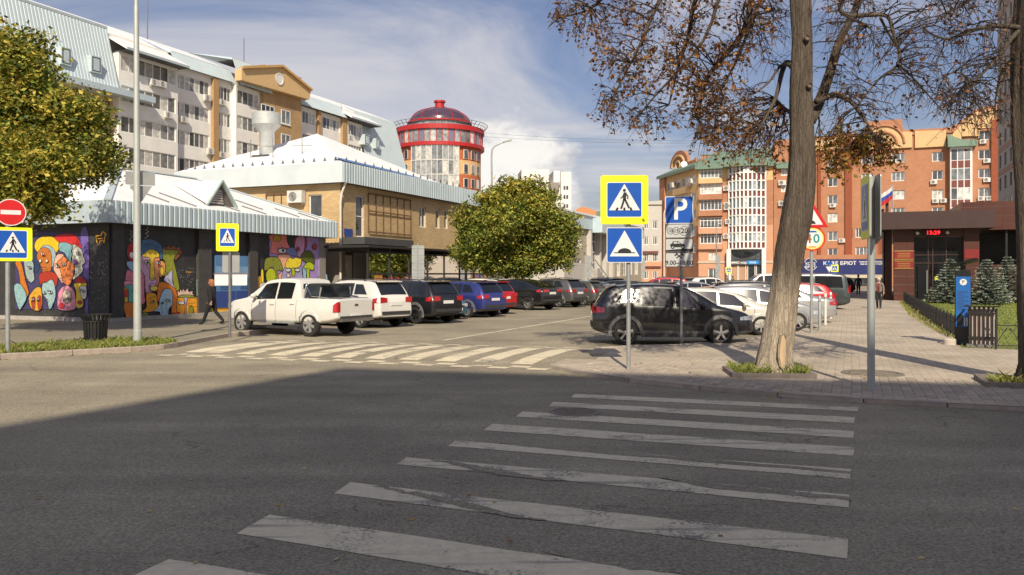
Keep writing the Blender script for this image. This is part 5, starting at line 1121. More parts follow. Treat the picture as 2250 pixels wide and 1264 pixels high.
q = MB(); q.tube([w8.p(cs_ + 3.0 * cos(t * pi / 14), zt8 + 1.3 + 2.0 * sin(t * pi / 14), .3) for t in range(15)], .22, 5, yel_br); q.tube([w8.p(cs_ + 1.0 * cos(t * pi / 8), zt8 + 1.5 + .8 * sin(t * pi / 8), .3) for t in range(17)], .2, 5, yel_br); q.build('ornament', gb)
q = MB(); q.wbox(FW, fs(1534), fs(1576), zt8 + 1.2, fz(1555, 336), -6, -3, red_brick); q.wbox(FW, fs(1533), fs(1577), fz(1555, 336), fz(1555, 334), -6.1, -2.9, green_roof); q.build('roof_house', cb)
q = MB(); q.wbox(FW, fs(1700), fs(1711), zt8 - 2, fz(1705, 333), -3, .3, red_brick); q.build('chimney', cb)
q = MB(); c_ = w8.p(w8.s(1514), fz(1514, 350) , 1); q.lathe([(0, .15), (.6, 0), (.62, .04), (0, .2)], (0, 0, 0), 14, white_paint); m_ = Matrix.Translation(c_) @ V((-.2, -1, .2)).to_track_quat('Z', 'Y').to_matrix().to_4x4(); q.v = [m_ @ v for v in q.v]; q.build('dish', cb)
# ---------------------------------------------------------------- grey and pink block closing the street
GW = Wall((XD(1385, 158), 158), (1, -.04)); gs, gz = GW.s, GW.z; gk = thing('grey_pink_block', GW.p(0, 0), 'plain grey office block with a salmon ground floor at the end of the street', 'building'); hs = []
for px in (1413, 1434):
    for y in (494, 529, 566, 604): hs.append((gs(px), gs(px + 12), gz(px, y + 9), gz(px, y - 9)))
b = MB(); zg = gz(1420, 575); wall_grid(b, GW, 0, gs(1454), zg, gz(1420, 449), hs, lgrey, .2); wall_grid(b, GW, 0, gs(1454), 0, zg, hs, pink_base, .2); b.build('wall', gk)
for h in hs: add_window(gk, GW, h[0], h[1], h[2], h[3], 3, 1, white_paint, pane_dark, depth=.1, fw=.12)
q = MB(); q.raw([GW.p(0, gz(1420, 450), .3), GW.p(gs(1454), gz(1420, 450), .3), GW.p(gs(1454), gz(1420, 441), .3), GW.p(0, gz(1420, 450) + .3, .3), GW.p(0, gz(1420, 450), -8), GW.p(gs(1454), gz(1420, 450), -8), GW.p(gs(1454), gz(1420, 441), -8), GW.p(0, gz(1420, 450) + .3, -8)], [(0, 1, 2, 3), (3, 2, 6, 7), (1, 5, 6, 2)], lgrey); q.build('roof', gk)
for ya, yb, x0, x1, m_ in ((552, 557, 1412, 1446, dk_band), (585, 588, 1385, 1452, dk_band)): q = MB(); q.wbox(GW, gs(x0), gs(x1), gz(1420, yb), gz(1420, ya), .01, .4, m_); q.build('sign_band', gk)
q = MB(); q.tube([GW.p(gs(1456) + .2, gz(1456, 600) - 1, .5), GW.p(gs(1456) + .2, gz(1456, 470), .5), GW.p(gs(1460), gz(1456, 463), .5)], .14, 6, mat('cream_pipe', (.62, .58, .50), .5)); q.build('downpipe', gk)
# gabled orange house far off
OW = Wall((XD(1258, 215), 215), (1, 0)); og = thing('orange_gabled_house', OW.p(0, 0), 'distant orange house with a curved gable and green roof above the low building', 'building'); os_, oz = OW.s, OW.z
q = MB(); pr = [(1262, 500), (1310, 500), (1310, 462), (1302, 462), (1297, 459), (1290, 457), (1280, 454), (1270, 458), (1262, 464)]; q.raw([OW.p(os_(x), oz(x, y), o) for o in (0, -8) for x, y in pr], [tuple(range(9))] + [(i, (i + 1) % 9, 9 + (i + 1) % 9, 9 + i) for i in range(9)], mat('orange_render', (.58, .25, .10), .85)); q.build('wall', og)
q = MB(); q.face([OW.p(os_(1285), oz(1285, 478), .5), OW.p(os_(1345), oz(1345, 478), .5), OW.p(os_(1330), oz(1330, 462), -4), OW.p(os_(1304), oz(1304, 462), -4)], green_roof); q.build('roof', og)

# ---------------------------------------------------------------- tall stone-clad block at the right edge
SW = Wall((XD(2192, 170), 170), -U); ts = thing('stone_clad_block', SW.p(0, 0), 'tall pale stone-clad block with pink panels beside the red brick block', 'building')
stone = mat('pale_stone', (.42, .37, .31), .8, var=.12, scale=.5); pinkp = mat('pink_stone_panel', (.40, .23, .15), .8, var=.1, scale=.5); hs = []
for k in range(14):
    for j in range(6): hs.append((2.2 + j * 6.0, 4.4 + j * 6.0, 5.0 + k * 4.6, 7.6 + k * 4.6))
b = MB(); HT = 68; wall_grid(b, SW, 0, 37, 0, HT, hs, stone, .3); b.face([SW.p(0, 0), SW.p(0, HT), SW.p(0, HT, -14), SW.p(0, 0, -14)], stone); b.face([SW.p(0, HT), SW.p(37, HT), SW.p(37, HT, -14), SW.p(0, HT, -14)], stone); b.face([SW.p(37, 0), SW.p(37, 0, -14), SW.p(37, HT, -14), SW.p(37, HT)], stone); b.build('wall', ts)
for h in hs:
    if h[3] < 17: continue
    add_window(ts, SW, h[0], h[1], h[2], h[3], 1, 1, dark_grey, pane_sky, depth=.25, fw=.12)
for k in range(3, 14):
    if k % 3 == 2: continue
    for j in range(6):
        for a0, a1 in ((.25, 2.0), (2.15, 4.4), (4.55, 6.1)):
            q = MB(); q.wbox(SW, a0 + j * 6.0, a1 + j * 6.0, 8.1 + k * 4.6, 9.2 + k * 4.6, .003, .05, pinkp); q.build('panel', ts)

# ---------------------------------------------------------------- brown entrance pavilion with clock
EW_ = Wall((25.8, 58.0), CROSS); es, ez = EW_.s, EW_.z
en = thing('entrance_pavilion', EW_.p(0, 0), 'dark brown granite entrance pavilion with deep canopy and red digital clock', 'building')
gran = brick_mat('brown_granite', (.10, .040, .030), (.085, .035, .027), (.045, .02, .018), bw=1.2, bh=.6, d=CROSS, msize=.008, rough=.35, offset=0.0, var=.1); gran_d = mat('dark_brown_metal', (.060, .034, .030), .4, .1, var=.12, scale=1.5); gl_d = pane_mat('entrance_glass', (.008, .009, .010), (.02, .021, .022), curtain=.02)
sW = es(2182); q = MB(); q.wbox(EW_, -.05, sW, ez(2050, 504), ez(2050, 466), -5.5, 1.0, gran_d); q.build('canopy', en)
for x0, x1 in ((1964, 2008), (2118, 2152)):
    q = MB(); q.wbox(EW_, es(x0), es(x1), .07, ez(2050, 504), -.8, 0, gran); q.build('pillar', en)
q = MB(); q.wbox(EW_, es(2008), es(2118), ez(2050, 520), ez(2050, 504) - .01, -.5, -.1, gran); lin = q.build('lintel', en)
q = MB(); q.wbox(EW_, es(2008), es(2118), .07, ez(2050, 520), -.75, -.7, gl_d); gw = q.build('glass_front', en)
q = MB()
for px in (2008.5, 2040, 2050, 2080, 2117): q.wbox(EW_, es(px), es(px) + .07, .07, ez(2050, 520), -.69, -.62, gran_d)
for py in (560, 578): q.wbox(EW_, es(2009), es(2117), ez(2050, py) - .03, ez(2050, py) + .03, -.69, -.63, gran_d)
q.build('frame', gw)
q = MB(); q.wbox(EW_, es(2018), es(2040), .07, 2.5, -.68, -.60, mat('near_black', (.012, .012, .013), .25)); dd = q.build('door', en); q = MB(); q.bar(EW_.p(es(2038), .6, -.55), EW_.p(es(2038), 2.2, -.55), .025, galv); q.build('handle', dd)
q = MB(); c_ = EW_.p(es(2060), ez(2060, 611), -.68); q.face([c_ + EW_.n * .01 + (EW_.d * cos(t * pi / 8) + V((0, 0, 1)) * sin(t * pi / 8)) * .13 for t in range(16)], mat('yellow_dot', (.75, .65, .02), .5)); q.build('yellow_sticker', gw)
clk = bpy.data.materials.new('red_display'); clk.use_nodes = True; b_ = clk.node_tree.nodes['Principled BSDF']; b_.inputs['Base Color'].default_value = (.5, .01, .01, 1); b_.inputs['Emission Color'].default_value = (1, .02, .03, 1); b_.inputs['Emission Strength'].default_value = 2.2
q = MB(); q.wbox(EW_, es(2030), es(2070), ez(2050, 517), ez(2050, 507), -.1, .12, black_steel); cl = q.build('clock', en)
q = MB(); text_mb(q, '13:29', EW_, es(2050), ez(2050, 512), .125, .36, clk, bold=True, squeeze=1.1); q.build('clock_digits', cl)
for px in (2016, 2082): q = MB(); q.lathe([(0, .06), (.09, .06), (.12, 0)], (0, 0, 0), 12, white_paint); m_ = Matrix.Translation(EW_.p(es(px), ez(2050, 512), 0)) @ EW_.n.to_track_quat('Z', 'Y').to_matrix().to_4x4(); q.v = [m_ @ v for v in q.v]; q.build('spot_lamp', en)
bm_, rm_ = mat('brass', (.50, .30, .08), .4, .5), mat('red_plaque', (.22, .02, .02), .4)
for y0, y1 in ((551, 571), (573, 591)):
    q = MB(); q.wbox(EW_, es(1965), es(2007), ez(1986, y1), ez(1986, y0), .003, .04, rm_); pl = q.build('plaque', en); q = MB()
    for a_, b_2, c_2, d_2 in ((1965, 2007, y0, y0 + 1.6), (1965, 2007, y1 - 1.6, y1)): q.wbox(EW_, es(a_), es(b_2), ez(1986, d_2), ez(1986, c_2), .042, .05, bm_)
    q.build('brass_edge', pl); q = MB()
    for k in range(3): z = ez(1986, y0 + 6 + k * 4); q.wbox(EW_, es(1972), es(2000), z - .02, z + .02, .042, .046, bm_)
    stuff(q.build('engraved_lines', pl))
q = MB(); q.wbox(EW_, es(2119), es(2151), ez(2135, 568), ez(2135, 548), .003, .03, rm_); q.build('plaque', en)
# receding left side: row of columns and glass
LS = Wall(EW_.p(.9, 0, -.8), U); q = MB(); q.wbox(LS, 0, 26, .1, 5.0, -.5, -.4, gl_d); q.build('side_glass', en)
for k in range(7): q = MB(); LSn = Wall(EW_.p(es(1964) - .02, 0, -1.2 - k * 3.2), CROSS); q.wbox(LSn, -.5, -.05, .07, ez(2050, 504), -.45, 0, gran); q.build('column', en)
q = MB(); q.wbox(EW_, 0, sW, ez(2050, 504), ez(2050, 480), -30, -5.6, gran_d); q.build('side_canopy', en)
# higher block and stair at its right
q = MB(); s0 = es(2117); q.wbox(EW_, s0, s0 + 26, 5.0, 6.95, -9, -1.5, gran); q.build('upper_block', en)
q = MB(); q.wbox(EW_, sW + .2, sW + 22, .0, 2.6, -8, -2, gran); q.build('stair_wall', en)
q = MB(); stp = 14
for k in range(stp): q.wbox(EW_, sW + .2 + k * .38, sW + .2 + k * .38 + .39, 0, .6 + k * .26, -2.0, -.6, gran)
q.build('stair', en)
for j in range(3): q = MB(); q.bar(EW_.p(sW, 1.3 + j * .35, -.5), EW_.p(sW + 6, 5.1 + j * .35, -.5), .04, black_steel); q.build('stair_railing', en)
for k in range(5): q = MB(); q.wbox(EW_, sW + 1 + k * 1.6, sW + 1.12 + k * 1.6, 1.5 + k * .9, 5.0, -1.9, -1.78, black_steel); q.build('post', en)
q = MB(); q.wbox(EW_, sW + .1, sW + 22, 0, 6.2, -9, -8, mat('near_black', (.012, .012, .013), .25)); q.build('back_wall', en)
for i, (px, h) in enumerate(((1940, .9), (1950, 1.9))): q = MB(); q.wbox(EW_, es(px), es(px + 7), ez(2050, 466), ez(2050, 466) + h * .6, -4, -3.4, gran_d); q.build('roof_vent', en)
# flag on the canopy
fp = EW_.p(es(1966), ez(2050, 466), -3); fl = thing('flag', fp, 'white blue and red flag on a pole over the entrance canopy', 'flag'); q = MB(); q.bar(fp, fp + V((0, 0, 2.3)), .025, galv); q.build('pole', fl)
q = MB(); fcs = [mat('flag_white2', (.6, .6, .6), .7), mat('flag_blue2', (.03, .06, .30), .7), mat('flag_red2', (.45, .02, .02), .7)]
for k in range(3):
    for i in range(8):
        def fpnt(t, r): return fp + V((-t * .95 + .05 * sin(r * 3), .12 * sin(t * 7), 2.2 - r * .30 - t * .75 - .06 * sin(t * 6)))
        q.face([fpnt(i / 8, k), fpnt((i + 1) / 8, k), fpnt((i + 1) / 8, k + 1), fpnt(i / 8, k + 1)], fcs[k])
q.build('cloth', fl)

# ---------------------------------------------------------------- the tall building across the road behind the camera, whose shade lies on the crossing
hB = 34.0; off = hB / tan(SUN_EL); K = V((-3.55 + off * sin(SUN_AZ), 17.0 - off, 0)); d1 = V((12.15, -3.1, 0)).normalized(); d2 = V((-3.05, -6.5, 0)).normalized()
hb = thing('facing_building', K, 'tall pale brick building across the main road that shades the zebra crossing', 'building')
poly = [K, K + d2 * 14, K + d2 * 14 + d1 * 28, K + d1 * 28]; b = MB(); FB = Wall(K + d1 * 28, -d1); hs = [(2 + i * 3.4, 3.7 + i * 3.4, 1.2 + k * 3.2, 3.1 + k * 3.2) for i in range(7) for k in range(10)]
wall_grid(b, FB, 0, 28, 0, hB, hs, mat('pale_facing_brick', (.66, .56, .43), .9, var=.12, scale=1), .15); sb = Wall(K, d2); b.face([sb.p(0, 0), sb.p(14, 0), sb.p(14, hB), sb.p(0, hB)], mat('pale_facing_brick', (.5, .43, .34))); b.face([V((p.x, p.y, hB)) for p in poly], dark_grey)
e2_ = Wall(poly[2], d1); b.face([poly[1], poly[2], poly[2] + V((0, 0, hB)), poly[1] + V((0, 0, hB))], mat('pale_facing_brick', (.5, .43, .34))); b.face([poly[2], poly[3], poly[3] + V((0, 0, hB)), poly[2] + V((0, 0, hB))], mat('pale_facing_brick', (.5, .43, .34))); b.build('wall', hb)
for h in hs: add_window(hb, FB, h[0], h[1], h[2], h[3], 2, 1, white_paint, pane_flat, depth=.1, fw=.08)
# ================================================================ trees
def leaf_mat(name, rgb, trans=.35, var=.3):
    if name in MC: return MC[name]
    m = bpy.data.materials.new(name); m.use_nodes = True; nt = m.node_tree; N = nt.nodes.new; L = nt.links.new; nt.nodes.clear()
    out = N('ShaderNodeOutputMaterial'); d = N('ShaderNodeBsdfPrincipled'); d.inputs['Roughness'].default_value = .55; d.inputs['Specular IOR Level'].default_value = .35; t = N('ShaderNodeBsdfTranslucent')
    g = N('ShaderNodeNewGeometry'); nz = N('ShaderNodeTexNoise'); nz.inputs['Scale'].default_value = 1.1; nz.inputs['Detail'].default_value = 5; L(g.outputs['Position'], nz.inputs['Vector'])
    mr = N('ShaderNodeMapRange'); L(nz.outputs[0], mr.inputs[0])
    for i, q in zip((1, 2, 3, 4), (.3, .7, 1 - var, 1 + var)): mr.inputs[i].default_value = q
    vm = N('ShaderNodeVectorMath'); vm.operation = 'SCALE'; vm.inputs[0].default_value = rgb; L(mr.outputs[0], vm.inputs['Scale'])
    L(vm.outputs[0], d.inputs['Base Color']); L(vm.outputs[0], t.inputs[0]); mx = N('ShaderNodeMixShader'); mx.inputs[0].default_value = trans
    L(d.outputs[0], mx.inputs[1]); L(t.outputs[0], mx.inputs[2]); L(mx.outputs[0], out.inputs[0]); MC[name] = m; return m
def bark_mat(name, rgb, sc=9, stretch=(1, 1, .14), wash=None):
    if name in MC: return MC[name]
    m = bpy.data.materials.new(name); m.use_nodes = True; nt = m.node_tree; N = nt.nodes.new; L = nt.links.new; b = nt.nodes['Principled BSDF']; b.inputs['Roughness'].default_value = .95; b.inputs['Specular IOR Level'].default_value = .15
    tc = N('ShaderNodeTexCoord'); mp = N('ShaderNodeMapping'); mp.inputs['Scale'].default_value = stretch; L(tc.outputs['Object'], mp.inputs[0])
    nz = N('ShaderNodeTexNoise'); nz.inputs['Scale'].default_value = sc; nz.inputs['Detail'].default_value = 8; nz.inputs['Roughness'].default_value = .65; nz.inputs['Distortion'].default_value = .8; L(mp.outputs[0], nz.inputs['Vector'])
    vo = N('ShaderNodeTexVoronoi'); vo.feature = 'DISTANCE_TO_EDGE'; vo.inputs['Scale'].default_value = sc * 1.6; L(mp.outputs[0], vo.inputs['Vector'])
    mr = N('ShaderNodeMapRange'); L(nz.outputs[0], mr.inputs[0]); n2 = N('ShaderNodeMapRange'); L(vo.outputs['Distance'], n2.inputs[0])
    for i, q in zip((1, 2, 3, 4), (.3, .7, .6, 1.35)): mr.inputs[i].default_value = q
    for i, q in zip((1, 2, 3, 4), (0, .10, .72, 1.0)): n2.inputs[i].default_value = q
    mu = N('ShaderNodeMath'); mu.operation = 'MULTIPLY'; L(mr.outputs[0], mu.inputs[0]); L(n2.outputs[0], mu.inputs[1])
    vm = N('ShaderNodeVectorMath'); vm.operation = 'SCALE'; vm.inputs[0].default_value = rgb; L(mu.outputs[0], vm.inputs['Scale']); L(vm.outputs[0], b.inputs['Base Color'])
    bp = N('ShaderNodeBump'); bp.inputs['Strength'].default_value = .9; bp.inputs['Distance'].default_value = .03; L(mu.outputs[0], bp.inputs['Height']); L(bp.outputs[0], b.inputs['Normal']); 
    if wash:
        sp = N('ShaderNodeSeparateXYZ'); L(tc.outputs['Object'], sp.inputs[0]); n4 = N('ShaderNodeTexNoise'); n4.inputs['Scale'].default_value = 7; n4.inputs['Detail'].default_value = 5; L(mp.outputs[0], n4.inputs['Vector'])
        ad = N('ShaderNodeMath'); ad.operation = 'MULTIPLY_ADD'; L(n4.outputs[0], ad.inputs[0]); ad.inputs[1].default_value = 1.5; L(sp.outputs[2], ad.inputs[2])
        w2 = N('ShaderNodeMapRange'); L(ad.outputs[0], w2.inputs[0])
        for i, q in zip((1, 2, 3, 4), (1.85, 2.85, 1, 0)): w2.inputs[i].default_value = q
        v2 = N('ShaderNodeVectorMath'); v2.operation = 'SCALE'; v2.inputs[0].default_value = wash; L(mu.outputs[0], v2.inputs['Scale'])
        mx = N('ShaderNodeMix'); mx.data_type = 'RGBA'; L(w2.outputs[0], mx.inputs[0]); L(vm.outputs[0], mx.inputs[6]); L(v2.outputs[0], mx.inputs[7]); L(mx.outputs[2], b.inputs['Base Color'])
    MC[name] = m; return m
bark = bark_mat('bark', (.125, .10, .077), 14); bark_tr = bark_mat('limewashed_trunk', (.125, .10, .077), 14, wash=(.44, .365, .27)); bark_w = bark_mat('limewashed_bark', (.36, .30, .225), 14); bark_t = bark_mat('twig_bark', (.085, .065, .055))

def rvec(): 
    while True:
        v = V((rnd.uniform(-1, 1), rnd.uniform(-1, 1), rnd.uniform(-1, 1)))
        if .01 < v.length < 1: return v.normalized()
def add_leaf(mb, p, s, m, up=None, asp=.75):
    n = rvec(); n.z = abs(n.z) + .3; n.normalize(); x = n.cross(rvec())
    if x.length < .05: return
    x.normalize(); y = n.cross(x); s *= rnd.uniform(.5, 1.35)
    c = n * s * .12
    mb.face([p - x * s, p - y * s * asp * .75 - c, p + x * s, p + y * s * asp * .75 - c], m)
def crown_tree(name, base, lobes, label, nclump, per, lsize, mats, wts, trunk_r, trunk_top, yellow_side=None, cspread=.34, group=None, holes=.0):
    t = thing(name, base, label, 'tree', group); base = V(base); br_ = MB()
    # trunk and limbs
    tt = V(trunk_top); tr = MB(); pts = [base.lerp(tt, i / 6) + V((rnd.uniform(-.05, .05), rnd.uniform(-.05, .05), 0)) * (i > 0) for i in range(7)]
    tr.tube(pts, [trunk_r * (1.35 if i == 0 else 1.05 - .08 * i) for i in range(7)], 10, bark); tr.build('trunk', t, smooth=True)
    for c, r in lobes:
        c = V(c); b = MB(); m1 = tt.lerp(c, .5) + V((0, 0, .25)); b.tube([tt - V((0, 0, .3)), m1, c, c + (c - tt).normalized() * r[0] * .5], [trunk_r * .45, trunk_r * .32, trunk_r * .18, .02], 6, bark); b.build('limb', t, smooth=True)
    sub = []
    for c, r in lobes:                                  # break every lobe into smaller sprays
        sub.append((V(c), tuple(q * .8 for q in r)))
        for _ in range(9): d = rvec(); kk = rnd.uniform(.28, .5); sub.append((V(c) + V((d.x * r[0], d.y * r[1], d.z * r[2])) * .74, tuple(q * kk for q in r)))
    lobes = sub
    cr = MB(); [cr.mi(m) for m in mats]; tot = sum(r[0] * r[1] * r[2] for c, r in lobes) ** 1
    vols = [(r[0] * r[1] * r[2]) ** .67 for c, r in lobes]
    for _ in range(nclump):
        c, r = rnd.choices(lobes, vols)[0]; d = rvec(); k = rnd.random() ** .28; c = V(c)
        p = c + V((d.x * r[0], d.y * r[1], d.z * r[2])) * k * (rnd.uniform(.86, 1.08) if rnd.random() < .88 else rnd.uniform(1.05, 1.3))
        if rnd.random() < holes and k > .8: continue
        wt = list(wts); 
        if yellow_side is not None: 
            f = yellow_side(p); wt = [wts[0] * (1 - f) + .02, wts[1], wts[2] * (.3 + 2 * f)] + list(wts[3:])
        m = rnd.choices(mats, wt)[0]; sp = cspread * rnd.uniform(.6, 1.3)
        for _ in range(int(per * rnd.uniform(.5, 1.4))):
            q = p + V((rnd.gauss(0, sp), rnd.gauss(0, sp), rnd.gauss(0, sp * .6)))
            add_leaf(cr, q, lsize, m if rnd.random() < .8 else rnd.choice(mats))
    stuff(cr.build('crown', t)); return t
LG = leaf_mat('leaf_green', (.155, .205, .033), .25); LY = leaf_mat('leaf_olive', (.32, .315, .05), .25); LO = leaf_mat('leaf_yellow', (.52, .42, .07), .25); LD = leaf_mat('leaf_dark', (.085, .12, .02), .25)
# big tree at the left edge
bx = V((-17.6, 24.0, .1)); cc = lambda px, py, D: V((XD(px, D), D, ZD(py, D)))
lob = [(cc(x, y, 24 + d), tuple(.87 * q for q in r)) for x, y, d, r in ((20, 190, 0, (2.3, 2.2, 1.8)), (95, 260, -.5, (1.9, 1.8, 1.6)), (165, 340, 0, (1.4, 1.5, 1.15)), (60, 370, -.8, (2.1, 1.9, 1.4)), (215, 350, .6, (1.05, 1.2, .65)), (15, 440, -.8, (1.6, 1.5, .9)), (-80, 280, 0, (2.6, 2.4, 2.8)), (85, 440, -1, (.95, 1.0, .6)), (30, 110, .2, (1.1, 1.2, .9)), (150, 240, .2, (.9, 1.0, .8)), (-60, 440, -.3, (1.6, 1.5, 1.0)))]
crown_tree('ash_tree', bx, lob, 'large yellow-green leafy tree in front of the painted pavilion', 4300, 15, .075, [LG, LY, LO, LD], (4, 4, 2.0, 2.5), .24, (-17.0, 24, 3.0), cspread=.20, yellow_side=lambda p: max(0, min(1, (24 - p.y) / 3 + .25)))
# round tree on the far footway
D = 50; bs = V((XD(1135, D), D, .1)); k = lambda px, py, d=0: cc(px, py, D + d)
lob = [(k(1125, 500), (3.0, 2.8, 2.5)), (k(1060, 530), (2.0, 2.0, 1.9)), (k(1195, 520), (2.0, 2.0, 2.0)), (k(1140, 435), (1.9, 1.9, 1.4)), (k(1035, 555), (1.35, 1.5, 1.1)), (k(1225, 560), (1.2, 1.4, 1.2)), (k(1180, 460), (1.5, 1.5, 1.2)), (k(1100, 450), (1.5, 1.6, 1.2)), (k(1165, 580), (1.6, 1.6, .9)), (k(1090, 585), (1.1, 1.2, .8)), (k(1030, 490), (1.0, 1.2, 1.1)), (k(1240, 500), (.8, 1, .8))]
crown_tree('round_maple', bs, lob, 'round dense maple with green leaves turning yellow behind the parked cars', 4800, 15, .10, [LG, LY, LO, LD], (5, 4, 1.6, 2), .17, bs + V((0, 0, 2.3)), cspread=.22, yellow_side=lambda p: max(0, min(1, (p.z - 4) / 4)))

# ---------------------------------------------------------------- leaning street tree with sparse brown leaves
def pxp(px, py, D): return V((XD(px, D), D, ZD(py, D)))
LB1 = leaf_mat('leaf_brown', (.17, .075, .032), .3); LB2 = leaf_mat('leaf_rust', (.33, .13, .03), .3); LB3 = leaf_mat('leaf_amber', (.36, .17, .025), .3); LB4 = leaf_mat('leaf_dull', (.24, .14, .065), .3); LB5 = leaf_mat('leaf_olive_gold', (.22, .17, .025), .3)
def limb_mesh(path, r0, r1, m=bark, n=8):
    b = MB(); k = len(path); pts = []
    for i in range(k - 1):                                        # smooth the path
        p0, p1, p2, p3 = path[max(i - 1, 0)], path[i], path[i + 1], path[min(i + 2, k - 1)]
        for j in range(3):
            t = j / 3; pts.append(.5 * ((2 * p1) + (p2 - p0) * t + (2 * p0 - 5 * p1 + 4 * p2 - p3) * t * t + (3 * p1 - p0 - 3 * p2 + p3) * t ** 3))
    pts.append(path[-1]); N_ = len(pts); b.tube(pts, [r0 + (r1 - r0) * (i / (N_ - 1)) ** .8 for i in range(N_)], n, m); return b, pts
def sparse_tree(name, base, trunkpts, label, limbs, clouds, groupname=None, wash=True):
    t = thing(name, base, label, 'tree'); tr = MB(); pts = [p for p, r in trunkpts]; rad = [r for p, r in trunkpts]
    # rings with ridged outline
    n = 40; i0 = 0; fine = []
    for i in range(len(pts) - 1):
        for j in range(9): f = j / 9; fine.append((pts[i].lerp(pts[i + 1], f), rad[i] + (rad[i + 1] - rad[i]) * f))
    fine.append((pts[-1], rad[-1])); ph = [rnd.uniform(0, 6.28) for _ in range(6)]
    mi_b = tr.mi(bark_tr if wash else bark)
    for i, (p, r) in enumerate(fine):
        for j in range(n):
            a = 2 * pi * j / n; rr = r * .95 * (1 + .055 * sin(3 * a + ph[0] + p.z * .5) + .045 * sin(7 * a + ph[1] + p.z) + .025 * sin(11 * a + ph[2] - p.z * 1.5) + rnd.uniform(-.014, .014) - .05 * abs(sin(6.5 * a + ph[3] + .8 * sin(p.z * 1.7 + ph[4]))) ** 3 + .16 * max(0, 1 - (p.z - PZ) / .45) * sin(5 * a + ph[5]))
            tr.v.append(p + V((cos(a), sin(a), 0)) * rr)
    for i in range(len(fine) - 1):
        for j in range(n):
            a = i * n + j; b = i * n + (j + 1) % n; tr.f.append((a, b, b + n, a + n)); zc = fine[i][0].z
            tr.m.append(mi_b)
    trunk = tr.build('trunk', t, smooth=True)
    nodes = []
    for path, r0, r1 in limbs:
        b, pp = limb_mesh(path, r0, r1); b.build('limb', t, smooth=True); nodes += [(p, i / len(pp)) for i, p in enumerate(pp) if i > 1]
    tw = MB(); lf = MB(); tw.mi(bark_t)
    for poly, ntw, D0, dD, nleaf, mats, wts, lsz, droop in clouds:
        [lf.mi(m) for m in mats]; xs = [p[0] for p in poly]; ys = [p[1] for p in poly]; c = 0; guard = 0
        while c < ntw and guard < ntw * 20:
            guard += 1; x, y = rnd.uniform(min(xs), max(xs)), rnd.uniform(min(ys), max(ys)); ins = False; j = len(poly) - 1
            for i in range(len(poly)):
                if (poly[i][1] > y) != (poly[j][1] > y) and x < (poly[j][0] - poly[i][0]) * (y - poly[i][1]) / (poly[j][1] - poly[i][1]) + poly[i][0]: ins = not ins
                j = i
            if not ins: continue
            c += 1; e = pxp(x, y, D0 + rnd.uniform(-dD, dD))
            # nearest limb point above or beside
            best = min(nodes, key=lambda q: (q[0] - e).length + (0 if q[0].z > e.z - .2 else .8) + rnd.uniform(0, .25))[0]
            dv = e - best; L_ = dv.length
            if L_ > 3.2: best = e - dv.normalized() * rnd.uniform(1.2, 2.4) + V((0, 0, .3)); dv = e - best; L_ = dv.length
            m1 = best + dv * .35 + V((rnd.gauss(0, .06), rnd.gauss(0, .06), .10 * L_)); m2 = best + dv * .7 + V((rnd.gauss(0, .05), rnd.gauss(0, .05), .08 * L_))
            r = .006 + .004 * L_; chain = [best, m1, m2, e]; tw.tube(chain, [r * 1.5, r * 1.1, r * .8, .0035], 4, bark_t, caps=False)
            for _ in range(rnd.randint(2, 5)):
                k = rnd.uniform(.3, 1); s = (best.lerp(m1, k / .35) if k < .35 else m1.lerp(m2, (k - .35) / .35) if k < .7 else m2.lerp(e, (k - .7) / .3))
                d = (dv.normalized() * .7 + rvec() * .9 + V((0, 0, -droop))).normalized(); l2 = rnd.uniform(.2, .6); s1 = s + d * l2 * .5 + V((0, 0, .03)); s2 = s + d * l2 + V((0, 0, -droop * .1))
                tw.tube([s, s1, s2], [.006, .0045, .0025], 3, bark_t, caps=False)
                for _ in range(int(nleaf * rnd.uniform(.1, 1.6) + rnd.random())):
                    q = s.lerp(s2, rnd.uniform(.25, 1.05)) + rvec() * .06 - V((0, 0, .03)); add_leaf(lf, q, lsz, rnd.choices(mats, wts)[0], asp=.85)
            for _ in range(int(nleaf * rnd.uniform(.3, 1.5))): add_leaf(lf, m2.lerp(e, rnd.random()) + rvec() * .06, lsz, rnd.choices(mats, wts)[0])
    stuff(tw.build('twigs', t)); stuff(lf.build('foliage', t)); return t, trunk
TD_ = TB.y; sc_ = F / TD_
TR = [(1694, 826, 50), (1697, 806, 41), (1704, 760, 36.5), (1713, 704, 33.5), (1722, 640, 32.5), (1733, 560, 33), (1748, 485, 34), (1760, 405, 31.5), (1763, 340, 29), (1761, 260, 26.5), (1760, 200, 25), (1763, 100, 23), (1759, 0, 23.5), (1757, -120, 21), (1752, -260, 17), (1748, -420, 11), (1745, -560, 5)]
tp = [(pxp(x, y, TD_), w / sc_) for x, y, w in TR]
def PL(D0, D1, *pts, root=None):
    n = len(pts) - 1; root = TD_ if root is None else root
    return [pxp(x, y, root if i == 0 else D0 + (D1 - D0) * i / n) for i, (x, y) in enumerate(pts)]
T = TD_ + 1.1
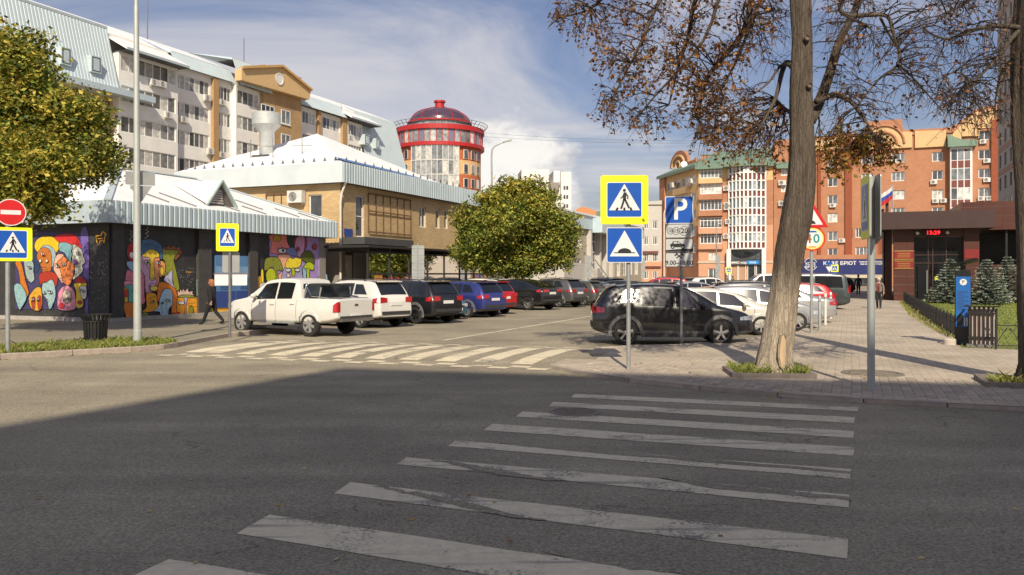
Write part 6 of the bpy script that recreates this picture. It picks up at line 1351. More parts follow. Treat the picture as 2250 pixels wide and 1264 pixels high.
limbs = [(PL(T, T - .6, (1780, 262), (1800, 225), (1822, 165), (1845, 90), (1875, 30), (1905, -40), (1950, -140)), .13, .05),
         (PL(T, T - .9, (1795, 222), (1832, 209), (1868, 222), (1895, 255), (1912, 285), (1925, 300)), .065, .022),
         (PL(T - .5, T - 1.2, (1870, 36), (1910, 33), (1950, 36), (1962, 70), (1976, 115), (1970, 145), (1930, 175), (1898, 215), (1880, 235)), .05, .012),
         (PL(T - .5, T + .6, (1935, 40), (1950, 70), (1972, 105)), .03, .02),
         (PL(T - .5, T + .8, (1972, 140), (2010, 175), (2045, 215), (2075, 250)), .025, .008),
         (PL(T - .6, T - 1.5, (1860, -20), (1845, 20), (1880, 45), (1905, 55)), .06, .02),
         (PL(T, T - .7, (1745, 148), (1728, 138), (1718, 160), (1706, 210), (1690, 245), (1665, 290)), .075, .018),
         (PL(T, T - 1.0, (1740, 142), (1715, 145), (1690, 180), (1660, 205)), .045, .012),
         (PL(T, T + .2, (1742, 252), (1720, 235), (1702, 215)), .045, .02),
         (PL(T, T - 1.1, (1752, -260), (1690, -120), (1655, -20), (1638, 60), (1600, 115), (1560, 160), (1545, 205), (1530, 260)), .10, .02),
         (PL(T, T - .5, (1752, -260), (1640, -170), (1560, -60), (1525, 10), (1512, 80), (1490, 150), (1470, 230)), .09, .016),
         (PL(T, T + .6, (1750, -330), (1600, -220), (1500, -90), (1440, 20), (1410, 90), (1375, 160), (1345, 215)), .08, .012),
         (PL(T, T + 1.8, (1750, -330), (1560, -240), (1400, -100), (1330, -10), (1285, 25), (1230, 40), (1205, 60)), .07, .01),
         (PL(T, T + 1.2, (1752, -260), (1660, -140), (1590, -30), (1545, 90), (1440, 210), (1400, 260)), .07, .012),
         (PL(T, T - .9, (1755, -150), (1690, -40), (1655, 40), (1620, 130), (1580, 210), (1570, 280)), .06, .012)]
mxl = ([LB1, LB2, LB4, LB3], (3.5, 4, 3, 2), .046, .5)
clouds = [([(1200, -40), (1215, 70), (1290, 90), (1310, 230), (1330, 290), (1400, 285), (1475, 296), (1475, -40)], 165, T + .7, 1.0, 3.4) + mxl, ([(1475, -40), (1475, 296), (1560, 330), (1660, 300), (1640, 150), (1700, 60), (1700, -40)], 150, T - 1.3, .8, 3.2) + mxl,
          ([(1540, 215), (1560, 330), (1640, 370), (1735, 350), (1735, 220), (1640, 200)], 90, T + .1, .6, 4.2, [LB2, LB3, LB1, LB4], (4, 4, 2, 1), .042, .5),
          ([(1795, 320), (1830, 295), (1900, 285), (1955, 300), (1945, 345), (1880, 350), (1820, 375), (1800, 350)], 60, T - .8, .4, 7.0, [LB3, LB5, LB2, LB1], (4, 4, 2, 1.5), .048, .7),
          ([(1790, -20), (1800, 200), (1830, 290), (1900, 270), (2000, 260), (2090, 230), (2080, -20)], 180, T - .6, 1.2, 1.1, [LB1, LB4, LB2], (4, 3, 2.5), .042, .5),
          ([(1650, -30), (1640, 130), (1735, 140), (1735, -30)], 45, T, .8, .9, [LB1, LB4, LB2], (4, 3, 1), .036, .4)]
lin_t, lin_tr = sparse_tree('street_tree', V((TB.x, TB.y, PZ)), tp, 'old leaning street tree with thin brown autumn leaves and limewashed foot', limbs, clouds)
# bare wood where bark was lost, branch scars
def trunk_front(px, py, r_px, off=.0): return pxp(px, py, TD_) + V((0, -r_px / sc_ - off, 0))
q = MB(); wd = mat('bare_wood', (.46, .33, .19), .8, var=.2, scale=5, stretch=(1, 1, .2)); path = [(1710, 728), (1716, 745), (1716, 775), (1712, 795), (1705, 808), (1700, 800), (1697, 780), (1699, 755), (1703, 735)]
pf = [pxp(x, y, TD_) for x, y in path]; cen = sum(pf, V((0, 0, 0))) / len(pf)
def proj(p):                                              # lay on the bark facing the road
    ax = None
    for (a, ra), (b, rb_) in zip(tp, tp[1:]):
        if a.z <= p.z <= b.z: f = (p.z - a.z) / (b.z - a.z); ax, r = a.lerp(b, f), ra + (rb_ - ra) * f
    dx = max(-.9 * r, min(.9 * r, p.x - ax.x)); return V((ax.x + dx, ax.y - sqrt(r * r - dx * dx) * 1.05 - .012, p.z))
q.raw([proj(p) for p in pf] + [proj(cen) - V((0, .005, 0))], [(i, (i + 1) % 9, 9) for i in range(9)], wd); q.build('bare_wood', lin_tr)
q = MB(); rim = pf + [pf[0]]; q.tube([proj(p) + V((0, .0, 0)) for p in rim], .022, 6, bark_w); q.build('bark_lip', lin_tr)
for px, py, r in ((1763, 92, .06), (1768, 195, .055)):
    q = MB(); c = proj(pxp(px, py, TD_)); q.lathe([(0, .03), (r * .6, .025), (r * .75, .05), (r, 0)], (0, 0, 0), 14, mat('branch_scar', (.16, .12, .09), .9, var=.3, scale=12)); m_ = Matrix.Translation(c) @ V((0, -1, 0)).to_track_quat('Z', 'Y').to_matrix().to_4x4(); q.v = [m_ @ v for v in q.v]; q.build('branch_scar', lin_tr)
# ---------------------------------------------------------------- straight tree at the right edge
D2 = TB2.y; s2 = F / D2; TR2 = [(2290, 852, 52), (2288, 800, 45), (2282, 600, 42), (2278, 400, 44), (2272, 250, 45), (2270, 120, 42), (2272, 0, 38), (2275, -200, 30), (2280, -420, 18), (2285, -600, 6)]
tp2 = [(pxp(x, y, D2), w / s2) for x, y, w in TR2]; TD_ = D2
limbs2 = [(PL(D2, D2 - .6, (2245, 62), (2210, 58), (2160, 60), (2110, 78), (2075, 85), (2040, 70), (2010, 40)), .05, .01), (PL(D2, D2 - .8, (2240, 65), (2215, 95), (2190, 130), (2160, 160), (2135, 180), (2110, 160), (2070, 165)), .045, .008), (PL(D2, D2 + .8, (2238, 120), (2205, 150), (2190, 200), (2185, 260)), .03, .008), (PL(D2, D2 - .5, (2250, -120), (2180, -60), (2130, 0), (2080, 30), (2050, 55)), .05, .008), (PL(D2, D2 + .5, (2130, 180), (2140, 215), (2120, 250), (2100, 280)), .018, .006)]
clouds2 = [([(2030, 10), (2050, 200), (2090, 300), (2170, 290), (2225, 240), (2225, -20), (2060, -20)], 150, D2 - .2, 1.0, 1.0, [LB1, LB4, LB2, LB3], (4, 3, 2, .6), .038, .5)]
sparse_tree('street_tree', V((tp2[0][0].x, D2, PZ)), tp2, 'straight dark-barked street tree with few leaves left, near the lawn corner', limbs2, clouds2, wash=False)

# ---------------------------------------------------------------- young blue spruces on the lawn
SP = [leaf_mat('spruce_blue', (.21, .26, .21), .1, .25), leaf_mat('spruce_dark', (.08, .11, .08), .1, .25), leaf_mat('spruce_tip', (.38, .41, .32), .1, .2)]
def spruce(px, py, top, wpx, label, D):
    base = V((XD(px, D), D, PZ)); H = ZD(top, D) - PZ; R = wpx / 2 / F * D; t = thing('blue_spruce', base, label, 'spruce', 'young spruces on the lawn'); q = MB(); q.tube([base, base + V((0, 0, H))], [.07, .012], 7, bark); q.build('trunk', t)
    cr = MB(); [cr.mi(m) for m in SP]; W = 17
    for w in range(W):
        f = w / (W - 1); z = .12 + (H - .25) * f; r = R * (1 - f) ** .85 + .10; nb = int(13 - 7 * f)
        for b in range(nb):
            a = 2 * pi * (b + (w % 2) * .5) / nb + rnd.uniform(-.15, .15); d = V((cos(a), sin(a), 0)); L_ = r * rnd.uniform(.78, 1.1); n = max(5, int(L_ * 16))
            for i in range(n):
                s = (i + .5) / n; p = base + V((0, 0, z)) + d * L_ * s + V((0, 0, -.10 * s + .16 * s * s) ) * L_
                wd = .12 * (1.15 - s) + .035; sd = V((-d.y, d.x, 0))
                for _ in range(8):
                    e = p + sd * rnd.uniform(-wd, wd) * 1.4 + d * rnd.uniform(-.02, .06) + V((0, 0, rnd.uniform(-.035, .03))); l = rnd.uniform(.07, .13); dr_ = (d * .8 + sd * rnd.uniform(-1, 1) + V((0, 0, rnd.uniform(-.2, .35)))).normalized(); sdv = dr_.cross(rvec()); sdv = sdv.normalized() * .03 if sdv.length > .05 else V((0, 0, .03))
                    m = SP[2] if s > .72 and rnd.random() < .5 else SP[0] if rnd.random() < .6 else SP[1]
                    cr.face([e - sdv, e + sdv, e + sdv * .3 + dr_ * l, e - sdv * .3 + dr_ * l], m)
    stuff(cr.build('crown', t)); return t
spruce(2088, 662, 567, 92, 'blue spruce standing left of the parking meter in front of the glass entrance', 52)
spruce(2168, 662, 568, 104, 'full blue spruce behind the black litter bin', 50)
spruce(2214, 660, 562, 96, 'darker blue spruce nearest the stair of the brown pavilion', 53)
# ================================================================ signs, lamps and street furniture
s_yel = mat('sign_yellow', (.80, .84, .015), .4, var=.06, scale=4); s_blu = mat('sign_blue', (.008, .085, .42), .35, var=.08, scale=4); s_wht = mat('sign_white', (.70, .70, .69), .4, var=.05, scale=4); s_blk = mat('sign_black', (.012, .012, .014), .5); s_red = mat('sign_red', (.55, .012, .015), .4, var=.06); s_grey = mat('sign_back', (.36, .37, .36), .45, .4, var=.12, scale=3); s_gry2 = mat('sign_plate_grey', (.46, .47, .47), .4, var=.06)
def rrect(w, h, r=.05, n=4):
    P = []
    for cx, cy, a0 in ((w / 2 - r, h / 2 - r, 0), (-w / 2 + r, h / 2 - r, 90), (-w / 2 + r, -h / 2 + r, 180), (w / 2 - r, -h / 2 + r, 270)):
        for i in range(n + 1): a = radians(a0 + 90 * i / n); P.append((cx + r * cos(a), cy + r * sin(a)))
    return P
def plate(b, w, pts, s, z, o0, o1, m, mback=None):
    n = len(pts); b.raw([w.p(s + x, z + y, o1) for x, y in pts], [tuple(range(n))], m); k = [w.p(s + x, z + y, o0) for x, y in pts] + [w.p(s + x, z + y, o1) for x, y in pts]
    b.raw(k, [tuple(range(n))[::-1]] + [(i, (i + 1) % n, n + (i + 1) % n, n + i) for i in range(n)], mback or s_grey)
def flatp(b, w, pts, s, z, o, m): b.face([w.p(s + x, z + y, o) for x, y in pts], m)
def strokep(b, w, pts, wd, s, z, o, m):
    for (x0, y0), (x1, y1) in zip(pts, pts[1:]):
        l = sqrt((x1 - x0) ** 2 + (y1 - y0) ** 2) or 1; nx, ny = -(y1 - y0) / l * wd, (x1 - x0) / l * wd; ex, ey = (x1 - x0) / l * wd * .4, (y1 - y0) / l * wd * .4
        flatp(b, w, [(x0 - nx - ex, y0 - ny - ey), (x1 - nx + ex, y1 - ny + ey), (x1 + nx + ex, y1 + ny + ey), (x0 + nx - ex, y0 + ny - ey)], s, z, o, m)
def ped_face(parent, w, s, z, q, o, yel=None, mirror=1, ratio=1.0, d=.02):
    """blue square with white triangle and walking figure, optional yellow surround; q = blue size"""
    if yel: b = MB(); plate(b, w, rrect(yel[0], yel[1], .05), s, z, o - d, o, s_yel); pr = b.build('yellow_board', parent)
    else: b = MB(); plate(b, w, rrect(q * 1.03, q * ratio * 1.03, .03), s, z, o - d, o, s_wht); pr = b.build('board', parent)
    b = MB(); h = q * ratio; flatp(b, w, rrect(q, h, .03), s, z, o + .002, s_blu if yel is None else s_wht); k = q * .96
    flatp(b, w, rrect(k, h * .96, .03), s, z, o + .004, s_blu); flatp(b, w, [(-q * .44, -h * .30), (q * .44, -h * .30), (0, h * .45)], s, z, o + .006, s_wht)
    u = q; m = mirror; O = o + .008
    flatp(b, w, [(m * u * (.0 + .045 * cos(t * pi / 6)), u * (.265 + .045 * sin(t * pi / 6))) for t in range(12)][::(1 if m > 0 else -1)], s, z, O, s_blk)
    S_ = lambda pts, wd: strokep(b, w, [(m * x * u, y * u) for x, y in pts], wd * u, s, z, O, s_blk)
    S_([(.02, .19), (-.0, .0)], .045); S_([(.03, .18), (.10, .10), (.095, .02)], .018); S_([(-.01, .17), (-.05, .08), (-.10, .04)], .018); S_([(-.01, .02), (-.04, -.10), (-.09, -.25)], .028); S_([(.01, .02), (.07, -.10), (.13, -.23)], .028)
    for x in (-.22, 0, .20): S_([(x * 1.0, -.295), (x * .86, -.235)], .03)
    b.build('pictogram', pr); return pr
def clamp(parent, pole_xy, zs, w):
    for z in zs: b = MB(); b.lathe([(.05, -.02), (.055, -.02), (.055, .02), (.05, .02)], V((pole_xy[0], pole_xy[1], z)), 10, galv); b.build('clamp', parent)
def facing(p, az=0.0):                      # a board plane through p whose normal looks to the camera turned by az degrees
    n = V((-p.x, -p.y, 0)).normalized(); a = radians(az); n = V((n.x * cos(a) - n.y * sin(a), n.x * sin(a) + n.y * cos(a), 0)); return Wall(p, V((-n.y, n.x, 0)))
def pole(parent, p, h, r=.038, m=galv, foot=True):
    b = MB(); b.tube([p, p + V((0, 0, h))], r, 12, m); o = b.build('pole', parent, smooth=False, angle=40)
    b = MB(); b.lathe([(r, 0), (r, .01), (0, .015)], p + V((0, 0, h)), 10, m); b.build('pole_cap', parent)
    return o
def at(p, py): return ZD(py, p.y)

# --- crossing sign over speed-hump sign
p = G(1381, 813, PZ); t = thing('crossing_sign', p, 'yellow-bordered crossing sign above a blue speed hump sign on one pole', 'road sign'); pole(t, p, at(p, 392) - PZ, .042); w = facing(p, 6); k = p.y / F
z1 = at(p, 440); ped_face(t, w, -.09, z1, 77 * k, .09, yel=(104 * k, 107 * k)); zz = at(p, 539); b = MB(); plate(b, w, rrect(78 * k, 77 * k, .035), -.085, zz, .06, .08, s_wht); pr = b.build('hump_board', t)
b = MB(); flatp(b, w, rrect(75 * k, 74 * k, .03), -.085, zz, .082, s_blu); q = 75 * k; flatp(b, w, [(-q * .43, -q * .33), (q * .43, -q * .33), (0, q * .43)], -.085, zz, .084, s_wht); arc = [(q * .20 * cos(a * pi / 8), q * (-.22 + .13 * sin(a * pi / 8))) for a in range(9)]
flatp(b, w, arc, -.085, zz, .086, s_blk); strokep(b, w, [(-q * .30, -q * .225), (q * .30, -q * .225)], q * .014, -.085, zz, .087, s_blk); b.build('pictogram', pr); clamp(t, p, (z1, zz, z1 - .3), w)
# --- parking sign with three plates
p = G(1497, 754, PZ); t = thing('parking_sign', p, 'blue P parking sign with three grey plates below on a thin pole', 'road sign'); pole(t, p, at(p, 436) - PZ, .045, mat('dull_pole', (.20, .20, .21), .5, .4)); w = facing(p, 2); k = p.y / F; so_ = -.06
def gplate(y0, y1, wd, name):
    z = (at(p, y0) + at(p, y1)) / 2; h = (y1 - y0) * k; b = MB(); plate(b, w, rrect(wd * k, h, .03), so_, z, .05, .065, s_blk); o = b.build(name, t); b = MB(); flatp(b, w, rrect(wd * k - .03, h - .03, .02), so_, z, .067, s_gry2); b.build('plate_face', o); return o, z, h
zP = at(p, 462); b = MB(); plate(b, w, rrect(60 * k, 60 * k, .04), so_, zP, .05, .07, s_wht); pr = b.build('parking_board', t); b = MB(); flatp(b, w, rrect(57 * k, 57 * k, .035), so_, zP, .072, s_blu); text_mb(b, 'P', w, so_ + .02, zP, .075, .82, s_wht, bold=True, squeeze=.92); b.build('letter', pr)
o, z, h = gplate(492.5, 523.5, 60, 'plate'); b = MB()
for x, r, tx, sz in ((-.235, .085, '10', .12), (-.075, .10, '15', .145), (.14, .128, '20', .19)):
    b.tube([w.p(so_ + x + r * cos(a * pi / 10), z + r * sin(a * pi / 10), .07) for a in range(21)], .006, 4, s_blk, caps=False); text_mb(b, tx, w, so_ + x, z, .072, sz, s_blk, bold=True)
b.build('lettering', o)
o, z, h = gplate(524.5, 554.5, 60, 'plate'); b = MB(); car_p = [(-.24, -.02), (-.235, .035), (-.19, .05), (-.165, .11), (-.02, .115), (.05, .05), (.14, .035), (.16, -.02), (.13, -.05), (-.2, -.05)]; flatp(b, w, [(x, y - .0) for x, y in car_p[::-1]], so_, z, .072, s_blk); flatp(b, w, [(-.15, .045), (-.05, .045), (-.05, .095), (-.145, .095)][::1], so_, z, .074, s_gry2); flatp(b, w, [(-.035, .045), (.03, .045), (-.015, .095), (-.035, .095)], so_, z, .074, s_gry2)
for x in (-.17, .10): flatp(b, w, [(x + .045 * cos(a * pi / 6), -.05 + .045 * sin(a * pi / 6)) for a in range(12)], so_, z, .076, s_blk); flatp(b, w, [(x + .022 * cos(a * pi / 6), -.05 + .022 * sin(a * pi / 6)) for a in range(12)], so_, z, .078, s_gry2)
flatp(b, w, [(-.36, -.165), (.36, -.165), (.36, -.095), (.05, -.095), (-.36, -.13)], so_, z, .071, s_blk); b.build('pictogram', o)
o, z, h = gplate(555.5, 587, 60, 'plate'); b = MB(); text_mb(b, '9.00–18.00', w, so_, z - .085, .072, .165, s_blk, bold=True); strokep(b, w, [(-.07, .05), (.07, .155)], .014, so_, z, .073, s_blk); strokep(b, w, [(.07, .05), (-.07, .155)], .014, so_, z, .074, s_blk); strokep(b, w, [(-.11, .12), (-.05, .175)], .018, so_, z, .075, s_blk); strokep(b, w, [(.11, .12), (.05, .175)], .018, so_, z, .075, s_blk); b.build('lettering', o)
# --- left edge: no entry above crossing sign
p = G(17, 776, .12); t = thing('no_entry_sign', p, 'round red no-entry sign above a yellow crossing sign on a pole in the verge', 'road sign'); pole(t, p, at(p, 440) - .12, .05); w = facing(p, 0); k = p.y / F; z = at(p, 467); sx = .06
disc = lambda r, n=28: [(r * cos(2 * pi * i / n), r * sin(2 * pi * i / n)) for i in range(n)]
b = MB(); plate(b, w, disc(29.5 * k), sx, z, .06, .075, s_wht); pr = b.build('no_entry_disc', t); b = MB(); flatp(b, w, disc(27.5 * k), sx, z, .077, s_red); flatp(b, w, [(-.20, -.05), (.20, -.05), (.20, .05), (-.20, .05)], sx, z, .08, s_wht); b.build('bar', pr)
ped_face(t, w, .1, at(p, 537), 55 * k, .075, yel=(74 * k, 74 * k), ratio=1.12)
# --- crossing sign at the raised crossing, with backs of other plates
p = G(505, 742, .12); t = thing('crossing_sign', p, 'small yellow-bordered crossing sign with blank white boards below, beside the pickup', 'road sign'); pole(t, p, at(p, 490) - .12, .04, mat('dull_pole', (.2, .2, .21), .5, .4)); w = facing(p, -4); k = p.y / F
ped_face(t, w, -.06, at(p, 522), 32 * k, .075, yel=(47 * k, 61 * k), ratio=1.25)
for y0, y1, x0, x1, m in ((553, 599, 489, 525, s_grey),): b = MB(); plate(b, w, rrect((x1 - x0) * k, (y1 - y0) * k, .05), ((x0 + x1) / 2 - 505) * k, (at(p, y0) + at(p, y1)) / 2, -.075, -.06, m, m); b.build('plate_back', t)
for x0, x1 in ((473, 502), (510, 541)): b = MB(); plate(b, w, rrect((x1 - x0) * k, 25 * k, .02), ((x0 + x1) / 2 - 505) * k, at(p, 615), -.06, -.045, s_wht, s_wht); b.build('white_board', t)
b = MB(); b.wbox(w, -35 * k, 38 * k, at(p, 602.5), at(p, 601), -.045, -.03, mat('brown_edge', (.2, .1, .07), .6)); b.build('board_edge', t)
# --- back-to-back boards in front of the veranda
p = V((XD(918, 39), 39, .115)); t = thing('double_board_sign', p, 'pair of tall grey sign backs on one pole in front of the glazed veranda', 'road sign'); pole(t, p, at(p, 536) - .115, .05); w = facing(p, 0); k = p.y / F
for x0, x1 in ((905, 917), (919, 932)):
    b = MB(); plate(b, w, rrect((x1 - x0) * k, 75 * k, .03), ((x0 + x1) / 2 - 918) * k, at(p, 577), .06, .08, s_grey, s_grey); o = b.build('board_back', t)
    b = MB()
    for y in (545, 560, 577, 592, 608): b.wbox(w, (x0 - 918) * k, (x1 - 918) * k, at(p, y) - .02, at(p, y) + .02, .08, .095, galv)
    stuff(b.build('stiffeners', o))
# --- tall lamp post by the verge with sign backs
p = G(302, 756, .12); t = thing('lamp_post', p, 'tall pale grey lamp post on the verge carrying backs of road signs', 'lamp post'); lp = mat('lamp_post_grey', (.50, .52, .48), .45, .35, var=.08, scale=3); b = MB(); zt1 = at(p, 15); b.tube([p, p + V((0, 0, .35)), p + V((0, 0, .36)), V((p.x - .03, p.y, zt1)), V((p.x - .03, p.y, zt1 + .01)), V((p.x - .04, p.y, 12.2))], [.11, .11, .098, .062, .05, .045], 12, lp); b.build('pole', t, angle=40)
b = MB(); b.tube([V((p.x - .04, p.y, 12.1)), V((p.x + .3, p.y - .6, 12.9)), V((p.x + .8, p.y - 1.7, 13.1))], [.045, .04, .035], 8, lp); b.build('arm', t); b = MB(); b.obox(V((p.x + .9, p.y - 2.0, 13.1)), (.1, 0, 0), (.15, -.35, 0), (0, 0, .05), dark_grey); b.build('lamp_head', t)
w = facing(p, 6); k = p.y / F; b = MB(); plate(b, w, rrect(60 * k, 29 * k, .03), 7 * k, at(p, 391), -.13, -.11, s_grey, s_grey); b.build('sign_back', t); b = MB(); plate(b, w, [(-23 * k, 18 * k), (0, -20 * k), (23 * k, 18 * k)], 8 * k, at(p, 425), -.13, -.11, s_grey, s_grey); b.build('sign_back', t)
# --- street lamp behind the cars
p = V((XD(1083, 56), 56, .115)); t = thing('street_lamp', p, 'slender street lamp with a curved arm beside the round maple', 'street lamp'); k = 56 / F; P_ = lambda x, y, d=0: V((XD(x, 56 + d), 56 + d, ZD(y, 56 + d)))
b = MB(); b.tube([p, P_(1082, 500), P_(1080, 345), P_(1081, 330), P_(1086, 322), P_(1100, 315), P_(1112, 311)], [.10, .085, .06, .055, .05, .045, .04], 10, galv); b.build('pole', t, smooth=True); b = MB(); c = P_(1115, 310); b.obox(c, (.30, 0, .06), (0, .12, 0), (-.01, 0, .045), s_grey); b.build('lamp_head', t)
# --- 40 sign behind the leaning tree
p = G(1783, 731, PZ); t = thing('speed_limit_sign', p, 'round 40 speed sign below a hump warning triangle, half behind the leaning tree', 'road sign'); pole(t, p, at(p, 455) - PZ, .05); w = facing(p, 0); k = p.y / F
z = at(p, 477); tri = lambda r: [(-r, -r * .58), (r, -r * .58), (0, r * 1.15)]
b = MB(); plate(b, w, tri(36 * k), -.02, z - .04, .06, .075, s_red); o = b.build('triangle_board', t); b = MB(); flatp(b, w, tri(25 * k), -.02, z - .045, .077, s_wht); flatp(b, w, [(.15 * cos(a * pi / 6), -.2 + .12 * sin(a * pi / 6)) for a in range(7)], -.02, z - .03, .08, s_blk); b.build('pictogram', o)
z = at(p, 525); b = MB(); plate(b, w, disc(26.5 * k), .03, z, .06, .075, s_red); o = b.build('speed_disc', t); b = MB(); flatp(b, w, disc(24 * k), .03, z, .077, mat('sign_orange', (.80, .33, .02), .4)); flatp(b, w, disc(22.5 * k), .03, z, .079, mat('sign_pale_yellow', (.80, .74, .30), .4)); flatp(b, w, disc(19 * k), .03, z, .081, s_wht)
text_mb(b, '4', w, -.09, z - .01, .084, .40, mat('digit_brown', (.30, .09, .03), .5), bold=True); text_mb(b, '0', w, .15, z - .01, .084, .40, mat('digit_green', (.02, .25, .22), .5), bold=True); flatp(b, w, [(-.12, .20), (.14, .20), (.10, .25), (-.10, .25)], .03, z, .084, s_blu); flatp(b, w, [(-.10, -.28), (.12, -.28), (.10, -.24), (-.12, -.24)], .03, z, .084, mat('sign_orange', (.8, .33, .02), .4)); b.build('digits', o)
# --- sign seen nearly side-on
p = G(1914, 854, PZ); t = thing('crossing_sign', p, 'yellow crossing sign seen nearly side-on, standing on the paving behind the kerb', 'road sign'); pole(t, p, at(p, 390) - PZ, .06, mat('pole_light', (.40, .42, .40), .45, .4)); n_ = V((-.968, .25, 0)).normalized(); w = Wall(p, V((-n_.y, n_.x, 0))); zc = at(p, 456)
ped_face(t, w, -.02, zc, .62, .09, yel=(.86, 1.03), ratio=1.25, d=.03); b = MB(); plate(b, w, rrect(.86, 1.03, .05), -.02, zc, -.085, -.07, s_grey, s_grey); b.build('rear_board', t); clamp(t, p, (zc - .3, zc + .3), w)
b = MB(); b.lathe([(.06, 0), (.16, 0), (.16, .012), (.06, .014)], p, 12, concrete); b.build('foot_plate', t)
# --- small signs down the street
def far_ped(px, py, D, q, label, extra=None):
    p = V((XD(px, D), D, 0)); t = thing('crossing_sign', p, label, 'road sign'); pole(t, p, ZD(py, D) + q * .6, .05); w = facing(p, 0); ped_face(t, w, 0, ZD(py, D), q * .68, .09, yel=(q, q)); 
    if extra == 'blue': b = MB(); plate(b, w, rrect(q * .7, q * .7, .04), 0, ZD(py, D) - q * .9, .06, .08, s_blu); b.build('blue_board', t)
    return t
far_ped(1601, 594, 96, .72, 'small yellow crossing sign in front of the white-framed shop entrance'); far_ped(1834, 590, 92, .80, 'small yellow crossing sign in front of the navy cafe fascia', 'blue')
p = V((XD(1822, 90), 90, 0)); t = thing('give_way_sign', p, 'white give-way triangle under a blue plate in front of the navy cafe fascia', 'road sign'); pole(t, p, ZD(572, 90), .04); w = facing(p, 0); b = MB(); plate(b, w, [(-.36, .3), (0, -.33), (.36, .3)][::-1], 0, ZD(592, 90), .06, .08, s_wht); b.build('triangle_board', t); b = MB(); plate(b, w, rrect(.7, .28, .05), 0, ZD(579, 90), .06, .08, s_blu); b.build('blue_board', t)
def sign_backs(px, D, top, bot, label, wd=.5):
    p = V((XD(px, D), D, 0)); t = thing('sign_post', p, label, 'road sign'); pole(t, p, ZD(top, D), .05); w = facing(p, 0); n = 3; h = (ZD(top, D) - ZD(bot, D)) / n
    for i in range(n): b = MB(); plate(b, w, rrect(wd, h * .92, .04), 0, ZD(top, D) - h * (i + .5), .06, .08, s_grey, s_grey); b.build('board_back', t)
sign_backs(1292, 62, 562, 612, 'stack of grey sign backs beside the stair of the low beige building'); sign_backs(1577, 84, 560, 620, 'stack of grey sign backs in front of the orange corner block'); sign_backs(1413, 96, 568, 612, 'stack of grey sign backs in front of the grey and pink block')
p = V((XD(1574, 110), 110, 0)); t = thing('street_lamp', p, 'far street lamp with a short bent arm in front of the orange corner block', 'street lamp'); b = MB(); b.tube([p, V((p.x, 110, ZD(500, 110))), V((p.x + .3, 110, ZD(492, 110))), V((p.x + 1.2, 110, ZD(488, 110)))], [.10, .06, .05, .04], 8, galv); b.build('pole', t, smooth=True); b = MB(); b.obox((p.x + 1.4, 110, ZD(488, 110)), (.3, 0, .03), (0, .12, 0), (0, 0, .05), s_grey); b.build('lamp_head', t)
# --- bollards at the parking edge
for i, (px, y0, y1, m) in enumerate(((1801, 650, 726, 0), (1813.5, 645, 714, 1), (1825, 642, 700, 1))):
    p = G(px, y1, PZ); h = ZD(y0, p.y) - PZ; bm = mat('bollard_grey', (.38, .40, .39), .45, .4) if m == 0 else mat('bollard_white', (.62, .61, .55), .5)
    t = thing('bollard', p, ('grey steel bollard next to the pole of the 40 sign', 'white bollard between the grey bollard and the last white one', 'white bollard farthest along the parking edge')[i], 'bollard', 'bollards along the parking edge'); b = MB(); b.tube([p, p + V((0, 0, h - .02)), p + V((0, 0, h))], [.05, .05, .04], 12, bm); b.build('post', t, angle=40); b = MB(); b.lathe([(.051, 0), (.053, 0), (.053, .08), (.051, .08)], p + V((0, 0, h - .2)), 12, s_grey); b.build('band', t)
# --- parking meter
p = G(2116, 757, PZ); t = thing('parking_meter', p, 'tall blue parking meter with a solar panel beside the litter bin', 'parking meter'); w = facing(p, -2); k = p.y / F; Z_ = lambda y: at(p, y); mb_ = mat('meter_blue', (.02, .13, .42), .35, var=.06); md = mat('meter_black', (.015, .016, .018), .35)
b = MB(); b.wbox(w, -.21, .20, PZ, PZ + .10, -.26, .14, mat('meter_base', (.05, .07, .08), .6)); b.build('base', t); b = MB(); b.wbox(w, -.19, .18, PZ + .1, Z_(600), -.22, .08, md); b.build('cabinet', t); b = MB(); b.wbox(w, -.165, .175, Z_(718), Z_(608), .081, .10, mb_); fr_ = b.build('front_panel', t)
b = MB(); plate(b, w, disc(.085, 20), .01, Z_(620), .10, .106, s_wht, s_wht); text_mb(b, 'P', w, .01, Z_(620), .11, .12, mat('grey_letter', (.18, .18, .18), .5), bold=True); b.build('round_emblem', fr_)
b = MB()
for i in range(13): y = 640 + i * 3.3; b.wbox(w, -.13, .13 - .1 * (i % 3 == 2), Z_(y) - .010, Z_(y) + .006, .101, .104, mat('meter_text', (.03, .06, .16), .5))
stuff(b.build('instruction_lines', fr_)); b = MB(); flatp(b, w, [(-.14, -.18), (-.02, -.18), (.02, .10), (-.06, .16), (-.14, .08)], 0, Z_(702), .104, md); b.wbox(w, .03, .055, Z_(716), Z_(698), .101, .106, s_wht); b.wbox(w, .085, .11, Z_(716), Z_(698), .101, .106, s_wht); b.build('print_slot', fr_)
b = MB(); b.wbox(w, -.17, .17, Z_(608), Z_(594), -.2, .1, md); b.wbox(w, -.06, .06, Z_(594), Z_(583), -.1, 0, md); b.build('head', t); b = MB(); c = V((p.x, p.y, Z_(579))); b.obox(c, w.d * .33 + V((0, 0, .10)), w.n * .24 + V((0, 0, .03)), V((-.03, 0, .014)), mat('solar_cell', (.012, .014, .025), .5)); b.build('solar_panel', t)
p2 = p + V((-.36, -.02, 0)); b = MB(); b.lathe([(0, .16), (.14, .16), (.17, .13), (.17, 0)], p2, 14, mat('pale_concrete', (.48, .43, .36), .9, var=.15, bump=.4)); tag(b.build('concrete_stub', angle=30), 'low pale concrete stub at the foot of the parking meter', 'concrete block')
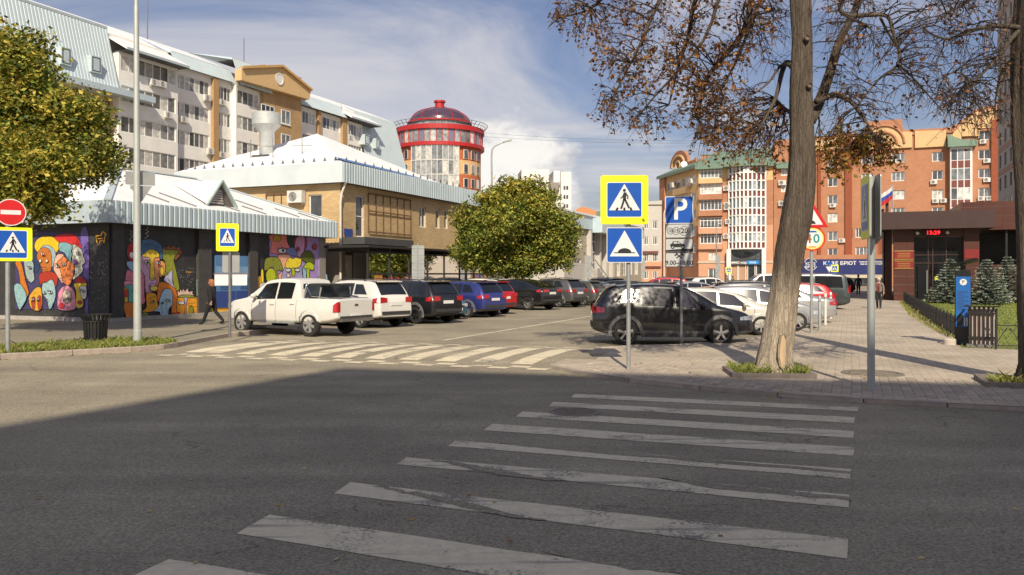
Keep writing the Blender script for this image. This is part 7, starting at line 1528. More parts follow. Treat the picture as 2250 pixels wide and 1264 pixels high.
# --- slatted litter bins
def bin_(p, w0, h, label, n, slat_m, body_m, flare=.06, square=False):
    t = thing('litter_bin', p, label, 'litter bin'); b = MB(); R = w0 / 2
    if square:
        wv = facing(p, -4)
        b.wbox(wv, -R * .84, R * .84, .02 + p.z, h * .92 + p.z, -R * 1.6, -.034, body_m); b.build('liner', t)
        b = MB(); b.wbox(wv, -R, R, p.z, p.z + .08, -R * 1.75, .02, mat('bin_foot', (.16, .15, .14), .8)); b.build('foot', t)
        for i in range(n):
            s_ = -R * .84 + 2 * R * .84 * (i + .5) / n; b = MB(); b.wbox(wv, s_ - R * .06, s_ + R * .06, p.z + .08, p.z + h * .86, -.03, .01, slat_m); o = b.build('slat', t)
            b = MB(); b.raw([wv.p(s_ - R * .09, p.z + h * .86, .01), wv.p(s_ + R * .09, p.z + h * .86, .01), wv.p(s_ * 1.15 + R * .09, p.z + h, .07), wv.p(s_ * 1.15 - R * .09, p.z + h, .07)], [(0, 1, 2, 3)], slat_m); b.build('slat_tip', t)
        for z in (.22, .80): b = MB(); b.wbox(wv, -R * .9, R * .9, p.z + h * z, p.z + h * z + .045, .012, .03, slat_m); b.build('band', t)
        b = MB(); b.wbox(wv, -R - .05, R + .05, p.z + h * .97, p.z + h, .05, .09, slat_m); b.wbox(wv, -R - .05, -R, p.z + h * .97, p.z + h, -R * 1.7, .05, slat_m); b.wbox(wv, R, R + .05, p.z + h * .97, p.z + h, -R * 1.7, .05, slat_m); b.build('rim', t)
        for sd in (-1, 1):
            for i in range(4): b = MB(); o_ = -.15 - i * R * .4; b.wbox(wv, sd * R * .9 - .012, sd * R * .9 + .012, p.z + .08, p.z + h * .92, o_ - .04, o_ + .04, slat_m); b.build('slat', t)
    else:
        b.lathe([(R * .72, .03), (R * .80, h * .8), (R * .84, h * .8), (R * .7, .0)], p, 18, body_m); b.build('liner', t)
        for i in range(n):
            a = 2 * pi * i / n; d = V((cos(a), sin(a), 0)); s_ = V((-d.y, d.x, 0)); b = MB(); q0, q1, q2 = p + d * R * .78 + V((0, 0, .02)), p + d * R * .88 + V((0, 0, h * .78)), p + d * (R + flare) + V((0, 0, h))
            for A_, B_ in ((q0, q1), (q1, q2)): b.raw([A_ - s_ * .022, A_ + s_ * .022, B_ + s_ * .022, B_ - s_ * .022, A_ - s_ * .022 + d * .012, A_ + s_ * .022 + d * .012, B_ + s_ * .022 + d * .012, B_ - s_ * .022 + d * .012], [(0, 3, 2, 1), (4, 5, 6, 7), (0, 4, 7, 3), (1, 2, 6, 5)], slat_m)
            b.build('slat', t)
        for z, r in ((.12, .81), (.76, .90), (.985, 1.16)): b = MB(); b.tube([p + V((cos(a * pi / 12) * R * r, sin(a * pi / 12) * R * r, h * z)) for a in range(25)], .014, 5, slat_m, caps=False); b.build('hoop', t)
    return t
bin_(G(210, 754, .12), .66, .76, 'round black slatted litter bin in the grass below the mural', 22, mat('bin_black', (.03, .028, .026), .5, .3), mat('bin_liner_dark', (.02, .02, .02), .7))
bin_(G(2157, 764, PZ), .68, 1.07, 'square black litter bin with pale liner showing between its slats', 6, mat('bin_black', (.03, .028, .026), .5, .3), mat('bin_liner', (.45, .36, .32), .7), square=True)
# --- low iron fence round the lawn
fm = mat('iron_fence', (.035, .035, .037), .5, .4, var=.2)
fp = [G(1986, 663, PZ), G(2012, 684, PZ), G(2060, 716, PZ), G(2106, 744, PZ)]; t = thing('iron_fence', fp[0], 'low black iron picket fence running along the left side of the lawn', 'fence'); hh = .58
for a, b2 in zip(fp, fp[1:]):
    for z in (.14, hh - .12): b = MB(); b.bar(a + V((0, 0, z)), b2 + V((0, 0, z)), .014, fm); b.build('rail', t)
    n = int((b2 - a).length / .27); d = (b2 - a).normalized()
    for i in range(n):
        c = a.lerp(b2, i / n); b = MB(); e = hh * (1.12 if i % 4 == 0 else 1); b.bar(c, c + V((0, 0, e)), .012 if i % 4 else .022, fm); tip = c + V((0, 0, e)); b.raw([tip - d * .035, tip + V((0, .02, .02)), tip + d * .035, tip + V((0, 0, .10)), tip - V((0, .02, -.02))], [(0, 1, 3), (1, 2, 3), (2, 4, 3), (4, 0, 3)], fm); b.build('picket', t)
f2 = [G(1990, 659, PZ), G(2055, 657, PZ)]; t = thing('iron_fence', f2[0], 'short black iron picket fence between the glass entrance and the spruces', 'fence')
for z in (.14, .5): b = MB(); b.bar(f2[0] + V((0, 0, z)), f2[1] + V((0, 0, z)), .016, fm); b.build('rail', t)
for i in range(16): c = f2[0].lerp(f2[1], i / 15); b = MB(); b.bar(c, c + V((0, 0, .64)), .016, fm); b.build('picket', t)
f3 = [G(2188, 768, PZ), G(2330, 772, PZ)]; t = thing('iron_fence', f3[0], 'wrought iron fence with scrolled panels beside the litter bin', 'fence'); d = (f3[1] - f3[0]).normalized(); L_ = (f3[1] - f3[0]).length
for z in (.10, .60): b = MB(); b.bar(f3[0] + V((0, 0, z)), f3[1] + V((0, 0, z)), .012, fm); b.build('rail', t)
x = .0; i = 0
while x < L_:
    c = f3[0] + d * x; b = MB(); b.bar(c, c + V((0, 0, .74 if i % 2 == 0 else .6)), .018 if i % 2 == 0 else .010, fm); b.build('post', t); b = MB()
    for sg in (-1, 1):
        pts = [c + V((0, 0, .18)) + d * sg * (.02 + .22 * tt) + V((0, 0, .36 * tt)) for tt in (0, .35, .7, 1)] + [c + d * sg * (.18 - .05 * cos(a)) + V((0, 0, .50 + .05 * sin(a))) for a in (3.5, 4.5, 5.6, 6.6)]; b.tube(pts, .009, 5, fm)
    b.build('scroll', t); x += .55; i += 1
# --- overhead wires
for i, (ya, yb) in enumerate(((292, 308), (300, 313))):
    a, c = V((XD(1060, 168), 168, ZD(ya, 168))), V((XD(1640, 146), 146, ZD(yb, 146))); b = MB(); b.tube([a.lerp(c, t_ / 16) - V((0, 0, 5.0 * (t_ / 16) * (1 - t_ / 16) * .5)) for t_ in range(17)], .022, 4, mat('cable', (.16, .16, .18), .6)); tag(b.build('overhead_wire'), ('upper overhead wire strung from the round tower to the corner block', 'lower overhead wire strung from the round tower to the corner block')[i], 'wire')
# ================================================================ vehicles
def paintm(name, rgb, metal=0.0, rough=.28): return mat('paint_' + name, rgb, rough, metal, var=.05, scale=1.2, coat=.9, spec=.5)
tyre_m = mat('tyre', (.022, .021, .02), .85, var=.25, scale=8, bump=.3); plas = mat('black_plastic', (.035, .034, .033), .6, var=.2, scale=5); clad_g = mat('grey_cladding', (.12, .115, .11), .6, var=.15, scale=4); chrome = mat('chrome', (.62, .62, .62), .15, 1.0); car_glass = mat('car_glass', (.012, .014, .016), .05, 0, var=.3, scale=1.5, spec=.9); lamp_red = mat('tail_red', (.42, .012, .012), .15, var=.25, scale=12, spec=.7, coat=.8); lamp_clear = mat('headlamp', (.55, .56, .56), .1, .3, var=.25, scale=14, spec=.8, coat=.8); rim_s = mat('rim_silver', (.50, .49, .47), .35, .7, var=.1); rim_d = mat('rim_dark', (.045, .044, .043), .4, .5, var=.2); well = mat('wheel_well', (.006, .006, .006), .9); num_w = mat('number_plate', (.66, .65, .62), .5, var=.05)
def chaikin(p, n=2, closed=False):
    for _ in range(n):
        q = [p[0]]
        for a, b in zip(p, p[1:]): q += [tuple(a[i] * .75 + b[i] * .25 for i in (0, 1)), tuple(a[i] * .25 + b[i] * .75 for i in (0, 1))]
        p = q + [p[-1]]
    return p
def interp(pl):
    def f(x):
        if x <= pl[0][0]: return pl[0][1]
        for a, b in zip(pl, pl[1:]):
            if a[0] <= x <= b[0]: return a[1] + (b[1] - a[1]) * (x - a[0]) / max(1e-6, b[0] - a[0])
        return pl[-1][1]
    return f
class Shape:
    def __init__(s, k):
        s.k = k; s.L, s.W = k['L'], k['W']; s.top = interp(chaikin(k['top'], k.get('sm', 2))); s.belt0 = interp(chaikin(k['belt'], 2)); s.hw = interp(chaikin(k['plan'], 2)); s.zb = interp(chaikin(k['bot'], 1)); s.tum = k.get('tumble', .30)
    def belt(s, x): return min(s.belt0(x), s.top(x) - .025)
    def key(s, x):
        w = s.hw(x) * s.W / 2; zb, zl, zt = s.zb(x), s.belt(x), s.top(x); h = zt - zl; wt = w * .955 - s.tum * h - min(.03, h * .3); return w, zb, zl, zt, h, wt
    def ring(s, x):
        w, zb, zl, zt, h, wt = s.key(x); d = zl - zb; e = min(.05, h * .4)
        c = [(0, zb), (w * .80, zb), (w * .965, zb + .07 * d), (w * .985, zb + .22 * d), (w, zb + .50 * d), (w * .985, zb + .72 * d), (w * .972, zb + .86 * d), (w * .955, zl), (wt + .006, zt - e), (wt - .05, zt - e * .1), (wt * .55, zt + .012), (0, zt + .018)]
        return chaikin(c, 2)
    def side(s, x, z):                    # half width at height z on the body side
        r = s.ring(x)
        for a, b in zip(r, r[1:]):
            if a[1] <= z <= b[1] and a[0] > .3: return a[0] + (b[0] - a[0]) * (z - a[1]) / max(1e-6, b[1] - a[1])
        return s.hw(x) * s.W / 2
    def gh(s, x, t):                      # greenhouse side point
        w, zb, zl, zt, h, wt = s.key(x); e = min(.05, h * .4); return (w * .955 + (wt + .006 - w * .955) * t, zl + (zt - e - zl) * t)
CARC = {}
def car_meshes(kind):
    if kind in CARC: return CARC[kind]
    k = TYPES[kind]; S = Shape(k); R = k['R']; L_, W = S.L, S.W; xa, xb = k['axles']; xc = (xa + xb) / 2; off = V((xc, 0, 0)); P = []       # P: (name, mesh, parent index or None)
    N_ = 54; xs = sorted({L_ * (i / N_) for i in range(N_ + 1)} | {.02, .05, L_ - .02, L_ - .05}); mb = MB(); mb.mi(plas); mb.mats = ['P', 'C', 'W']; rings = []
    for x in xs: r = S.ring(x); rings.append([(x, -y, z) for y, z in r[:0:-1]] + [(x, y, z) for y, z in r][0:]) if False else rings.append(r)
    n = len(rings[0]); vid = {}; verts = []; faces = []; fm_ = []
    for i, x in enumerate(xs):
        for j, (y, z) in enumerate(rings[i]):
            for sd in ((1,) if j in (0, n - 1) else (1, -1)): vid[i, j, sd] = len(verts); verts.append((x - xc, y * sd, z))
            if j in (0, n - 1): vid[i, j, -1] = vid[i, j, 1]
    cz = k.get('clad', 0)
    for i in range(len(xs) - 1):
        for j in range(n - 1):
            z = (rings[i][j][1] + rings[i][j + 1][1]) / 2; m = 1 if z < cz else 0
            faces.append((vid[i, j, 1], vid[i + 1, j, 1], vid[i + 1, j + 1, 1], vid[i, j + 1, 1])[::-1]); fm_.append(m); faces.append((vid[i, j, -1], vid[i + 1, j, -1], vid[i + 1, j + 1, -1], vid[i, j + 1, -1])); fm_.append(m)
    for i, fl in ((0, 1), (len(xs) - 1, -1)):
        for j in range(n - 1):
            f = [vid[i, j, 1], vid[i, j + 1, 1], vid[i, j + 1, -1], vid[i, j, -1]]; g = []
            for q in f:
                if q not in g: g.append(q)
            faces.append(tuple(g if fl > 0 else g[::-1])); fm_.append(1 if rings[i][j][1] < cz else 0)
    me = bpy.data.meshes.new('body'); me.from_pydata(verts, [], faces); [me.materials.append(m) for m in (plas, plas, well)]; me.polygons.foreach_set('material_index', fm_)
    # real wheel arches
    ob = bpy.data.objects.new('tmp', me); COL.objects.link(ob); cut = MB(); cut.mi(well)
    for x in (xa, xb):
        for sd in (-1, 1):
            i0 = len(cut.v); nn = 28
            for y in (sd * (W / 2 - .34), sd * (W / 2 + .3)):
                for j in range(nn): a = 2 * pi * j / nn; cut.v.append(V((x - xc + (R + .055) * cos(a), y, R + .015 + (R + .055) * sin(a))))
            cut.f += [(i0 + j, i0 + (j + 1) % nn, i0 + nn + (j + 1) % nn, i0 + nn + j)[::sd] for j in range(nn)] + [tuple(i0 + j for j in range(nn))[::-sd], tuple(i0 + nn + j for j in range(nn))[::sd]]; cut.m += [0] * (nn + 2)
    co = bpy.data.objects.new('tmpc', cut.mesh('c')); COL.objects.link(co); md = ob.modifiers.new('b', 'BOOLEAN'); md.object = co; md.operation = 'DIFFERENCE'; md.solver = 'EXACT'
    dg = bpy.context.evaluated_depsgraph_get(); dg.update(); body = bpy.data.meshes.new_from_object(ob.evaluated_get(dg)); body.name = 'body'; bpy.data.objects.remove(ob); bpy.data.objects.remove(co)
    body.polygons.foreach_set('use_smooth', [True] * len(body.polygons)); body.set_sharp_from_angle(angle=radians(38)); P.append(('body', body, None))
    def add(name, b, par=None, **kw): P.append((name, b.mesh(name, off, **kw), par)); return len(P) - 1
    # glass
    for q in k['side_glass']:
        (x0b, x1b, x0t, x1t) = q[:4]; t0, t1 = (q[4], q[5]) if len(q) > 4 else (.07, .90)
        for sd in (1, -1):
            b = MB(); nx = 8
            for i in range(nx):
                for j in range(3):
                    def pt(u, v): x = (x0b + (x1b - x0b) * u) * (1 - v) + (x0t + (x1t - x0t) * u) * v; y, z = S.gh(x, t0 + (t1 - t0) * v); return (x, sd * (y + .010), z + .002)
                    f = [pt(i / nx, j / 3), pt((i + 1) / nx, j / 3), pt((i + 1) / nx, (j + 1) / 3), pt(i / nx, (j + 1) / 3)]; b.face(f[::-sd], car_glass)
            add('side_window', b)
    for nm, (xl, xu, wl_, wu) in (('rear_window', k['rear_glass']), ('windscreen', k['screen'])):
        b = MB(); ny = 8; nx = 6; fw = nm == 'windscreen'
        for i in range(nx):
            for j in range(ny):
                def pt(u, v):
                    x = xl + (xu - xl) * u; w, zb, zl, zt, h, wt = S.key(x); yy = (v * 2 - 1); hw_ = (wl_ + (wu - wl_) * u) * wt; return (x + (.012 if fw else -.012), yy * hw_, zt + .016 + .012 * (1 - yy * yy))
                f = [pt(i / nx, j / ny), pt((i + 1) / nx, j / ny), pt((i + 1) / nx, (j + 1) / ny), pt(i / nx, (j + 1) / ny)]; b.face(f, car_glass)
        add(nm, b)
    # lamps hugging the corners
    def lamp(nm, x0, x1, z0, z1, m, rear=True, inset=.28):
        for sd in (1, -1):
            b = MB(); n_ = 5
            for i in range(n_):
                a, c = x0 + (x1 - x0) * i / n_, x0 + (x1 - x0) * (i + 1) / n_; zt0 = (z1 - (z1 - z0) * .35 * (i / n_)); zt1 = (z1 - (z1 - z0) * .35 * ((i + 1) / n_))
                f = [(a, sd * (S.side(a, z0) + .018), z0), (c, sd * (S.side(c, z0) + .018), z0), (c, sd * (S.side(c, zt1) + .018), zt1), (a, sd * (S.side(a, zt0) + .018), zt0)]; b.face(f[::-sd] if True else f, m)
            xe = -.016 if rear else L_ + .016; xq = 0 if rear else L_; y1 = S.side(xq, (z0 + z1) / 2) ; f = [(xe, sd * (y1 + .018), z0), (xe, sd * (y1 - inset), z0 + .02), (xe, sd * (y1 - inset), z1 - .03), (xe, sd * (y1 + .018), z1)]; b.face(f, m)
            a = 0 if rear else L_; b.face([(xe, sd * (y1 + .018), z0), (xe, sd * (y1 + .018), z1), (a, sd * (S.side(a, z1) + .018), z1), (a, sd * (S.side(a, z0) + .018), z0)], m)
            add(nm, b)
    x0, x1, z0, z1, ins = k['tail']; lamp('tail_light', x0, x1, z0, z1, lamp_red, True, ins); x0, x1, z0, z1, ins = k['head']; lamp('headlight', L_ - x0, L_ - x1, z0, z1, lamp_clear, False, ins)
    # doors: shut lines and handles
    for x, zt in k['doors']:
        for sd in (1, -1):
            b = MB(); zs = [.36 + (S.belt(x) - .02 - .36) * i / 6 for i in range(7)]
            for za, zb_ in zip(zs, zs[1:]): f = [(x - .006, sd * (S.side(x, za) + .003), za), (x + .006, sd * (S.side(x, za) + .003), za), (x + .006, sd * (S.side(x, zb_) + .003), zb_), (x - .006, sd * (S.side(x, zb_) + .003), zb_)]; b.face(f[::-sd], well)
            add('door_gap', b)
    for x in k['handles']:
        for sd in (1, -1): b = MB(); z = S.belt(x) - .13; y = S.side(x, z); b.box(x - .1, x + .1, sd * y if sd > 0 else -y - .035, sd * y + .035 if sd > 0 else -y, z - .018, z + .018, None); b.mats = []; i = add('door_handle', b); P[i] = P[i] + ('paint',)
    xm, zm = k['mirror']
    for sd in (1, -1):
        b = MB(); y = S.side(xm, zm - .08); c = V((xm, sd * (y + .13), zm)); prof = []
        b.lathe([(0, -.09), (.06, -.085), (.095, -.03), (.095, .03), (.06, .085), (0, .09)], (0, 0, 0), 10, None); b.v = [V((c.x + v.x * .75, c.y + v.z * 1.25, c.z + v.y * .85)) for v in b.v]; b.box(xm - .03, xm + .03, min(sd * (y - .02), sd * (y + .05)), max(sd * (y - .02), sd * (y + .05)), zm - .10, zm - .05, None); b.mats = []; i = add('mirror', b, smooth=True); P[i] = P[i] + ('paint' if k.get('mpaint', 1) else 'plas',)
    # bumper trim, plate, sill
    zbm = k['bump']; b = MB(); y = S.side(0, zbm) * .93
    b.box(-.03, .04, -y, y, zbm - .07, zbm + .05, k.get('bm', plas)); add('rear_bumper', b); b = MB(); b.box(-.022, 0, -.26, .26, k['plate'] - .06, k['plate'] + .06, num_w); add('number_plate', b)
    y = S.side(L_, .5); b = MB(); b.box(L_ - .02, L_ + .02, -y * .75, y * .75, .42, .62, plas); add('grille', b); b = MB(); b.box(L_ + .021, L_ + .035, -.26, .26, .40, .51, num_w); add('number_plate', b)
    for sd in (1, -1):
        b = MB(); y = S.W / 2 * .955; b.box(xa + R + .1, xb - R - .1, min(sd * (y - .05), sd * (y + .035)), max(sd * (y - .05), sd * (y + .035)), .23, .31, plas); add('sill', b)
    if k.get('rails'):
        x0, x1 = k['rails']
        for sd in (1, -1):
            b = MB(); pts = []
            for i in range(9): x = x0 + (x1 - x0) * i / 8; w, zb, zl, zt, h, wt = S.key(x); pts.append((x, sd * (wt - .06), zt + (.045 if 0 < i < 8 else -.01)))
            b.tube(pts, .018, 6, k.get('railm', plas)); add('roof_rail', b)
    if k.get('arch'):
        for x in (xa, xb):
            for sd in (1, -1):
                b = MB(); q = []
                for i in range(15):
                    a = pi * (-.06 + 1.12 * i / 14); q.append([(x + r_ * cos(a), sd * (S.side(min(max(x + r_ * cos(a), .02), L_ - .02), min(R + r_ * sin(a), S.belt(x) - .1)) + o_), R + .015 + r_ * sin(a)) for r_, o_ in ((R + .05, .022), (R + .135, .018), (R + .15, .0))])
                for A_, B_ in zip(q, q[1:]):
                    for i in range(2): f = [A_[i], B_[i], B_[i + 1], A_[i + 1]]; b.face(f[::sd], k.get('archm', clad_g))
                add('wheel_arch', b)
    if k.get('spoiler'): x, z = k['spoiler']; b = MB(); w = S.key(x + .2)[5]; b.raw([(x - .12, -w * .9, z - .01), (x - .12, w * .9, z - .01), (x + .25, w * .95, z + .025), (x + .25, -w * .95, z + .025), (x - .12, -w * .9, z - .04), (x - .12, w * .9, z - .04)], [(0, 3, 2, 1), (0, 1, 5, 4)], None); b.mats = []; i = add('spoiler', b); P[i] = P[i] + ('paint',)
    for fn in k.get('extra', ()): fn(add, S, P)
    CARC[kind] = (P, k, xc); return CARC[kind]
WH = {}
def wheel_meshes(R, style):
    key = (R, style)
    if key in WH: return WH[key]
    t = MB(); w = .11; r = R; t.lathe([(r * .66, -w), (r * .74, -w - .004), (r * .93, -w * .92), (r, -w * .62), (r, w * .62), (r * .93, w * .92), (r * .74, w + .004), (r * .66, w)], (0, 0, 0), 28, tyre_m, axis='y'); q = MB(); ns, m, dark = style; mm = rim_d if dark else rim_s
    q.lathe([(r * .66, w * .98), (r * .69, w), (r * .64, w * .7), (r * .62, w * .2)], (0, 0, 0), 28, mm, axis='y'); q.lathe([(0, w * .1), (r * .62, w * .2)], (0, 0, 0), 24, well, axis='y'); q.lathe([(0, w * .86), (r * .10, w * .84), (r * .13, w * .5)], (0, 0, 0), 12, mm, axis='y')
    for i in range(ns):
        a = 2 * pi * i / ns + .3; d = V((cos(a), 0, sin(a))); s_ = V((-d.z, 0, d.x)); wd = r * m; q.raw([d * r * .08 - s_ * wd * .8 + V((0, w * .8, 0)), d * r * .08 + s_ * wd * .8 + V((0, w * .8, 0)), d * r * .65 + s_ * wd + V((0, w * .88, 0)), d * r * .65 - s_ * wd + V((0, w * .88, 0)), d * r * .08 - s_ * wd * .8 + V((0, w * .3, 0)), d * r * .08 + s_ * wd * .8 + V((0, w * .3, 0)), d * r * .65 + s_ * wd + V((0, w * .3, 0)), d * r * .65 - s_ * wd + V((0, w * .3, 0))], [(0, 3, 2, 1), (0, 4, 7, 3), (1, 2, 6, 5)], mm)
    WH[key] = (t.mesh('wheel', angle=40), q.mesh('rim', angle=30)); return WH[key]
def car(kind, name, label, cat, paint, wheel_px, which, rot, rim=(5, .10, False), scale=(1, 1, 1), clad=None, group='parked cars', zg=0.0, at_=None):
    P, k, xc = car_meshes(kind); t = thing(name, (0, 0, 0), label, cat, group, rz=rot); t.scale = scale; objs = []
    for rec in P:
        nm, me, par = rec[:3]; o = link(nm, me, objs[par] if par is not None else t); objs.append(o)
        if nm == 'body':
            o.material_slots[0].link = 'OBJECT'; o.material_slots[0].material = paint; o.material_slots[1].link = 'OBJECT'; o.material_slots[1].material = clad or plas
        if len(rec) > 3:
            if not me.materials: me.materials.append(plas)
            o.material_slots[0].link = 'OBJECT'; o.material_slots[0].material = paint if rec[3] == 'paint' else plas
    R = k['R']; xa, xb = k['axles']; wt, wr = wheel_meshes(R, rim); tr = k['W'] / 2 - .115
    for x in (xa, xb):
        for sd in (1, -1):
            o = link('wheel', wt, t); o.location = (x - xc, sd * tr, R); o.rotation_euler = (0, 0, 0 if sd > 0 else pi); r = link('rim', wr, o)
    loc = {'rl': (xa - xc, tr), 'rr': (xa - xc, -tr), 'fl': (xb - xc, tr), 'fr': (xb - xc, -tr), 'c': (0, 0)}[which]; loc = V((loc[0] * scale[0], loc[1] * scale[1], 0)); loc.rotate(Matrix.Rotation(rot, 3, 'Z'))
    g = at_ if at_ is not None else G(*wheel_px); t.location = (g.x - loc.x, g.y - loc.y, zg); return t
def bed_extra(add, S, P):
    b = MB(); b.box(.10, 1.72, -.70, .70, 1.17, 1.235, plas); add('bed_cover', b)
    for sd in (1, -1):
        b = MB(); b.tube([(1.62, sd * .74, 1.22), (1.60, sd * .68, 1.62), (1.55, sd * .6, 1.68)], .03, 8, chrome); b.tube([(1.55, sd * .70, 1.60), (1.30, sd * .72, 1.30), (.62, sd * .74, 1.26), (.55, sd * .74, 1.22)], .028, 8, chrome); b.tube([(.95, sd * .74, 1.22), (.90, sd * .70, 1.58)], .025, 8, chrome); add('sports_bar', b)
        b = MB(); b.raw([(1.58, sd * .71, 1.26), (.95, sd * .72, 1.26), (.92, sd * .69, 1.64), (1.56, sd * .67, 1.66)], [(0, 1, 2, 3)], car_glass); add('canopy_glass', b)
    b = MB(); b.box(.90, 1.60, -.67, .67, 1.63, 1.69, plas); b.box(.90, .95, -.67, .67, 1.23, 1.64, car_glass); add('canopy_top', b)
    b = MB(); b.box(-.012, .0, -.09, .09, .98, 1.05, chrome); add('tailgate_handle', b); b = MB(); b.box(-.09, .02, -.78, .78, .50, .60, chrome); add('step_bumper', b)
    for sd in (1, -1): b = MB(); b.box(1.9, 3.6, min(sd * .80, sd * .95), max(sd * .80, sd * .95), .40, .46, galv); add('side_step', b)
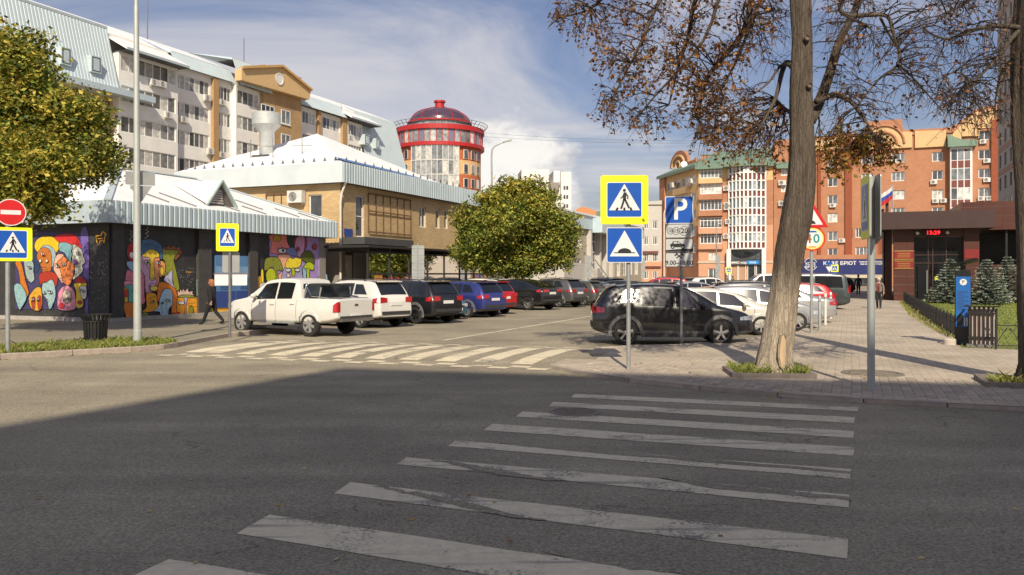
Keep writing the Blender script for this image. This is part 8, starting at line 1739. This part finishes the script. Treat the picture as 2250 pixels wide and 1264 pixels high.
TYPES = dict(
 suv=dict(L=4.55, W=1.83, R=.345, axles=(.93, 3.60), top=[(0, .92), (.02, 1.02), (.10, 1.12), (.42, 1.56), (.62, 1.645), (1.4, 1.69), (2.2, 1.685), (2.72, 1.60), (3.55, 1.10), (3.75, 1.04), (4.30, .92), (4.48, .78), (4.55, .62)], belt=[(0, .90), (.2, 1.06), (.7, 1.10), (2.0, 1.04), (3.5, .99), (3.7, .99), (4.3, .88), (4.5, .74), (4.55, .58)], plan=[(0, .80), (.06, .90), (.4, .985), (1.5, 1.0), (3.4, 1.0), (4.1, .95), (4.42, .80), (4.55, .62)], bot=[(0, .42), (.3, .30), (.9, .24), (3.7, .24), (4.3, .28), (4.55, .36)], side_glass=[(.62, 1.32, .95, 1.36, .2, .85), (1.40, 2.28, 1.44, 2.26), (2.36, 3.28, 2.34, 2.70)], rear_glass=(.13, .50, .84, .84), screen=(3.50, 2.78, .93, .88), tail=(0, .34, .90, 1.10, .30), head=(0, .42, .70, .84, .32), doors=((1.36, 0), (2.32, 0), (3.34, 0)), handles=(1.50, 2.46), mirror=(3.12, 1.12), bump=.55, plate=.86, rails=(.9, 2.55), arch=1, spoiler=(.46, 1.66), clad=.40),
 coupe=dict(L=4.85, W=1.95, R=.37, axles=(.95, 3.85), top=[(0, 1.02), (.03, 1.12), (.25, 1.20), (.9, 1.44), (1.6, 1.62), (2.3, 1.68), (2.95, 1.60), (3.75, 1.14), (3.95, 1.08), (4.55, .96), (4.77, .80), (4.85, .62)], belt=[(0, 1.0), (.3, 1.12), (.9, 1.16), (2.0, 1.08), (3.7, 1.03), (4.0, 1.02), (4.6, .90), (4.85, .58)], plan=[(0, .80), (.08, .92), (.5, .99), (1.5, 1.0), (3.6, 1.0), (4.3, .95), (4.7, .8), (4.85, .62)], bot=[(0, .42), (.3, .30), (.9, .24), (4, .24), (4.6, .28), (4.85, .36)], side_glass=[(1.15, 1.42, 1.35, 1.5, .2, .8), (1.50, 2.42, 1.72, 2.42), (2.50, 3.45, 2.50, 2.92)], rear_glass=(.35, 1.25, .86, .86), screen=(3.72, 3.0, .93, .88), tail=(0, .38, .98, 1.14, .45), head=(0, .45, .74, .88, .35), doors=((1.46, 0), (2.46, 0), (3.52, 0)), handles=(1.62, 2.62), mirror=(3.28, 1.16), bump=.55, plate=.92, arch=0, clad=.34),
 hatch=dict(L=4.25, W=1.76, R=.315, axles=(.78, 3.38), top=[(0, .82), (.02, .92), (.08, 1.0), (.38, 1.38), (.7, 1.47), (1.5, 1.50), (2.1, 1.47), (2.6, 1.36), (3.40, .98), (3.6, .92), (4.05, .76), (4.2, .64), (4.25, .52)], belt=[(0, .80), (.2, .98), (.8, 1.0), (2.0, .94), (3.2, .88), (3.5, .87), (4.0, .73), (4.2, .60), (4.25, .48)], plan=[(0, .80), (.06, .9), (.4, .985), (1.5, 1.0), (3.2, 1.0), (3.85, .94), (4.15, .78), (4.25, .62)], bot=[(0, .38), (.3, .24), (.9, .19), (3.4, .19), (4.0, .22), (4.25, .28)], side_glass=[(.55, 1.10, .85, 1.18, .2, .85), (1.18, 2.05, 1.25, 2.05), (2.13, 3.10, 2.12, 2.58)], rear_glass=(.10, .44, .84, .84), screen=(3.36, 2.66, .93, .86), tail=(0, .26, .80, 1.02, .26), head=(0, .48, .56, .70, .32), doors=((1.14, 0), (2.09, 0), (3.18, 0)), handles=(1.30, 2.25), mirror=(2.88, .98), bump=.45, plate=.72, arch=0, spoiler=(.42, 1.46), clad=0),
 sedan=dict(L=4.5, W=1.76, R=.315, axles=(.95, 3.60), top=[(0, .80), (.03, .95), (.10, 1.0), (.75, 1.06), (1.45, 1.38), (2.0, 1.46), (2.5, 1.44), (2.85, 1.34), (3.60, .98), (3.8, .93), (4.3, .78), (4.45, .66), (4.5, .52)], belt=[(0, .78), (.2, .94), (.8, .98), (2.0, .94), (3.4, .90), (3.7, .88), (4.3, .74), (4.5, .48)], plan=[(0, .80), (.06, .9), (.4, .985), (1.5, 1.0), (3.4, 1.0), (4.1, .94), (4.4, .78), (4.5, .62)], bot=[(0, .38), (.3, .24), (.9, .19), (3.6, .19), (4.2, .22), (4.5, .28)], side_glass=[(1.25, 1.42, 1.42, 1.55, .2, .8), (1.50, 2.30, 1.65, 2.28), (2.38, 3.30, 2.36, 2.80)], rear_glass=(.85, 1.40, .88, .86), screen=(3.56, 2.90, .93, .86), tail=(0, .28, .76, .94, .34), head=(0, .46, .58, .72, .32), doors=((1.46, 0), (2.34, 0), (3.36, 0)), handles=(1.58, 2.48), mirror=(3.05, .98), bump=.45, plate=.74, arch=0, clad=0),
 van=dict(L=4.95, W=1.90, R=.34, axles=(.95, 3.95), top=[(0, 1.0), (.02, 1.15), (.06, 1.3), (.14, 1.82), (.30, 1.93), (1.2, 1.97), (3.0, 1.96), (3.35, 1.88), (4.25, 1.15), (4.4, 1.08), (4.8, .95), (4.92, .8), (4.95, .6)], belt=[(0, .98), (.2, 1.16), (.8, 1.18), (3.0, 1.14), (4.1, 1.06), (4.4, 1.02), (4.85, .86), (4.95, .56)], plan=[(0, .88), (.06, .95), (.3, .99), (1.5, 1.0), (3.8, 1.0), (4.5, .95), (4.85, .8), (4.95, .66)], bot=[(0, .40), (.3, .28), (.9, .22), (4, .22), (4.7, .25), (4.95, .32)], side_glass=[(.35, 1.75, .40, 1.75), (1.86, 2.95, 1.86, 2.95), (3.05, 4.0, 3.05, 3.36)], rear_glass=(.055, .13, .86, .88), screen=(4.2, 3.42, .94, .90), tail=(0, .14, .95, 1.35, .16), head=(0, .42, .72, .90, .3), doors=((1.80, 0), (3.0, 0), (4.05, 0)), handles=(1.95, 3.12), mirror=(3.85, 1.18), bump=.55, plate=.9, tumble=.16, arch=0, clad=.40, sm=1),
 pickup=dict(L=5.35, W=1.93, R=.39, axles=(1.22, 4.42), top=[(0, 1.16), (.03, 1.215), (.3, 1.225), (1.70, 1.225), (1.74, 1.23), (1.80, 1.76), (1.95, 1.84), (2.6, 1.87), (3.2, 1.82), (3.42, 1.76), (4.20, 1.25), (4.35, 1.20), (5.05, 1.10), (5.28, .98), (5.35, .78)], belt=[(0, 1.13), (.3, 1.19), (1.7, 1.19), (2.0, 1.17), (4.1, 1.13), (4.4, 1.14), (5.1, 1.05), (5.35, .74)], plan=[(0, .93), (.05, .97), (.5, 1.0), (4.2, 1.0), (4.9, .96), (5.22, .86), (5.35, .72)], bot=[(0, .58), (.3, .48), (1.0, .40), (4.4, .40), (5.0, .42), (5.35, .5)], side_glass=[(2.02, 2.72, 1.98, 2.70, .06, .88), (2.80, 3.85, 2.78, 3.38, .06, .88)], rear_glass=(1.755, 1.80, .8, .8), screen=(4.18, 3.48, .94, .9), tail=(0, .16, .80, 1.14, .10), head=(0, .4, .86, 1.0, .34), doors=((1.80, 0), (2.76, 0), (3.90, 0)), handles=(1.98, 2.92), mirror=(3.72, 1.28), bump=.62, plate=.66, arch=0, clad=0, tumble=.24, sm=1, extra=(bed_extra,)))
WHT = paintm('white', (.68, .66, .60)); BLK = paintm('black', (.010, .010, .012)); BLU = paintm('blue', (.035, .045, .20), .3); RED = paintm('red', (.42, .012, .015), .1); GRY = paintm('grey', (.17, .165, .16), .6); SIL = paintm('silver', (.45, .45, .44), .6); TEA = paintm('teal', (.03, .12, .18), .4); CRM = paintm('cream_white', (.62, .59, .50), .2); DGR = paintm('dark_grey', (.05, .052, .055), .5); BRZ = paintm('bronze', (.22, .17, .13), .5)
A_ = lambda th: pi - radians(th)
# left row, tails to the street
car('pickup', 'pickup_truck', 'dusty white double-cab pickup with a dark bed canopy', 'pickup', WHT, (683, 740), 'rl', A_(30), (6, .13, False), (.93, .95, .97))
car('suv', 'parked_suv', 'white SUV with red tail lights parked next to the white pickup', 'car', WHT, (795, 721), 'rl', A_(40), (5, .09, False), (1.02, 1, 1.02))
car('suv', 'parked_suv', 'black SUV with dark wheels parked between the white SUV and the blue SUV', 'car', BLK, (916, 712), 'rl', A_(42), (6, .07, True), (1.0, 1.01, 1.0))
car('hatch', 'parked_car', 'teal hatchback parked nose outward between the black and the blue SUV', 'car', TEA, (1003, 700), 'fl', A_(42) + pi, (5, .1, True), (1, .98, 1))
car('suv', 'parked_suv', 'dark blue SUV with silver wheels parked beside the bright red SUV', 'car', BLU, (1030, 698), 'rl', A_(41), (10, .045, False), (.97, .99, .95), clad=clad_g)
car('suv', 'parked_suv', 'bright red SUV parked beside the dark blue SUV', 'car', RED, (1108, 689), 'rr', A_(43), (7, .06, False), (.97, .98, .95))
car('coupe', 'parked_suv', 'black coupe-shaped SUV with sloping roof and silver multi-spoke wheels', 'car', BLK, (1162, 682), 'rl', A_(41), (10, .04, False), (1, 1, 1))
car('suv', 'parked_suv', 'grey SUV with silver roof rails beyond the black coupe-shaped SUV', 'car', GRY, (1229, 676), 'rl', A_(40), (5, .10, False), (.99, 1, .99))
car('hatch', 'parked_car', 'grey hatchback beyond the grey SUV', 'car', GRY, (1284, 672), 'rl', A_(36), (7, .08, False), (1, 1, 1.02))
car('sedan', 'parked_car', 'bronze sedan with red tail lights last before the black SUV hides the row', 'car', BRZ, (1322, 668), 'rl', A_(38), (8, .06, False), (1, 1, 1.02))
car('suv', 'parked_suv', 'black estate car with low roof behind the bronze sedan', 'car', BLK, None, 'c', A_(50), (5, .1, False), (1.05, 1, .97), at_=V((XD(1318, 62), 62, 0)))
car('suv', 'parked_suv', 'white SUV with black roof rails parked behind the blue and red SUVs', 'car', WHT, None, 'c', A_(35), (5, .1, False), (1, 1, 1.0), at_=V((XD(1050, 47), 47, 0)))
# right side, noses to the footway
car('suv', 'parked_suv', 'dirty black SUV with grey lower cladding standing behind the two sign poles', 'car', BLK, (1374, 758), 'rr', radians(-4), (5, .10, False), (.965, .99, .985), clad=clad_g)
car('hatch', 'parked_car', 'cream white hatchback with its nose behind the leaning tree', 'car', CRM, (1672, 737), 'fr', radians(-6), (7, .07, False), (1.03, 1, 1.0))
car('hatch', 'parked_car', 'silver hatchback parked between the cream hatchback and the silver sedan', 'car', SIL, (1752, 727), 'fr', radians(-8), (5, .10, False), (1.0, 1, 1.02))
car('suv', 'parked_suv', 'dark grey estate with roof rails behind the silver hatchback', 'car', DGR, None, 'c', radians(-8), (5, .1, False), (1, 1, .97), at_=V((XD(1672, 33.5), 33.5, 0)))
car('sedan', 'parked_car', 'silver sedan with red tail light backed up to the bollards', 'car', SIL, (1782, 714), 'rl', radians(172), (5, .1, False), (1, 1, 1.0))
car('hatch', 'parked_car', 'red hatchback between the silver sedan and the dark van', 'car', RED, (1800, 690), 'rl', radians(170), (5, .1, False), (1, 1, 1.0))
car('van', 'parked_van', 'dark green-grey passenger van with large side windows', 'van', paintm('van', (.05, .065, .065), .4), (1826, 683), 'rl', radians(168), (5, .1, False), (1, 1, 1.0))
for i, (px, D, k, pm, lb) in enumerate(((1852, 56, 'suv', BLK, 'black SUV parked next beyond the dark van'), (1861, 63, 'hatch', DGR, 'dark grey hatchback beyond the black SUV next to the van'), (1866, 70, 'suv', BLK, 'black SUV two cars beyond the dark van'), (1872, 78, 'suv', DGR, 'far dark grey SUV near the dark walker on the footway'), (1875, 87, 'hatch', SIL, 'far silver hatchback at the end of the right-hand row'))):
    car(k, 'parked_suv' if k == 'suv' else 'parked_car', lb, 'car', pm, None, 'c', radians(165), (5, .1, False), (1, 1, 1), at_=V((XD(px, D) - 2.2, D, 0)))
# cars standing in the middle of the square, roofs showing over the black SUV
for i, (px, D, k, pm, rz, lb) in enumerate(((1415, 44, 'sedan', WHT, 172, 'white sedan whose roof shows above the dirty black SUV'), (1530, 50, 'hatch', SIL, 12, 'silver hatchback seen over the bonnet of the dirty black SUV'), (1450, 60, 'suv', RED, 170, 'dark red SUV roof beyond the white sedan'), (1560, 62, 'suv', WHT, 20, 'white SUV with a dark roof box beyond the silver hatchback'), (1632, 46, 'sedan', CRM, 5, 'pale sedan whose rear window shows left of the leaning tree'), (1690, 60, 'van', WHT, 175, 'white van half hidden behind the leaning tree'), (1350, 58, 'hatch', DGR, 140, 'dark hatchback roof between the estate car and the white sedan'), (1500, 78, 'suv', BLK, 10, 'far black SUV in front of the corner block'))):
    car(k, 'parked_suv' if k == 'suv' else 'parked_van' if k == 'van' else 'parked_car', lb, 'van' if k == 'van' else 'car', RED if False else pm, None, 'c', radians(rz), (5, .1, False), (1, 1, 1), at_=V((XD(px, D), D, 0)))
# ================================================================ people
def person(loc, rot, h, label, top, legs, hair, skin=(.45, .27, .19), stride=.28, arms=.25, lean=.03, longhair=False, shirt=None, bag=False):
    """one continuous skinned figure, local +x is ahead, feet at z=0, built 1.72 tall then scaled"""
    t = thing('person', loc, label, 'person', rz=rot); k = h / 1.72; J = {}; E = []
    def v(n, p, r, par=None, m='top'): J[n] = (V(p), r, m); (E.append((par, n)) if par else None)
    ln = lean
    v('hip', (0, 0, .93), (.125, .15)); v('waist', (ln * .5, 0, 1.06), (.105, .13), 'hip'); v('chest', (ln, 0, 1.24), (.125, .165), 'waist'); v('neck0', (ln * 1.1, 0, 1.42), (.075, .10), 'chest'); v('neck', (ln * 1.3, 0, 1.49), (.05, .05), 'neck0', 'skin'); v('jaw', (ln * 1.5 + .02, 0, 1.56), (.075, .062), 'neck', 'skin'); v('brow', (ln * 1.5 + .012, 0, 1.63), (.095, .075), 'jaw', 'skin'); v('crown', (ln * 1.5, 0, 1.70), (.075, .06), 'brow', 'skin'); v('nose', (ln * 1.5 + .115, 0, 1.605), (.016, .014), 'brow', 'skin')
    for sd, ph in ((1, 1), (-1, -1)):
        s = 'l' if sd > 0 else 'r'; st = stride * ph; kb = .10 if ph < 0 else .02
        v('hp' + s, (0, sd * .085, .88), (.105, .10), 'hip', 'legs'); v('kn' + s, (st * .45 + kb * .6, sd * .09, .49), (.068, .065), 'hp' + s, 'legs'); v('an' + s, (st * .95 - (kb if ph < 0 else 0), sd * .09, .09 + (.05 if ph < 0 and stride > .1 else 0)), (.05, .048), 'kn' + s, 'legs'); a = J['an' + s][0]; v('ft' + s, (a.x + .06, a.y, a.z - .05), (.042, .048), 'an' + s, 'shoe'); v('to' + s, (a.x + .17, a.y + sd * .01, a.z - .058), (.03, .042), 'ft' + s, 'shoe')
        aw = -arms * ph; v('sh' + s, (ln, sd * .185, 1.385), (.068, .068), 'neck0'); v('el' + s, (ln + aw * .5 - .02, sd * .245, 1.12), (.050, .050), 'sh' + s); v('wr' + s, (ln + aw + .05, sd * .255, .90), (.034, .036), 'el' + s); w = J['wr' + s][0]; v('pa' + s, (w.x + .02, w.y, w.z - .07), (.022, .036), 'wr' + s, 'skin')
        for f, (dx, l) in enumerate(((-.028, .065), (-.010, .08), (.008, .085), (.026, .075))):
            v(f'f{f}{s}', (w.x + .02 + dx, w.y - sd * .004, w.z - .115), (.0085, .0085), 'pa' + s, 'skin'); v(f'g{f}{s}', (w.x + .03 + dx, w.y - sd * .018, w.z - .115 - l * .6), (.0075, .0075), f'f{f}{s}', 'skin')
        v('th' + s, (w.x + .062, w.y - sd * .01, w.z - .075), (.010, .010), 'pa' + s, 'skin'); v('tk' + s, (w.x + .07, w.y - sd * .018, w.z - .115), (.008, .008), 'th' + s, 'skin')
    names = list(J); ix = {n: i for i, n in enumerate(names)}; me = bpy.data.meshes.new('body'); me.from_pydata([J[n][0] for n in names], [(ix[a], ix[b]) for a, b in E], []); ob = bpy.data.objects.new('tmp', me); COL.objects.link(ob)
    md = ob.modifiers.new('s', 'SKIN'); md.use_smooth_shade = True
    if not me.skin_vertices: 
        bm = bmesh.new(); bm.from_mesh(me); bm.verts.layers.skin.verify(); bm.to_mesh(me); bm.free()
    for n in names: sv = me.skin_vertices[0].data[ix[n]]; q_ = 1.0 if J[n][2] == 'skin' else 1.18; sv.radius = (J[n][1][0] * q_, J[n][1][1] * q_); sv.use_root = n == 'hip'
    sb = ob.modifiers.new('ss', 'SUBSURF'); sb.levels = sb.render_levels = 2
    dg = bpy.context.evaluated_depsgraph_get(); dg.update(); bm_ = bpy.data.meshes.new_from_object(ob.evaluated_get(dg)); bpy.data.objects.remove(ob); bm_.name = 'body'
    mats = {'top': mat('cloth_%s' % str(top), top, .9, var=.25, scale=14), 'legs': mat('cloth_%s' % str(legs), legs, .9, var=.25, scale=14), 'skin': mat('skin_%s' % str(skin), skin, .55, var=.08), 'shoe': mat('shoe_leather', (.02, .018, .016), .5)}
    if shirt: mats['shirt'] = mat('cloth_%s' % str(shirt), shirt, .9, var=.2)
    order = list(mats); bm_.materials.clear(); [bm_.materials.append(mats[o]) for o in order]; segs = [(J[a][0], J[b][0], J[b][2]) for a, b in E]
    for p in bm_.polygons:
        c = p.center; best, bd = None, 9
        for a, b, m in segs:
            d = b - a; q = max(0, min(1, (c - a).dot(d) / d.length_squared)); dd = (c - a - d * q).length - .0
            if dd < bd: bd, best = dd, m
        if c.z < .95 and best == 'top' and abs(c.y) < .17: best = 'legs'
        if shirt and best == 'top' and c.x > .07 and abs(c.y) < .05 + (c.z - .95) * .05 and c.z > .95: best = 'shirt'
        p.material_index = order.index(best); p.use_smooth = True
    for vv in bm_.vertices: vv.co *= k
    body = link('body', bm_, t); hm = mat('hair_%s' % str(hair), hair, .7, var=.3, scale=30); b = MB(); hc = V((ln * 1.5 - .012, 0, 1.645)) * k
    prof = [(0, .098), (.05, .092), (.085, .065), (.098, .02), (.096, -.03), (.088, -.07 if not longhair else -.16), (.06, -.09 if not longhair else -.2)]; b.lathe([(r * k, z * k) for r, z in prof], (0, 0, 0), 16, hm)
    b.v = [V((v_.x * 1.16 - (.022 * k if v_.z < .03 * k else 0), v_.y * 1.02, v_.z * 1.06)) + hc for v_ in b.v]
    b.v = [V((min(v_.x, hc.x + (.06 if v_.z < hc.z + .035 * k else .2) * k), v_.y, v_.z)) for v_ in b.v]; b.build('hair', t, off=(0, 0, 0), smooth=True)
    for sd in (1, -1): b = MB(); b.lathe([(0, -.009), (.008, -.004), (.008, .004), (0, .009)], V((ln * 1.5 + .095, sd * .032, 1.632)) * k, 6, mat('eye_dark', (.02, .015, .012), .3)); b.build('eye', t, off=(0, 0, 0)); b = MB(); b.lathe([(0, -.028), (.012, -.02), (.014, .01), (0, .03)], V((ln * 1.5, sd * .084, 1.615)) * k, 6, mats['skin']); b.build('ear', t, off=(0, 0, 0))
    b = MB(); b.box((ln * 1.5 + .098) * k, (ln * 1.5 + .106) * k, -.024 * k, .024 * k, 1.562 * k, 1.570 * k, mat('lips', (.35, .14, .12), .5)); b.build('mouth', t, off=(0, 0, 0))
    if bag: b = MB(); w = J['wrr'][0] * k; b.box(w.x - .12, w.x + .14, w.y - .05, w.y + .04, w.z - .42, w.z - .14, mat('bag_pale', (.5, .42, .33), .8)); b.build('bag', t, off=(0, 0, 0))
    return t
g = G(466, 713, .115); person(g, radians(172), 1.62, 'woman with ginger hair in a black suit walking past the mural', (.014, .013, .014), (.012, .011, .012), (.38, .13, .04), stride=.34, arms=.2, longhair=True)
g = G(1931, 678, PZ); person(g, radians(-118), 1.66, 'white-haired man in a grey jacket over a dark red shirt walking along the paving', (.20, .155, .125), (.02, .021, .02), (.62, .55, .42), stride=.10, arms=.05, shirt=(.16, .025, .025))
person(V((XD(1886, 74), 74, PZ)), radians(70), 1.78, 'walker in dark clothes farther along the footway beside the parked cars', (.02, .024, .03), (.025, .03, .045), (.03, .025, .02), stride=.12)
person(V((XD(1112, 50), 50, .115)), radians(20), 1.72, 'dark-haired person in a white shirt standing beside the trunk of the round maple', (.72, .71, .69), (.05, .05, .06), (.05, .02, .015), stride=.02, arms=.08)
person(V((XD(1598, 100), 100, 0)), radians(200), 1.74, 'person in a grey-green jacket by the small crossing sign in front of the shop', (.16, .19, .17), (.03, .03, .035), (.04, .03, .02), stride=.15)
person(V((XD(1610, 101), 101, 0)), radians(20), 1.68, 'person in a pale brown coat in front of the white-framed shop entrance', (.30, .22, .17), (.05, .045, .05), (.05, .035, .02), stride=.15)
# fallen leaves: road edge, paving, verge
fl_ = MB(); lm = [mat('fallen_a', (.40, .24, .06), .8, var=.3), mat('fallen_b', (.28, .13, .04), .8, var=.3), mat('fallen_c', (.50, .38, .14), .8, var=.3)]; [fl_.mi(m) for m in lm]
def drop(x, y, z, s=.04):
    a = rnd.uniform(0, 6.28); d, e = V((cos(a), sin(a), rnd.uniform(-.2, .3))) * s, V((-sin(a), cos(a), rnd.uniform(-.2, .4))) * s * .65; p = V((x, y, z + .012)); fl_.face([p - d, p - e, p + d, p + e], rnd.choice(lm))
for _ in range(130): drop(rnd.gauss(TB.x, 1.6), rnd.gauss(TB.y + .8, 1.5), PZ + .012)
for _ in range(60): q = kr[rnd.randrange(1, 7)]; drop(q.x + rnd.gauss(.3, .5), q.y - abs(rnd.gauss(.05, .15)), .0)
for _ in range(70): q = lk[rnd.randrange(1, 6)].lerp(lk[rnd.randrange(1, 6)], rnd.random()); drop(q.x, q.y - abs(rnd.gauss(.06, .12)), 0, .035)
for _ in range(45): q = G(rnd.uniform(0, 2250), rnd.uniform(830, 1240)); drop(q.x, q.y, 0, .028)
fo = fl_.build('fallen_leaves'); fo['label'] = 'fallen brown leaves scattered over the road edge and paving'; fo['category'] = 'leaves'; stuff(fo)
